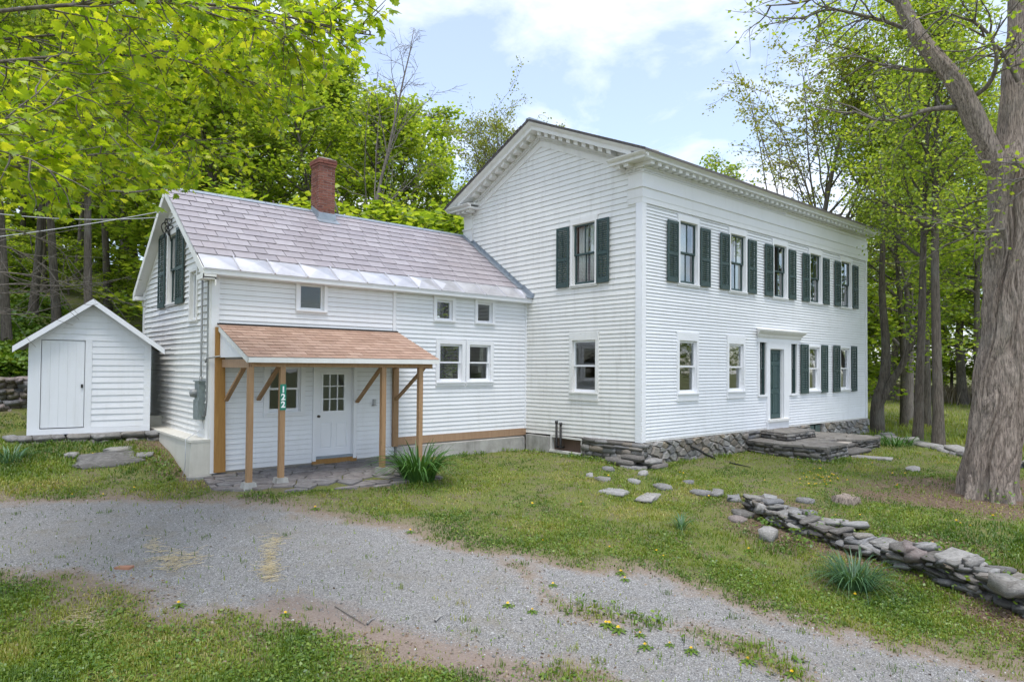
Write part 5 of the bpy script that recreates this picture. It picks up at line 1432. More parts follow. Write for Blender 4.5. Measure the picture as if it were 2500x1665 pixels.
# ------------------------------------------------------------------ trees
def unit(v): return v/(np.linalg.norm(v)+1e-9)
def bend_path(r3, p, d, length, n, wob, lift):
    P = [np.array(p, float)]; d = unit(np.array(d, float))
    for i in range(n):
        d = unit(d+np.array([r3.gauss(0, wob), r3.gauss(0, wob), r3.gauss(0, wob)])+np.array((0, 0, lift)))
        P.append(P[-1]+d*length/n)
    return np.array(P), d
def rot_about(d, ang_out, az):
    d = unit(d); ref = np.array((0, 0, 1.)) if abs(d[2]) < .9 else np.array((1., 0, 0))
    x = unit(np.cross(d, ref)); y = np.cross(d, x)
    return unit(d*math.cos(ang_out)+(x*math.cos(az)+y*math.sin(az))*math.sin(ang_out))
def grow(seed, H, r0, base, spread, style):
    """returns trunk path, branch paths, twig list (path)"""
    r3 = random.Random(seed)
    lean = np.array((r3.uniform(-.05, .05), r3.uniform(-.05, .05), 1.0))
    T, _ = bend_path(r3, (0, 0, -.3), lean, H*.96, 14, .045 if base < .4 else .018, .03)
    Tr = r0*(1-np.linspace(0, 1, 15))**.8+.015; Tr[0] *= 1.35; Tr[1] *= 1.08
    br, brr, tw = [], [], []
    n1 = {'maple': 20, 'vase': 30, 'bare': 15, 'sapling': 12}[style]
    for i in range(n1):
        q = (i+r3.random()*.6)/n1; hq = base+(.95-base)*q
        k = hq*14; a = int(k); f = k-a; p = T[a]*(1-f)+T[min(a+1, 14)]*f
        az = i*2.4+r3.uniform(-.5, .5)
        if style == 'maple': ang = R(r3.uniform(55, 82)*(1-q)+30*q); ln = spread*(.55+.75*math.sin(math.pi*min(1, .25+.72*q)))*r3.uniform(.75, 1.1)*(1-.35*q); lift = .05
        elif style == 'vase': ang = R(r3.uniform(18, 38)); ln = H*(1-hq)*r3.uniform(.75, 1.0)+.8; lift = .05
        elif style == 'bare': ang = R(r3.uniform(20, 45)); ln = H*(1-hq)*r3.uniform(.35, .6)+.5; lift = .04
        else: ang = R(r3.uniform(45, 80)); ln = spread*r3.uniform(.6, 1.1)*(1-.5*q); lift = .06
        P, d = bend_path(r3, p, rot_about(T[min(a+1, 14)]-T[a], ang, az), ln, 7, .10, lift)
        rr = max(.018, r0*.42*(1-.6*q))*(1-np.linspace(0, .88, 8)); br.append(P); brr.append(rr)
        n2 = {'maple': 7, 'vase': 6, 'bare': 5, 'sapling': 5}[style]
        for j in range(n2):
            s = (.25+.75*(j+r3.random()*.7)/n2)*6.99; b = int(s); pp = P[b]+(P[b+1]-P[b])*(s-b)
            dd = rot_about(P[b+1]-P[b], R(r3.uniform(25, 60)), r3.uniform(0, 6.28)); dd[2] *= .6
            l2 = ln*r3.uniform(.28, .5)*(1-.4*s/7)+.25
            P2, d2 = bend_path(r3, pp, dd, l2, 4, .14, .03)
            br.append(P2); brr.append(np.linspace(max(.012, rr[b]*.5), .006, 5))
            n3 = {'maple': 4, 'vase': 5, 'bare': 4, 'sapling': 3}[style]
            for k_ in range(n3):
                s2 = (.2+.8*(k_+r3.random())/n3)*3.99; c = int(s2); p3 = P2[c]+(P2[c+1]-P2[c])*(s2-c)
                dd = rot_about(P2[c+1]-P2[c], R(r3.uniform(20, 65)), r3.uniform(0, 6.28)); dd[2] *= .5
                P3, _ = bend_path(r3, p3, dd, r3.uniform(.35, .85)*(1 if style != 'sapling' else .6), 3, .15, -.02 if style == 'maple' else .02)
                tw.append(P3)
    return T, Tr, br, brr, tw
def leaves(seed, twigs, per, size, spread, flat=.55, mn=None):
    rs = np.random.RandomState(seed); tw = np.array(twigs)                    # (n,4,3)
    n = len(tw)*per
    ti = np.repeat(np.arange(len(tw)), per); s = rs.rand(n)**.8*2.999; a = s.astype(int); f = (s-a)[:, None]
    P = tw[ti, a]*(1-f)+tw[ti, a+1]*f
    P = P+rs.normal(0, spread, (n, 3))*np.array((1, 1, flat))
    return leaf_quads(rs, P, size)
def leaf_quads(rs, P, size, tilt=.55, szv=.35):
    n = len(P)
    N = np.c_[rs.normal(0, tilt, (n, 2)), np.ones(n)]; N /= np.linalg.norm(N, axis=1, keepdims=True)
    az = rs.rand(n)*6.283; D = np.c_[np.cos(az), np.sin(az), rs.uniform(-.7, .1, n)]
    D -= (D*N).sum(1, keepdims=True)*N; D /= np.linalg.norm(D, axis=1, keepdims=True)
    B = np.cross(N, D); sz = size*(1+rs.uniform(-szv, szv, n))[:, None]
    V = np.stack([P-D*sz*.5, P+B*sz*.42-N*sz*.10, P+D*sz*.55-N*sz*.16, P-B*sz*.42-N*sz*.10], 1).reshape(-1, 3)
    F = np.arange(n*4).reshape(-1, 4)
    F = np.concatenate([F[:, [0, 1, 2]], F[:, [0, 2, 3]]])
    v = rs.rand(n)
    return V, F, np.r_[v, v]
PROTO = {}
def proto(key, seed, H, r0, base, spread, style, per, size, lspread, leafmat, barkmat):
    T, Tr, br, brr, tw = grow(seed, H, r0, base, spread, style)
    V, F = tube_np([T], [Tr], 9); trunk = np_mesh('trunk', V, F, barkmat, True)
    V, F = tube_np(br+tw, brr+[np.linspace(.009, .004, 4)]*len(tw), 4, False); branches = np_mesh('branches', V, F, barkmat, True)
    crown = None
    if per:
        V, F, v = leaves(seed, tw, per, size, lspread)
        z = V[:, 2]
        crown = np_mesh('crown', V, F, leafmat, False, {'var': ('FACE', v)})
    PROTO[key] = (H, trunk, branches, crown)
for i in range(4): proto('maple%d' % i, 500+i, 16, .21, .22+.05*i, 3.7, 'maple', 13, .20, .26, M['leaf'], M['bark'])
for i in range(2): proto('tall%d' % i, 520+i, 18, .22, .42, 3.0, 'maple', 9, .20, .27, M['leaf'], M['bark'])
for i in range(2): proto('vase%d' % i, 540+i, 15, .20, .18, 3.0, 'vase', 14, .12, .17, M['leafsparse'], M['barkgrey'])
for i in range(2): proto('near%d' % i, 520+i, 18, .22, .42, 3.0, 'maple', 17, .13, .26, M['leaf'], M['bark'])
proto('bare', 560, 17, .15, .25, 3.0, 'bare', 0, .1, .1, None, M['twig'])
for i in range(2): proto('sapling%d' % i, 570+i, 5.5, .05, .12, 1.7, 'sapling', 15, .15, .2, M['leaf'], M['bark'])
tree_rng = random.Random(99)
def tree(key, u, dist, label, group, top=None, H=None, name='maple_tree', sink=0.0, wide=1.0, xy=None, rot=None, lean=None):
    if xy is None: p = at(u, 900, dist)
    else: p = np.array((xy[0], xy[1], 0.0))
    g = hz1(p[0], p[1])-sink
    if top is not None:
        H = at(u, top, dist)[2]-g if xy is None else H
    h0, tr, bn, cr = PROTO[key]; s = H/h0
    e = empty(name, (p[0], p[1], g), label, 'tree', group)
    e.rotation_euler = (lean[0] if lean else 0, lean[1] if lean else 0, tree_rng.uniform(0, 6.28) if rot is None else rot); e.scale = (s*wide, s*wide, s)
    for nm, me in (('trunk', tr), ('branches', bn), ('crown', cr)):
        if me is None: continue
        o = bpy.data.objects.new(nm, me); COL.objects.link(o); o.parent = e
    return e
GW = 'trees of the wooded slope behind the wing'
LWD = 'leafy spring-green maple in the wood on the slope behind the wing'
# trunks that can be told apart at the left
for u, d, top, key in ((218, 25, -160, 'tall0'), (140, 28, -180, 'tall1'), (75, 31, -160, 'tall0'), (18, 26, -220, 'tall1'), (103, 36, -60, 'tall0'), (262, 33, -80, 'tall1'), (300, 37, -20, 'tall0'), (-60, 30, -200, 'tall1'), (-150, 24, -150, 'tall0'), (52, 42, -20, 'tall1'), (182, 40, -20, 'tall1')):
    tree(key, u, d, {218: 'grey maple trunk rising right behind the peak of the shed roof', 140: 'dark thick maple trunk behind the left slope of the shed roof', 75: 'thin dark maple trunk between the shed roof and the old stone wall', 18: 'dark maple trunk above the old stone wall left of the shed'}.get(u, LWD), GW, top=top, wide=.8)
for u, d, top, key, wd_ in ((390, 31, 30, 'maple0', 1.1), (480, 36, 10, 'maple1', 1.15), (560, 30, 95, 'maple2', 1.1), (640, 34, 75, 'maple3', 1.15), (720, 37, 95, 'maple0', 1.1), (790, 30, 185, 'maple1', 1.05), (955, 31, 185, 'maple3', 1.1), (1030, 33, 235, 'maple2', 1.0), (1080, 30, 385, 'maple0', .95), (1115, 34, 425, 'maple1', 1.0), (860, 38, 165, 'maple2', 1.15), (420, 46, 60, 'maple3', 1.3), (200, 56, 30, 'maple1', 1.4), (60, 58, 0, 'maple0', 1.4), (600, 48, 90, 'maple1', 1.3), (980, 44, 215, 'maple0', 1.2), (320, 55, 80, 'maple2', 1.4), (130, 58, 60, 'maple3', 1.4), (760, 52, 150, 'maple3', 1.3), (500, 60, 110, 'maple0', 1.4)):
    tree(key, u, d, LWD, GW, top=top, wide=wd_)
tree('bare', 885, 27, 'nearly leafless slender grey tree standing above the wing roof beside the brick chimney', None, top=-15, name='bare_tree', wide=.75, rot=1.0)
tree('vase1', 1225, 38, 'thinly leaved tree showing behind the gable end of the main roof', None, top=265, name='young_leaved_tree', wide=.85)
for u, d, top, key in ((290, 33, 590, 'sapling0'), (165, 36, 560, 'sapling1'), (60, 38, 540, 'sapling0'), (345, 34, 520, 'sapling1'), (440, 28, 480, 'sapling0'), (-40, 36, 540, 'sapling0'), (560, 27, 470, 'sapling1'), (680, 28, 500, 'sapling0'), (840, 27, 470, 'sapling0'), (960, 27, 480, 'sapling1'), (1060, 27, 500, 'sapling0'), (760, 27, 440, 'sapling1'), (1010, 27, 440, 'sapling1'), (1120, 27, 500, 'sapling1'), (480, 27, 430, 'sapling0')):
    tree(key, u, d, 'leafy young understorey tree at the edge of the wood behind the wing', 'understorey saplings of the wood', top=top, name='young_tree', wide=1.5)
for u, d, top, key in ((-30, 50, 150, 'maple0'), (40, 54, 170, 'maple2'), (115, 50, 190, 'maple3'), (175, 56, 180, 'maple1'), (245, 50, 200, 'maple0'), (310, 54, 190, 'maple3'), (370, 50, 200, 'maple1')):
    tree(key, u, d, LWD, GW, top=top, wide=1.5)
for u, d, top, key in ((-20, 42, 330, 'sapling0'), (35, 46, 300, 'sapling1'), (90, 43, 330, 'sapling0'), (140, 47, 300, 'sapling1'), (190, 43, 340, 'sapling1'), (240, 46, 320, 'sapling0'), (290, 43, 330, 'sapling1'), (335, 46, 300, 'sapling0'), (65, 54, 260, 'sapling0'), (215, 54, 260, 'sapling1')):
    tree(key, u, d, 'tall bushy sapling deep in the wood behind the shed', 'saplings deep in the wood', top=top, name='young_tree', wide=1.25)
# right hand side
tree('vase0', 1965, 36, 'tall vase-shaped tree with thin young leaves rising behind the main roof', None, top=125, name='young_leaved_tree', wide=.85)
tree('maple1', 1740, 40, 'rounded green tree top showing just over the main roof', None, top=330, wide=.9)
GR = 'trees beside the field beyond the house'
for u, d, top, key in ((2090, 66, 720, 'sapling0'), (2150, 70, 690, 'sapling1'), (2205, 66, 700, 'sapling0'), (2260, 72, 680, 'sapling1'), (2320, 68, 700, 'sapling0'), (2375, 70, 690, 'sapling1'), (2440, 66, 700, 'sapling0'), (2510, 70, 690, 'sapling1')):
    tree(key, u, d, 'bushy young tree behind the pale reeds at the far edge of the field', 'bushes behind the reeds', top=top, name='young_tree', wide=1.2)
tree('near0', 2296, 0, 'tall straight grey-brown maple trunk behind the low line of stones', None, H=17, xy=(10.7, -3.05), wide=.72)
tree('near1', 2245, 0, 'dark maple leaning toward the house from behind the low line of stones', None, H=15, xy=(11.4, -2.25), lean=(.10, .02), rot=0, wide=.75)
tree('near1', 2205, 0, 'slim grey tree standing in the field grass past the house corner', None, H=14, xy=(19.2, .8), wide=.85)
tree('near0', 2325, 0, 'slim grey trunk right behind the tall straight maple', None, H=13, xy=(14.6, -3.1), wide=.8)
for u, d, top, key, wd_ in ((2090, 58, 480, 'maple0', 1.1), (2170, 62, 400, 'maple1', 1.15), (2215, 40, 190, 'vase1', 1.0), (2260, 66, 430, 'maple2', 1.25), (2350, 62, 330, 'maple3', 1.2), (2440, 60, 380, 'maple0', 1.2), (2530, 64, 300, 'maple1', 1.2), (2610, 58, 250, 'maple2', 1.2), (2130, 80, 560, 'maple2', 1.5), (2300, 84, 520, 'maple3', 1.6), (2400, 80, 500, 'maple0', 1.6)):
    tree(key, u, d, 'leafy maple on the far side of the field past the house', GR, top=top, wide=wd_)
for x, y, key, H in ((17.0, 2.6, 'sapling0', 6.5), (19.0, 4.6, 'sapling1', 7.5), (22.5, 5.2, 'sapling0', 7)):
    tree(key, 0, 0, 'low leafy young tree growing by the far corner of the house', 'young trees by the far house corner', H=H, xy=(x, y), name='young_tree', wide=1.3)
# trees across the drive, seen only as reflections in the window panes
far_line = [(5+57*math.cos(R(a_)), 57*math.sin(R(a_)), 'maple%d' % (k_ % 4), 7.2+.5*(k_ % 3)) for k_, a_ in enumerate(np.arange(-46, -13, 2.6))]
for x, y, key, H in far_line+[(-42, 4, 'maple2', 13), (-36, -8, 'maple3', 12), (-46, -20, 'maple0', 12)]:
    tree(key, 0, 0, 'leafy maple standing across the drive from the house', 'trees across the drive', H=H, xy=(x, y))

# forked tree at the far corner of the house
def custom_tree(name, label, paths, rads, barkmat, sides=9):
    base = paths[0][0]
    e = empty(name, tuple(base), label, 'tree')
    return e
def smooth_path(pts, n):
    P = np.array(pts, float); t = np.linspace(0, 1, len(P)); s = np.linspace(0, 1, n); out = []
    for k in range(3):
        # Catmull-Rom through the points
        q = np.interp(s, t, P[:, k]); out.append(q)
    Q = np.stack(out, 1)
    for _ in range(max(1, n//(len(P)*2))):
        Q[1:-1] = Q[1:-1]*.5+(Q[:-2]+Q[2:])*.25
    return Q
def px_of(p):
    d = p-CAM; z = d@_fw; return 1250+FPX*(d@_r2)/z, CYP-FPX*(d@_u2)/z
def clear_of_house(P):
    """the boughs stay clear of the eaves"""
    u, v = px_of(P)
    return u > 2215 or v < np.interp(u, [1575, 2160, 2215], [290, 475, 520])
def foliage_on(paths, seed, n_tw, twl, per, size, lspread, leafmat, parent, s0=.35, lift=0.0, umin=0):
    r3 = random.Random(seed); tw = []; conn = []
    for _ in range(n_tw):
        P = r3.choice(paths); s = (s0+(1-s0)*r3.random())*(len(P)-1.001); a = int(s); p = P[a]+(P[a+1]-P[a])*(s-a)
        d = rot_about(P[a+1]-P[a], R(r3.uniform(30, 85)), r3.uniform(0, 6.28)); d[2] = d[2]*.5+lift
        P1, d1 = bend_path(r3, p, d, twl*r3.uniform(.5, 1.3), 5, .16, 0)
        if not (clear_of_house(P1[-1]) and clear_of_house(P1[2])) or px_of(P1[-1])[0] < umin: continue
        conn.append(P1)
        for k in range(4):
            q = P1[2+k if 2+k < 6 else 5]; P2, _ = bend_path(r3, q, rot_about(d1, R(r3.uniform(10, 60)), r3.uniform(0, 6.28)), r3.uniform(.3, .7), 3, .15, -.03); tw.append(P2)
    V, F = tube_np(conn+tw, [np.linspace(.022, .007, 6)]*len(conn)+[np.linspace(.007, .004, 4)]*len(tw), 4, False)
    tag(add('twigs', np_mesh('twigs', V, F, M['twig'], True), parent), kind='stuff')
    if per:
        V, F, v = leaves(seed, tw, per, size, lspread); add('crown', np_mesh('crown', V, F, leafmat, False, {'var': ('FACE', v)}), parent)
b0 = np.array((13.75, -.15, hz1(13.75, -.15)-.1))
ft = empty('forked_tree', tuple(b0), 'dark forked tree leaning away from the far corner of the house', 'tree')
def relpt(u, v, dist): return at(u, v, dist)
dft = math.hypot(b0[0]-CAM[0], b0[1]-CAM[1])
fA = smooth_path([b0, at(2140, 985, dft), at(2160, 930, dft), at(2165, 850, dft+.2), at(2150, 700, dft+.3), at(2160, 520, dft+.4), at(2150, 380, dft+.3)], 18)
fB = smooth_path([at(2140, 1000, dft), at(2165, 950, dft-.1), at(2205, 890, dft-.3), at(2240, 800, dft-.4), at(2275, 700, dft-.4), at(2290, 560, dft-.4)], 16)
V, F = tube_np([fA, fB], [np.linspace(.27, .04, 18), np.linspace(.17, .035, 16)], 10); add('trunk', np_mesh('trunk', V, F, M['bark'], True), ft)
foliage_on([fA, fB], 61, 110, 1.9, 20, .13, .22, M['leaf'], ft, .42, .1)

# the big shaggy-barked tree
bt = onz(2411, 1212, -.80); gbt = hz1(bt[0], bt[1]); bt[2] = gbt
DB = math.hypot(bt[0]-CAM[0], bt[1]-CAM[1])
big = empty('shaggy_bark_tree', tuple(bt), 'massive old tree with deeply furrowed shaggy grey bark forking above the lawn', 'tree')
def bark_tube(path, rad, nang, seed, amp, flare=None):
    P = np.asarray(path, float); k = len(P)
    T = np.gradient(P, axis=0); T /= np.linalg.norm(T, axis=1, keepdims=True)
    X = np.cross(T, np.array((0.3, 1., 0))); X /= np.linalg.norm(X, axis=1, keepdims=True); Y = np.cross(X, T)
    th = np.linspace(0, 2*math.pi, nang, endpoint=False)
    s = np.r_[0, np.cumsum(np.linalg.norm(np.diff(P, axis=0), axis=1))]
    TH, SS = np.meshgrid(th, s)
    rr = np.asarray(rad)[:, None]
    TH0 = TH; TH = np.mod(TH+.30*np.sin(SS*1.7+3*np.sin(TH*2))*.6+.12*np.sin(SS*4.1+TH*3), 2*math.pi)
    def per(fx, fy, sd):      # periodic in angle by blending
        a = vn(TH/(2*math.pi)*fx+SS*.35, SS*fy, sd); b = vn((TH/(2*math.pi)-1)*fx+SS*.35, SS*fy, sd); w_ = TH/(2*math.pi)
        return a*(1-w_)+b*w_
    f = nang/8.0
    r1 = np.abs(2*per(f*.42, .42, seed)-1)**.6; r2_ = np.abs(2*per(f*.8, .75, seed+5)-1)**.6; r3_ = per(f*2.0, 3.2, seed+9)
    TH = TH0
    disp = (r1*.48+r2_*.42+r3_*.22-.62)*amp
    if flare is not None: disp = disp+flare(TH, SS)
    rad_ = rr+disp*np.minimum(1, rr/.3)
    ring = P[:, None, :]+rad_[..., None]*(X[:, None, :]*np.cos(TH)[..., None]+Y[:, None, :]*np.sin(TH)[..., None])
    i = np.arange(k-1)[:, None]*nang; j = np.arange(nang)[None, :]; j2 = (j+1) % nang
    return ring.reshape(-1, 3), np.stack([i+j, i+j2, i+nang+j2, i+nang+j], -1).reshape(-1, 4)
tpath = smooth_path([bt+np.array((0, 0, -.35)), bt+np.array((0, 0, .3)), at(2440, 1000, DB), at(2460, 750, DB), at(2468, 560, DB), at(2470, 430, DB)], 210)
trad = np.interp(np.linspace(0, 1, 210), [0, .06, .14, .3, .6, .85, 1], [.60, .54, .50, .46, .43, .42, .41])
fl_ = lambda TH, SS: np.exp(-SS*1.9)*(.15*np.sin(TH*5+1.0)+.08*np.sin(TH*8+.4))
V, F = bark_tube(tpath, trad, 300, 3, .22, fl_); add('trunk', np_mesh('trunk', V, F, M['barkbig'], True), big)
l1 = smooth_path([at(2462, 490, DB), at(2440, 420, DB-.15), at(2405, 350, DB-.4), at(2370, 270, DB-.6), at(2335, 200, DB-.7), at(2290, 150, DB-.8), at(2240, 90, DB-.9), at(2205, 20, DB-1.0), at(2175, -60, DB-1.1), at(2120, -180, DB-1.2), at(2050, -330, DB-1.2)], 110)
V, F = bark_tube(l1, np.interp(np.linspace(0, 1, 110), [0, .15, .5, 1], [.25, .215, .17, .09]), 130, 13, .10); add('limb', np_mesh('limb', V, F, M['barkbig'], True), big)
l2 = smooth_path([at(2470, 450, DB), at(2478, 350, DB+.1), at(2487, 200, DB+.15), at(2497, 50, DB+.2), at(2505, -120, DB+.2), at(2530, -350, DB+.3), at(2560, -600, DB+.3)], 110)
V, F = bark_tube(l2, np.interp(np.linspace(0, 1, 110), [0, .2, .6, 1], [.38, .31, .25, .12]), 150, 23, .12); add('limb', np_mesh('limb', V, F, M['barkbig'], True), big)
limbs = [l1, l2]
side = []
for pts, r_ in (([(2372, 270), (2330, 262), (2260, 268), (2200, 290), (2150, 300), (2080, 270)], .07), ([(2335, 200), (2280, 175), (2200, 170), (2120, 150), (2080, 130)], .055),
                ([(2240, 90), (2190, 60), (2110, 40), (2030, 20), (1980, 35), (1960, 55)], .05), ([(2470, 395), (2505, 410), (2540, 430)], .07), ([(2455, 560), (2400, 568), (2365, 562)], .035),
                ([(2370, 240), (2420, 210), (2440, 130), (2400, 60), (2330, 40), (2280, 10)], .05), ([(2205, 20), (2130, -20), (2040, -20), (1950, 10), (1870, 15)], .05), ([(2487, 200), (2450, 130), (2420, 100), (2350, 60)], .05)):
    P = smooth_path([at(u, v, DB-.4-.25*i) for i, (u, v) in enumerate(pts)], 14); side.append(P)
    V, F = tube_np([P], [np.linspace(r_, .012, 14)], 7); add('branch', np_mesh('branch', V, F, M['barkgrey'], True), big)
foliage_on(side, 63, 80, 1.1, 6, .085, .16, M['leaf'], big, .25, .05)
foliage_on([l1[70:], l2[70:]], 64, 30, 1.8, 8, .15, .2, M['leaf'], big, .1, .1)
# layered maple boughs between the house and the big tree
bough = empty('maple_tree', (20.5, .4, hz1(20.5, .4)), 'spreading maple with layered drooping boughs between the house and the shaggy tree', 'tree')
bp = at(2330, 700, 24); mt_ = smooth_path([(20.5, .4, hz1(20.5, .4)-.2), (20.4, .4, 4), (20.2, .3, 9), (20.4, .2, 15), (20.6, .2, 21)], 20)
V, F = tube_np([mt_], [np.linspace(.26, .05, 20)], 9); add('trunk', np_mesh('trunk', V, F, M['bark'], True), bough)
bl_ = []; r3 = random.Random(8)
for (v0, tgt, n) in ((11.2, (2010, 330), 0), (12.0, (2060, 200), 0), (13.2, (1990, 100), 0), (10.0, (2080, 420), 0), (9.4, (2120, 480), 0), (14.2, (2100, 40), 0), (15.5, (2200, -40), 0), (10.6, (2180, 330), 0), (8.1, (2200, 560), 0), (12.7, (2220, 160), 0), (9.2, (2420, 600), 0), (7.3, (2340, 640), 0), (10.4, (2440, 380), 0), (6.8, (2250, 700), 0), (8.5, (2150, 620), 0), (11.8, (2380, 120), 0), (14.8, (2330, 0), 0)):
    k = np.argmin(abs(mt_[:, 2]-v0)); s = mt_[k]; e_ = at(tgt[0], tgt[1], 33+r3.uniform(-2, 3.0))
    mid = (s+e_)/2+np.array((0, 0, .9)); P = smooth_path([s, (s+mid)/2+np.array((0, 0, .3)), mid, (mid+e_)/2, e_], 16); bl_.append(P)
V, F = tube_np(bl_, [np.linspace(.085, .012, 16)]*len(bl_), 6); add('branches', np_mesh('branches', V, F, M['bark'], True), bough)
foliage_on(bl_, 65, 340, 2.2, 17, .135, .24, M['leaf'], bough, .25, .02, 2000)

sb = at(-330, 1060, 12.5); sb[2] = hz1(sb[0], sb[1])
shr = empty('bare_shrub', tuple(sb), 'leafless shrub with thin grey twigs reaching across the shed roof', 'shrub')
r3 = random.Random(44); sp_ = []; tw_ = []
for pts in ([(-250, 800), (-100, 660), (60, 668), (200, 700), (330, 748)], [(-250, 820), (-60, 720), (90, 712), (230, 700)], [(-260, 790), (-120, 600), (20, 600), (120, 655), (175, 760)], [(-240, 840), (-80, 760), (60, 770), (170, 740)], [(-260, 760), (-100, 560), (40, 560), (140, 600), (215, 690)], [(-250, 830), (-20, 690), (140, 700), (260, 690)]):
    P = smooth_path([sb]+[at(u, v, 12.3+.1*i) for i, (u, v) in enumerate(pts)], 22); sp_.append(P)
    for k in range(16):
        b = r3.randint(7, 20); Q, _ = bend_path(r3, P[b], rot_about(P[b+1]-P[b], R(r3.uniform(20, 60)), r3.uniform(0, 6.28)), r3.uniform(.3, .9), 5, .16, -.03); tw_.append(Q)
V, F = tube_np(sp_, [np.linspace(.022, .004, 22)]*len(sp_), 6); add('branches', np_mesh('branches', V, F, M['twig'], True), shr)
V, F = tube_np(tw_, [np.linspace(.006, .0025, 6)]*len(tw_), 4, False); tag(add('twigs', np_mesh('twigs', V, F, M['twig'], True), shr), kind='stuff')

# ------------------------------------------------------------------ foreground maple reaching in from the left
half = [(.0, .0), (.16, -.07), (.20, .03), (.44, .06), (.36, .17), (.50, .36), (.30, .36), (.25, .44), (.30, .66), (.14, .60), (0, .98)]
outl = half+[(-x, y) for x, y in half[-2:0:-1]]
LEAF2 = np.array([(0, .30)]+outl)
def maple_leaves(rs, P, D, size, hang=.5):
    """P positions, D outward directions"""
    n = len(P); k = len(LEAF2)
    N = np.c_[rs.normal(0, .45, (n, 2)), np.ones(n)]; N /= np.linalg.norm(N, axis=1, keepdims=True)
    D = D+rs.normal(0, .55, (n, 3)); D[:, 2] -= hang
    D -= (D*N).sum(1, keepdims=True)*N*.6; D /= np.linalg.norm(D, axis=1, keepdims=True)
    B = np.cross(D, N); B /= np.linalg.norm(B, axis=1, keepdims=True); N = np.cross(B, D)
    sz = size*rs.uniform(.65, 1.2, n)
    x, y = LEAF2[:, 0], LEAF2[:, 1]; zc = -.35*x*x*2-.22*y*y+.05
    V = P[:, None, :]+sz[:, None, None]*(B[:, None, :]*x[None, :, None]+D[:, None, :]*y[None, :, None]+N[:, None, :]*zc[None, :, None])
    m_ = k-1; tri = np.array([[0, 1+i, 1+(i+1) % m_] for i in range(m_)])
    F = (np.arange(n)[:, None, None]*k+tri[None]).reshape(-1, 3)
    return V.reshape(-1, 3), F, np.repeat(rs.rand(n), m_)
fmx = at(-900, 900, 8.5); fm_xy = (float(fmx[0]), float(fmx[1]))
fg = hz1(*fm_xy)
fmap = empty('maple_tree', (fm_xy[0], fm_xy[1], fg), 'bright maple overhanging the driveway with large lobed leaves', 'tree')
trk = smooth_path([(fm_xy[0], fm_xy[1], fg-.2), (fm_xy[0]+.05, fm_xy[1], fg+3), (fm_xy[0]+.2, fm_xy[1]+.2, fg+6), (fm_xy[0]+.3, fm_xy[1]+.3, fg+10)], 24)
V, F = tube_np([trk], [np.linspace(.32, .16, 24)], 12); add('trunk', np_mesh('trunk', V, F, M['barkgrey'], True), fmap)
limb_spec = [  # start height on trunk, control pixels with distance
    (2.9, [(-300, 330, 8.0), (0, 388, 8.2), (200, 378, 8.6), (330, 382, 9.0), (470, 368, 9.6)], .04),
    (4.6, [(-250, 60, 7.0), (60, 20, 6.8), (300, 5, 6.8), (520, 10, 6.9), (700, 40, 6.8), (830, 75, 6.6), (915, 88, 6.5)], .05),
    (3.9, [(-300, 200, 7.5), (0, 150, 8.0), (250, 130, 9.0), (480, 150, 10.0), (640, 210, 10.6), (730, 260, 11)], .055),
    (3.5, [(-300, 260, 8.0), (0, 260, 9.0), (230, 250, 10.0), (400, 300, 11.0), (520, 370, 11.5), (600, 430, 12)], .05),
    (3.3, [(-300, 330, 7.0), (-60, 360, 7.2), (90, 400, 7.4), (180, 450, 7.5)], .03),
    (5.5, [(-200, -160, 8.0), (120, -130, 8.6), (400, -90, 9.0), (640, -30, 9.4), (800, 60, 9.6)], .06),
    (4.2, [(-250, 120, 9.0), (80, 90, 10.0), (350, 70, 11.0), (600, 100, 11.6), (760, 150, 12)], .05),
    (3.6, [(-250, 300, 10.0), (0, 300, 11), (170, 330, 12), (330, 380, 12.5), (430, 430, 12.8)], .045),
    (6.5, [(-300, -500, 8.5), (100, -500, 10), (450, -420, 11)], .06), (7.5, [(-900, -700, 11), (-500, -600, 14), (-200, -500, 16)], .06)]
fl_paths = []
for zst, px, r_ in limb_spec:
    k = np.argmin(abs(trk[:, 2]-(fg+zst))); P = smooth_path([trk[k]]+[at(*q) for q in px], 34); fl_paths.append(P)
    V, F = tube_np([P], [np.linspace(r_*.42, .006, 34)], 7); add('limb', np_mesh('limb', V, F, M['bark'], True), fmap)
rs = np.random.RandomState(5); r3 = random.Random(17); tws = []; LP, LD = [], []
def low_limit(u): return np.interp(u, [-400, 0, 120, 260, 380, 450, 520, 600, 700, 760, 840, 960, 1000], [640, 560, 545, 520, 470, 470, 440, 400, 330, 235, 165, 125, 0])
fore_n = [30, 44, 46, 46, 24, 60, 50, 44, 60, 60]
for P, cnt in zip(fl_paths, fore_n):
    for _ in range(cnt):
        s = (.30+.70*r3.random())*(len(P)-1.01); a = int(s); p = P[a]+(P[a+1]-P[a])*(s-a); t_ = unit(P[a+1]-P[a])
        d = rot_about(t_, R(r3.uniform(15, 70)), r3.uniform(0, 6.28)); d[2] = d[2]*.7-.08
        ln = r3.uniform(.6, 1.5)*(1.1-.5*s/len(P)); Q, dq = bend_path(r3, p, d, ln, 6, .15, -.03); sub = [Q]
        for k in range(3):
            b = r3.randint(1, 5); Q2, _ = bend_path(r3, Q[b], rot_about(dq, R(r3.uniform(25, 65)), r3.uniform(0, 6.28)), r3.uniform(.25, .55), 6, .15, -.05); sub.append(Q2)
        for Q in sub:
            ue, ve = px_of(Q[-1])
            if ve > low_limit(ue) or (ue > 955): continue
            tws.append(Q)
            for k in range(9):
                b = r3.uniform(.5, 5.99); bi = int(min(b, 5)); pp = Q[bi]+(Q[bi+1]-Q[bi])*(b-bi)
                LP.append(pp+np.array([r3.gauss(0, .05) for _ in range(3)])); LD.append(unit(Q[bi+1]-Q[bi]))
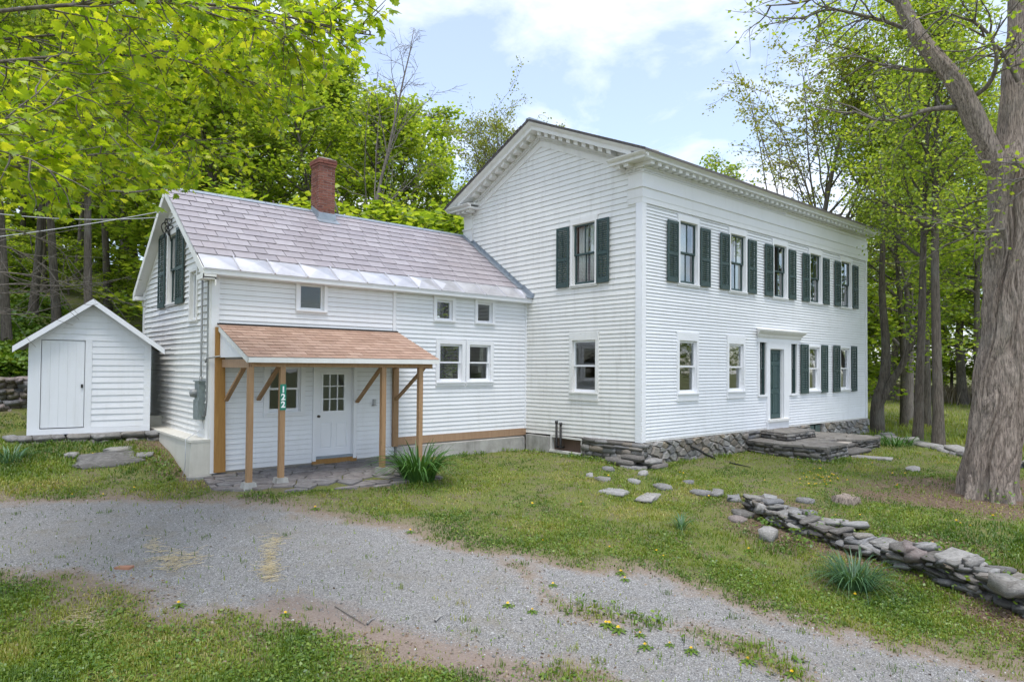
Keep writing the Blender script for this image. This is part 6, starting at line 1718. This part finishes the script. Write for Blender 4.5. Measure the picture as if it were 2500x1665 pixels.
V, F = tube_np(tws, [np.linspace(.009, .003, 7)]*len(tws), 4, False); tag(add('twigs', np_mesh('twigs', V, F, M['twig'], True), fmap), kind='stuff')
LP = np.array(LP); LD = np.array(LD)
pxy = np.array([px_of(p) for p in LP]); dist_l = np.linalg.norm(LP-CAM, axis=1)
infr = (pxy[:, 0] > 0) & (pxy[:, 0] < 2500) & (pxy[:, 1] > 0)
order = np.argsort(np.where(infr, dist_l, 99)); near = order[:260]; rest = order[260:]
V, F, v = maple_leaves(rs, LP[rest], LD[rest], .108)
tag(add('leaves', np_mesh('leaves', V, F, M['leafmaple'], False, {'var': ('FACE', v)}), fmap), kind='stuff')
protoL = []
for k in range(10):
    V, F, v = maple_leaves(np.random.RandomState(900+k), np.zeros((1, 3)), np.array([[1., 0, 0]]), .105); protoL.append(np_mesh('leaf', V, F, M['leafmaple'], False, {'var': ('FACE', v)}))
for i in near:
    o = add('leaf', protoL[r3.randrange(10)], fmap); o.location = LP[i]; o.rotation_euler = (r3.uniform(-.4, .4), r3.uniform(-.3, .5), math.atan2(LD[i][1], LD[i][0])+r3.uniform(-.8, .8)); sc_ = r3.uniform(.8, 1.15); o.scale = (sc_,)*3

# ------------------------------------------------------------------ plants
def ground_px(u, v, z=-.9):
    P, ok = march(ray(u, v)[None]); return P[0]
def blade_mesh(seed, length, width, arch, mat, name='leaf'):
    r3 = random.Random(seed); n = 7; V = []; F = []
    for i in range(n):
        t = i/(n-1); x = length*(t*.35+arch*t*t*.65); z = length*(t*(1-.2*t)-arch*.62*t**2.6)
        w = width*(1-t**2.2)*.5+.001; tw = r3.uniform(-.1, .1)
        V += [(x, -w, z+.25*w), (x, 0, z), (x, w, z+.25*w)]
    for i in range(n-1):
        for k in range(2): F.append((3*i+k, 3*i+k+1, 3*i+k+4, 3*i+k+3))
    return np_mesh(name, V, F, mat, True, {'var': ('FACE', [r3.random()]*len(F))})
def clump(u, v, label, name, cat, n, length, width, mat, seed, rad=.16, z=-.8):
    p = ground_px(u, v, z); r3 = random.Random(seed)
    e = empty(name, tuple(p), label, cat)
    ms = [blade_mesh(seed*50+k, 1.0, width/length, a_, mat) for k, a_ in enumerate((.15, .35, .5, .7, .85, 1.0, .6, .95))]
    for i in range(n):
        o = add('leaf', r3.choice(ms), e); az = r3.uniform(0, 6.283); q = rad*math.sqrt(r3.random())
        o.location = (p[0]+q*math.cos(az), p[1]+q*math.sin(az), p[2]-.02); o.rotation_euler = (r3.uniform(-.15, .15), r3.uniform(-.2, .15), az+r3.uniform(-.5, .5)); s = length*r3.uniform(.55, 1.12); o.scale = (s, s, s)
clump(1022, 1172, 'big dark green daylily clump with arching leaves beside the porch', 'daylily_clump', 'plant', 230, 1.12, .040, M['lily'], 1, .32, -.6)
clump(2085, 1432, 'blue-green daffodil clump growing below the dry stone wall', 'daffodil_clump', 'plant', 300, .66, .016, M['daff'], 2, .22, -1.1)
clump(1662, 1292, 'small upright daffodil tuft alone in the middle of the lawn', 'daffodil_clump', 'plant', 40, .50, .018, M['daff'], 3, .07, -.95)
clump(2188, 1088, 'grassy iris clump at the corner of the stone terrace', 'iris_clump', 'plant', 120, .62, .03, M['lily'], 4, .45, -.6)
clump(25, 1125, 'leafy daffodil clump in the grass left of the shed', 'daffodil_clump', 'plant', 90, .50, .025, M['daff'], 5, .3, -.2)

# dandelions: one plant with rosette, stalk and flower head
def dandelion_parts():
    fl = MB()
    for k in range(14):
        a = k/14*6.283; a2 = a+.3
        fl.poly([(0, 0, .012), (.022*math.cos(a), .022*math.sin(a), .006), (.022*math.cos(a2), .022*math.sin(a2), .004)], [(0, 1, 2)])
        fl.poly([(0, 0, .018), (.014*math.cos(a), .014*math.sin(a), .014), (.014*math.cos(a2), .014*math.sin(a2), .013)], [(0, 1, 2)])
    fl.tube([(0, 0, -.008), (0, 0, .004)], [.006, .014], 6)
    flo = fl.mesh('flower_head', M['yellow'])
    st = MB().tube([(0, 0, 0), (.004, 0, .04), (0, 0, .075)], .003, 5).mesh('stalk', M['lily'])
    V, F, vv = [], [], []
    for k in range(7):
        a = k/7*6.283; l = .11; w = .016; o = len(V)
        for t, wd_ in ((0, .3), (.35, .9), (.7, 1.0), (1, .05)):
            for s in (-1, 1): V.append((l*t*math.cos(a)-s*w*wd_*math.sin(a), l*t*math.sin(a)+s*w*wd_*math.cos(a), .012+.05*t-.06*t*t))
        for i in range(3): F.append((o+2*i, o+2*i+1, o+2*i+3, o+2*i+2)); vv.append(.5)
    ro = np_mesh('rosette', V, F, M['weed'], True, {'var': ('FACE', vv)})
    return flo, st, ro
DF, DS, DR = dandelion_parts()
r3 = random.Random(3); spots = [(1488, 1530), (1480, 1528), (1510, 1542), (1563, 1552), (1575, 1582), (1635, 1576), (1688, 1592), (1826, 1618), (1934, 1650), (2088, 1458), (1526, 1417), (1516, 1402), (2100, 1262), (2040, 1262), (2278, 1330), (2425, 1265), (2335, 1278), (2345, 1283), (2370, 1288), (227, 1113), (328, 1196), (176, 1212), (252, 1210), (1240, 1480), (437, 1480), (697, 1503), (1002, 1300), (770, 1244), (1300, 1235), (1620, 1362), (2036, 1380), (560, 1199), (1300, 1495), (1350, 1430)]
for _ in range(26): spots.append((r3.gauss(2015, 28), r3.gauss(1173, 12)))
for _ in range(12): spots.append((r3.uniform(1830, 2250), r3.uniform(1120, 1190)))
for _ in range(10): spots.append((r3.uniform(1300, 1900), r3.uniform(1150, 1350)))
for u, v in spots:
    p = ground_px(u, v, -.9)
    e = empty('dandelion', tuple(p), 'small yellow dandelion in flower in the grass', 'dandelion', 'dandelions in the lawn and drive')
    s = r3.uniform(.6, 1.0); e.scale = (s, s, s); e.rotation_euler = (0, 0, r3.uniform(0, 6))
    for nm, me, z in (('flower_head', DF, .055), ('stalk', DS, -.02), ('rosette', DR, 0)):
        o = bpy.data.objects.new(nm, me); COL.objects.link(o); o.parent = e; o.location = (0, 0, z)
        if nm == 'flower_head': o.rotation_euler = (r3.uniform(-.3, .3), r3.uniform(-.3, .3), 0); o.scale = (1.15, 1.15, 1.1)

# ------------------------------------------------------------------ grass, weeds, pebbles, litter
rs = np.random.RandomState(12)
HOUSE_BOX = [(-9.02, 4.05, YB, -.02), (-.32, -.30, WD, L)]
def sample_view(n, vlo=1010, vhi=1690, ulo=-60, uhi=2560):
    """ground points spread evenly over the picture area of the near ground, kept where they really lie on the terrain"""
    u = rs.uniform(ulo, uhi, n); v = rs.uniform(vlo, vhi, n)
    D = _fw[None]+_r2[None]*((u-1250)/FPX)[:, None]+_u2[None]*((CYP-v)/FPX)[:, None]
    P, ok = march(D)
    return P[ok]
def outside(P):
    x, y = P[:, 0], P[:, 1]
    k = ~((x > -9.02) & (x < .1) & (y > 4.03)) & ~((x > -.12) & (x < L+.1) & (y > -.1)) & ~((x > -11.5) & (x < -9.0) & (y > 7.0) & (y < 9.8))
    k &= sd_poly(x, y, tp) < .02
    k &= sd_poly(x, y, preg) < -.02+.25*(fbm(x*4, y*4, 4, 2) > .62)
    return k & (np.hypot(x-bt[0], y-bt[1]) > .72)
def blades(P, h, w, mat, name, hv=.5):
    n = len(P); az = rs.rand(n)*6.283; hh = h*(1+rs.uniform(-hv, hv, n)); be = rs.uniform(.15, .9, n)
    dx, dy = np.cos(az), np.sin(az)
    side = np.stack([-dy, dx, np.zeros(n)], 1)*(w*(.7+.6*rs.rand(n)))[:, None]*.5
    mid = P+np.stack([dx*hh*be*.25, dy*hh*be*.25, hh*.6], 1); tip = P+np.stack([dx*hh*be*.9, dy*hh*be*.9, hh*(1-.35*be)], 1)
    V = np.stack([P-side, P+side, mid+side*.7, mid-side*.7, tip], 1).reshape(-1, 3)
    b = np.arange(n)*5; F = np.concatenate([np.stack([b, b+1, b+2], 1), np.stack([b, b+2, b+3], 1), np.stack([b+3, b+2, b+4], 1)])
    cl = np.clip((fbm(P[:, 0]*.9, P[:, 1]*.9, 55, 4)-.47)*2.4+.42+rs.normal(0, .17, n), 0, 1)
    return V, F, np.r_[cl, cl, cl]
def stuff(name, V, F, v, mat, label, cat):
    tag(add(name, np_mesh(name, V, F, mat, False, {'var': ('FACE', v)})), label, cat, None, 'stuff')
def grass_keep(P, bias=0.0):
    g, d_, l_ = masks(P[:, 0], P[:, 1])
    pr_ = sstep(.12, -.85, g)*(1-.8*sstep(-.1, .35, d_))*(1-.78*sstep(-.3, .8, l_))
    pr_ *= np.clip(.28+3.0*(fbm(P[:, 0]*1.15, P[:, 1]*1.15, 71, 4)-.36), .22, 1)
    return rs.rand(len(P)) < pr_+bias
P1 = sample_view(400000); P1 = P1[outside(P1)]; P1 = P1[grass_keep(P1, .012)]
dd_ = np.hypot(P1[:, 0]-CAM[0], P1[:, 1]-CAM[1])
pt = fbm(P1[:, 0]*.7, P1[:, 1]*.7, 88, 3)
hb = (.026+.030*sstep(.45, .7, pt)+.0012*dd_)
V, F, v = blades(P1, hb, .0045+.0006*dd_, M['grass'], 'lawn_grass'); stuff('lawn_grass', V, F, v, M['grass'], 'short patchy lawn grass around the drive', 'grass')
P2 = sample_view(210000); P2 = P2[outside(P2)]; P2 = P2[grass_keep(P2, .006)]
P2 = P2[fbm(P2[:, 0]*1.3, P2[:, 1]*1.3, 91, 3) > .32]
dd_ = np.hypot(P2[:, 0]-CAM[0], P2[:, 1]-CAM[1]); P2[:, 2] += .008+rs.rand(len(P2))*.03
V, F, v = leaf_quads(rs, P2, .020+.0012*dd_[:, None][:, 0], .45) if False else leaf_quads(rs, P2, .027, .45, .6)
stuff('ground_ivy', V, F, v, M['weed'], 'low broad-leaved weeds creeping through the lawn', 'weeds')
T0 = sample_view(5200); T0 = T0[outside(T0)]; T0 = T0[grass_keep(T0, .02)]
T0 = T0[np.hypot(T0[:, 0]-CAM[0], T0[:, 1]-CAM[1]) < 17]
TP = np.repeat(T0, 20, 0); TP[:, :2] += rs.normal(0, .035, (len(TP), 2)); TP[:, 2] = hzf(TP[:, 0], TP[:, 1])
V, F, v = blades(TP, np.repeat(rs.uniform(.035, .085, len(T0)), 20), .0065, M['grass'], 'grass_tufts')
stuff('grass_tufts', V, F, np.clip(v-.08+np.tile(np.repeat(rs.normal(0, .18, len(T0)), 20), 3), 0, .95), M['grass'], 'rough tufts of longer grass dotted over the lawn', 'grass')
# taller tufts along walls, stones and edges
edges = [[(-9.3, 3.6), (-9.2, 5.0), (-9.6, 6.6), (-11.5, 7.0)], [(-4.2, 3.9), (-1.5, 3.95), (-.3, 3.8)], [(-.3, 3.4), (-.35, 1.5), (-.45, .1)], [(.3, -.3), (2.5, -.25), (4.3, -.3)], [(4.2, -.8), (4.4, -2.5), (5.9, -2.5)], [tuple(p) for p in WALL_LINE], [(8.9, -1.2), (9.4, -.4), (12.8, -.35)], [(-8.9, 2.2), (-8.2, 1.6), (-6.6, 1.2), (-4.6, 1.4)], [(11.5, -1.4), (9.3, -3.8), (8.4, -5.2)], [tuple(p) for p in STRIP[1:6]], [(4.8, -5.0), (3.0, -6.6), (3.6, -6.9)]]
E_ = []
for ln in edges:
    Lp = path_len(ln)
    for _ in range(int(Lp*150)):
        x, y, a = path_at(ln, rs.rand()*Lp); E_.append((x+rs.normal(0, .16), y+rs.normal(0, .16)))
E_ = np.array(E_); keep = fbm(E_[:, 0]*1.5, E_[:, 1]*1.5, 14, 3) > .44; E_ = E_[keep]
E3 = np.c_[E_, hzf(E_[:, 0], E_[:, 1])]; E3 = E3[outside(E3)]
V, F, v = blades(E3, .11, .011, M['grass'], 'edge_grass'); stuff('edge_grass', V, F, v*.6, M['grass'], 'longer grass left standing along walls and stones', 'grass')
E4 = E3[rs.rand(len(E3)) < .45].copy(); E4[:, 2] += rs.rand(len(E4))*.10
V, F, v = leaf_quads(rs, E4, .055, .6); stuff('edge_weeds', V, F, v, M['weed'], 'leafy weeds growing along the foundations and stone walls', 'weeds')
WV = []
for u, v_, r_, n_ in ((1990, 1285, .16, 130), (2045, 1300, .13, 110), (2130, 1330, .10, 70), (2290, 1375, .22, 260), (2350, 1405, .2, 220), (2320, 1380, .16, 150), (2490, 1450, .22, 260), (1870, 1290, .12, 60), (2440, 1225, .16, 120), (1950, 1330, .2, 120)):
    p_ = march(ray(u, v_)[None])[0][0]; WV.append(p_[None]+rs.normal(0, 1, (n_, 3))*np.array((r_, r_, r_*.55))+np.array((0, 0, .10)))
WV = np.concatenate(WV); V, F, v = leaf_quads(rs, WV, .055, .7); stuff('wall_weeds', V, F, v, M['weed'], 'leafy green weeds sprawling over the dry stone wall', 'weeds')
# long field grass and slope undergrowth
n = 60000; xx = rs.uniform(12, 60, n); yy = rs.uniform(-14, 12, n); Pf = np.c_[xx, yy, hzf(xx, yy)]; k_ = (rs.rand(n) < 12/(xx)) & outside(Pf); Pf = Pf[k_]
V, F, v = blades(Pf, .22, .022, M['grass'], 'field_grass'); stuff('field_grass', V, F, np.clip(v*.5+.45, 0, .9), M['grass'], 'sunny meadow grass of the field beyond the trees', 'grass')
n = 110000; a_ = np.where(rs.rand(n) < .6, rs.uniform(-120, 430, n), rs.uniform(-500, 1200, n)); dq = 20+26*rs.rand(n)**1.3
dr_ = _fw[None, :2]+_r2[None, :2]*((a_-1250)/FPX)[:, None]; dr_ /= np.linalg.norm(dr_, axis=1, keepdims=True)
Pu = CAM[None, :2]+dr_*dq[:, None]; Pu = np.c_[Pu, hzf(Pu[:, 0], Pu[:, 1])]
k_ = (Pu[:, 1] > 12.8) & outside(Pu) & (fbm(Pu[:, 0]*.5, Pu[:, 1]*.5, 40, 3) > .28); Pu = Pu[k_]; Pu[:, 2] += rs.rand(len(Pu))**1.5*.55
V, F, v = leaf_quads(rs, Pu, .15, .6); stuff('undergrowth', V, F, v, M['weed'], 'green undergrowth covering the floor of the wooded slope', 'undergrowth')
# pale reeds at the far edge of the field
n = 7000; yy = rs.uniform(-14, 16, n); xx = 50+rs.normal(0, 1.5, n)+.15*yy; Pr = np.c_[xx, yy, hzf(xx, yy)]
V, F, v = blades(Pr, 1.5, .07, M['reed'], 'reeds', .3); stuff('reeds', V, F, v, M['reed'], 'pale dry reeds along the far edge of the field', 'reeds')
# gravel
def pebbles(P, size, mat, name, label, cat):
    n = len(P); s = size*rs.uniform(.5, 1.5, n)[:, None]
    o = np.array([(1, 0, 0), (0, 1, 0), (-1, 0, 0), (0, -1, 0), (0, 0, .7), (0, 0, -.6)], float)
    V = P[:, None, :]+s[:, None]*(o[None]*rs.uniform(.6, 1.25, (n, 6, 1)))
    a = rs.rand(n)*6.28; c, s_ = np.cos(a), np.sin(a); rel = V-P[:, None, :]
    V = P[:, None, :]+np.stack([rel[..., 0]*c[:, None]-rel[..., 1]*s_[:, None], rel[..., 0]*s_[:, None]+rel[..., 1]*c[:, None], rel[..., 2]], -1)
    t = np.array([(0, 1, 4), (1, 2, 4), (2, 3, 4), (3, 0, 4), (1, 0, 5), (2, 1, 5), (3, 2, 5), (0, 3, 5)])
    F = (np.arange(n)[:, None, None]*6+t[None]).reshape(-1, 3)
    stuff(name, V.reshape(-1, 3), F, np.repeat(rs.rand(n), 8), mat, label, cat)
def m_pebble():
    t = NT('gravel_stone'); c = t.ramp(t.attr('var'), (0, (.12, .118, .116)), (.5, (.23, .228, .228)), (.85, (.32, .318, .315)), (1, (.50, .49, .48)))
    return t.principled(c, .9)
P5 = sample_view(120000, 1180, 1690); g5, d5, l5 = masks(P5[:, 0], P5[:, 1])
P5 = P5[(rs.rand(len(P5)) < sstep(-.15, .35, g5)*.55*(1-.8*sstep(-.1, .3, d5)))]
M['gravelstone'] = m_pebble()
pebbles(P5, .0085, M['gravelstone'], 'gravel', 'loose grey crushed stone covering the driveway', 'gravel')
P7 = sample_view(2600, 1180, 1690); g7, d7, l7 = masks(P7[:, 0], P7[:, 1]); P7 = P7[(g7 > -.3) & (rs.rand(len(P7)) < .5)]
pebbles(P7, .016, M['gravelstone'], 'loose_gravel', 'scattered larger stones on the driveway', 'gravel')
# fallen leaves and debris
P6 = sample_view(90000); P6 = P6[outside(P6)]; g6, d6, l6 = masks(P6[:, 0], P6[:, 1])
pr6 = np.maximum(.5*sstep(-.4, .6, l6), .05*sstep(-1.2, -.1, g6))*(g6 < .25)+.03*(g6 < -.3)+.002
P6 = P6[rs.rand(len(P6)) < pr6]; P6[:, 2] += .01
V, F, v = leaf_quads(rs, P6, .032, .45); stuff('leaf_litter', V, F, v, M['dry'], 'brown dead leaves and twigs scattered over the ground', 'leaf litter')
def straw_patch(spots_, label):
    Vs, Fs, vs = [], [], []; off = 0
    for (u, v, su_, sv_, n, ln) in spots_:
        for _ in range(n):
            p = onz(rs.normal(u, su_), rs.normal(v, sv_), -.85); p[2] = hz1(p[0], p[1])+.008+rs.rand()*.012
            a = rs.rand()*6.28; l = ln*rs.uniform(.4, 1.2); d = np.array((math.cos(a), math.sin(a), rs.uniform(-.05, .12)))*l/2; s = np.array((-math.sin(a), math.cos(a), 0))*.0022; up_ = np.array((0, 0, .003))
            Vs += [p-d-s, p-d+s, p+d+s, p+d-s, p-d+up_, p+d+up_]; Fs += [(off, off+1, off+2, off+3), (off, off+3, off+5, off+4), (off+1, off+4, off+5, off+2)]; vs += [rs.rand()]*3; off += 6
    stuff('straw', np.array(Vs), np.array(Fs), vs, M['straw'], label, 'straw')
straw_patch([(664, 1335, 10, 10, 60, .16), (660, 1365, 9, 14, 110, .16), (655, 1395, 14, 10, 130, .16)], 'narrow heap of yellow straw lying across the gravel drive')
straw_patch([(420, 1378, 22, 12, 160, .16), (470, 1372, 22, 8, 60, .14), (372, 1345, 12, 10, 50, .14)], 'thin spread of pale straw on the gravel beside the brick fragment')
straw_patch([(215, 1505, 26, 14, 130, .2), (245, 1512, 20, 10, 60, .18)], 'pale straw scattered on the grass at the near edge of the drive')
# brick fragment and sticks
p = ground_px(303, 1387, -.8); mb = MB()
mb.hexa([(-.10, -.045, 0), (.09, -.05, 0), (.10, .05, 0), (-.08, .045, 0), (-.10, -.045, .03), (.09, -.05, .034), (.10, .05, .03), (-.08, .045, .028)])
o = mb.build('brick_fragment', m_simple('orange_brick', (.36, .18, .115), .85)); o.location = p+np.array((0, 0, -.004)); o.rotation_euler = (0, 0, -.7); tag(o, 'flat broken piece of orange brick lying on the gravel', 'brick')
def stick(px, r, label, mat):
    pts = []
    for u, v in px: q = ground_px(u, v, -1.0); pts.append(q+np.array((0, 0, r+.006)))
    P = smooth_path(pts, 10); tag(MB().tube(P, np.linspace(r, r*.4, 10), 6).build('stick', mat, None, True), label, 'stick')
stick([(818, 1482), (850, 1502), (892, 1528)], .009, 'long thin dark twig on the dirt edge of the drive', M['twig'])
stick([(896, 1527), (905, 1517), (916, 1511)], .012, 'short pale stick touching the dark twig on the dirt', M['straw'] if False else M['palestone'])
stick([(1062, 1520), (1072, 1510), (1085, 1504)], .014, 'short pale split stick lying apart at the dirt edge', M['palestone'])
dp = march(ray(1745, 1121)[None])[0][0]
tag(MB().tube(smooth_path([(1.98, -.02, -.27), (1.97, -.12, -.28), tuple(dp*.5+np.array((1.97, -.12, -.28))*.5), tuple(dp+np.array((0, 0, .02)))], 10), .026, 8).build('drain_pipe', M['iron'], None, True), 'black drain pipe sloping from the stone foundation to the grass', 'pipe')
stick([(1782, 1132), (1805, 1137), (1832, 1143)], .022, 'black hose end lying in the grass before the terrace', M['iron'])
# weathered stump in the lawn
p = ground_px(2065, 1228, -.8)
th_ = np.linspace(0, 6.283, 40, endpoint=False); sr = .2*(1+.14*np.sin(th_*5)+.08*np.sin(th_*11+1))
stp = MB(); stp.prism([(p[0]+1.25*r_*math.cos(a), p[1]+1.25*r_*math.sin(a), p[2]-.08) for a, r_ in zip(th_, sr)], [(p[0]+r_*math.cos(a), p[1]+r_*math.sin(a), p[2]+.13+.02*math.sin(a*3)) for a, r_ in zip(th_, sr)])
tag(stp.build('tree_stump', M['barkbig']), 'low weathered tree stump in the litter above the dry stone wall', 'stump')
print('objects', len(bpy.data.objects), 'tris', sum(len(me.loops)-2*len(me.polygons) for me in bpy.data.meshes))
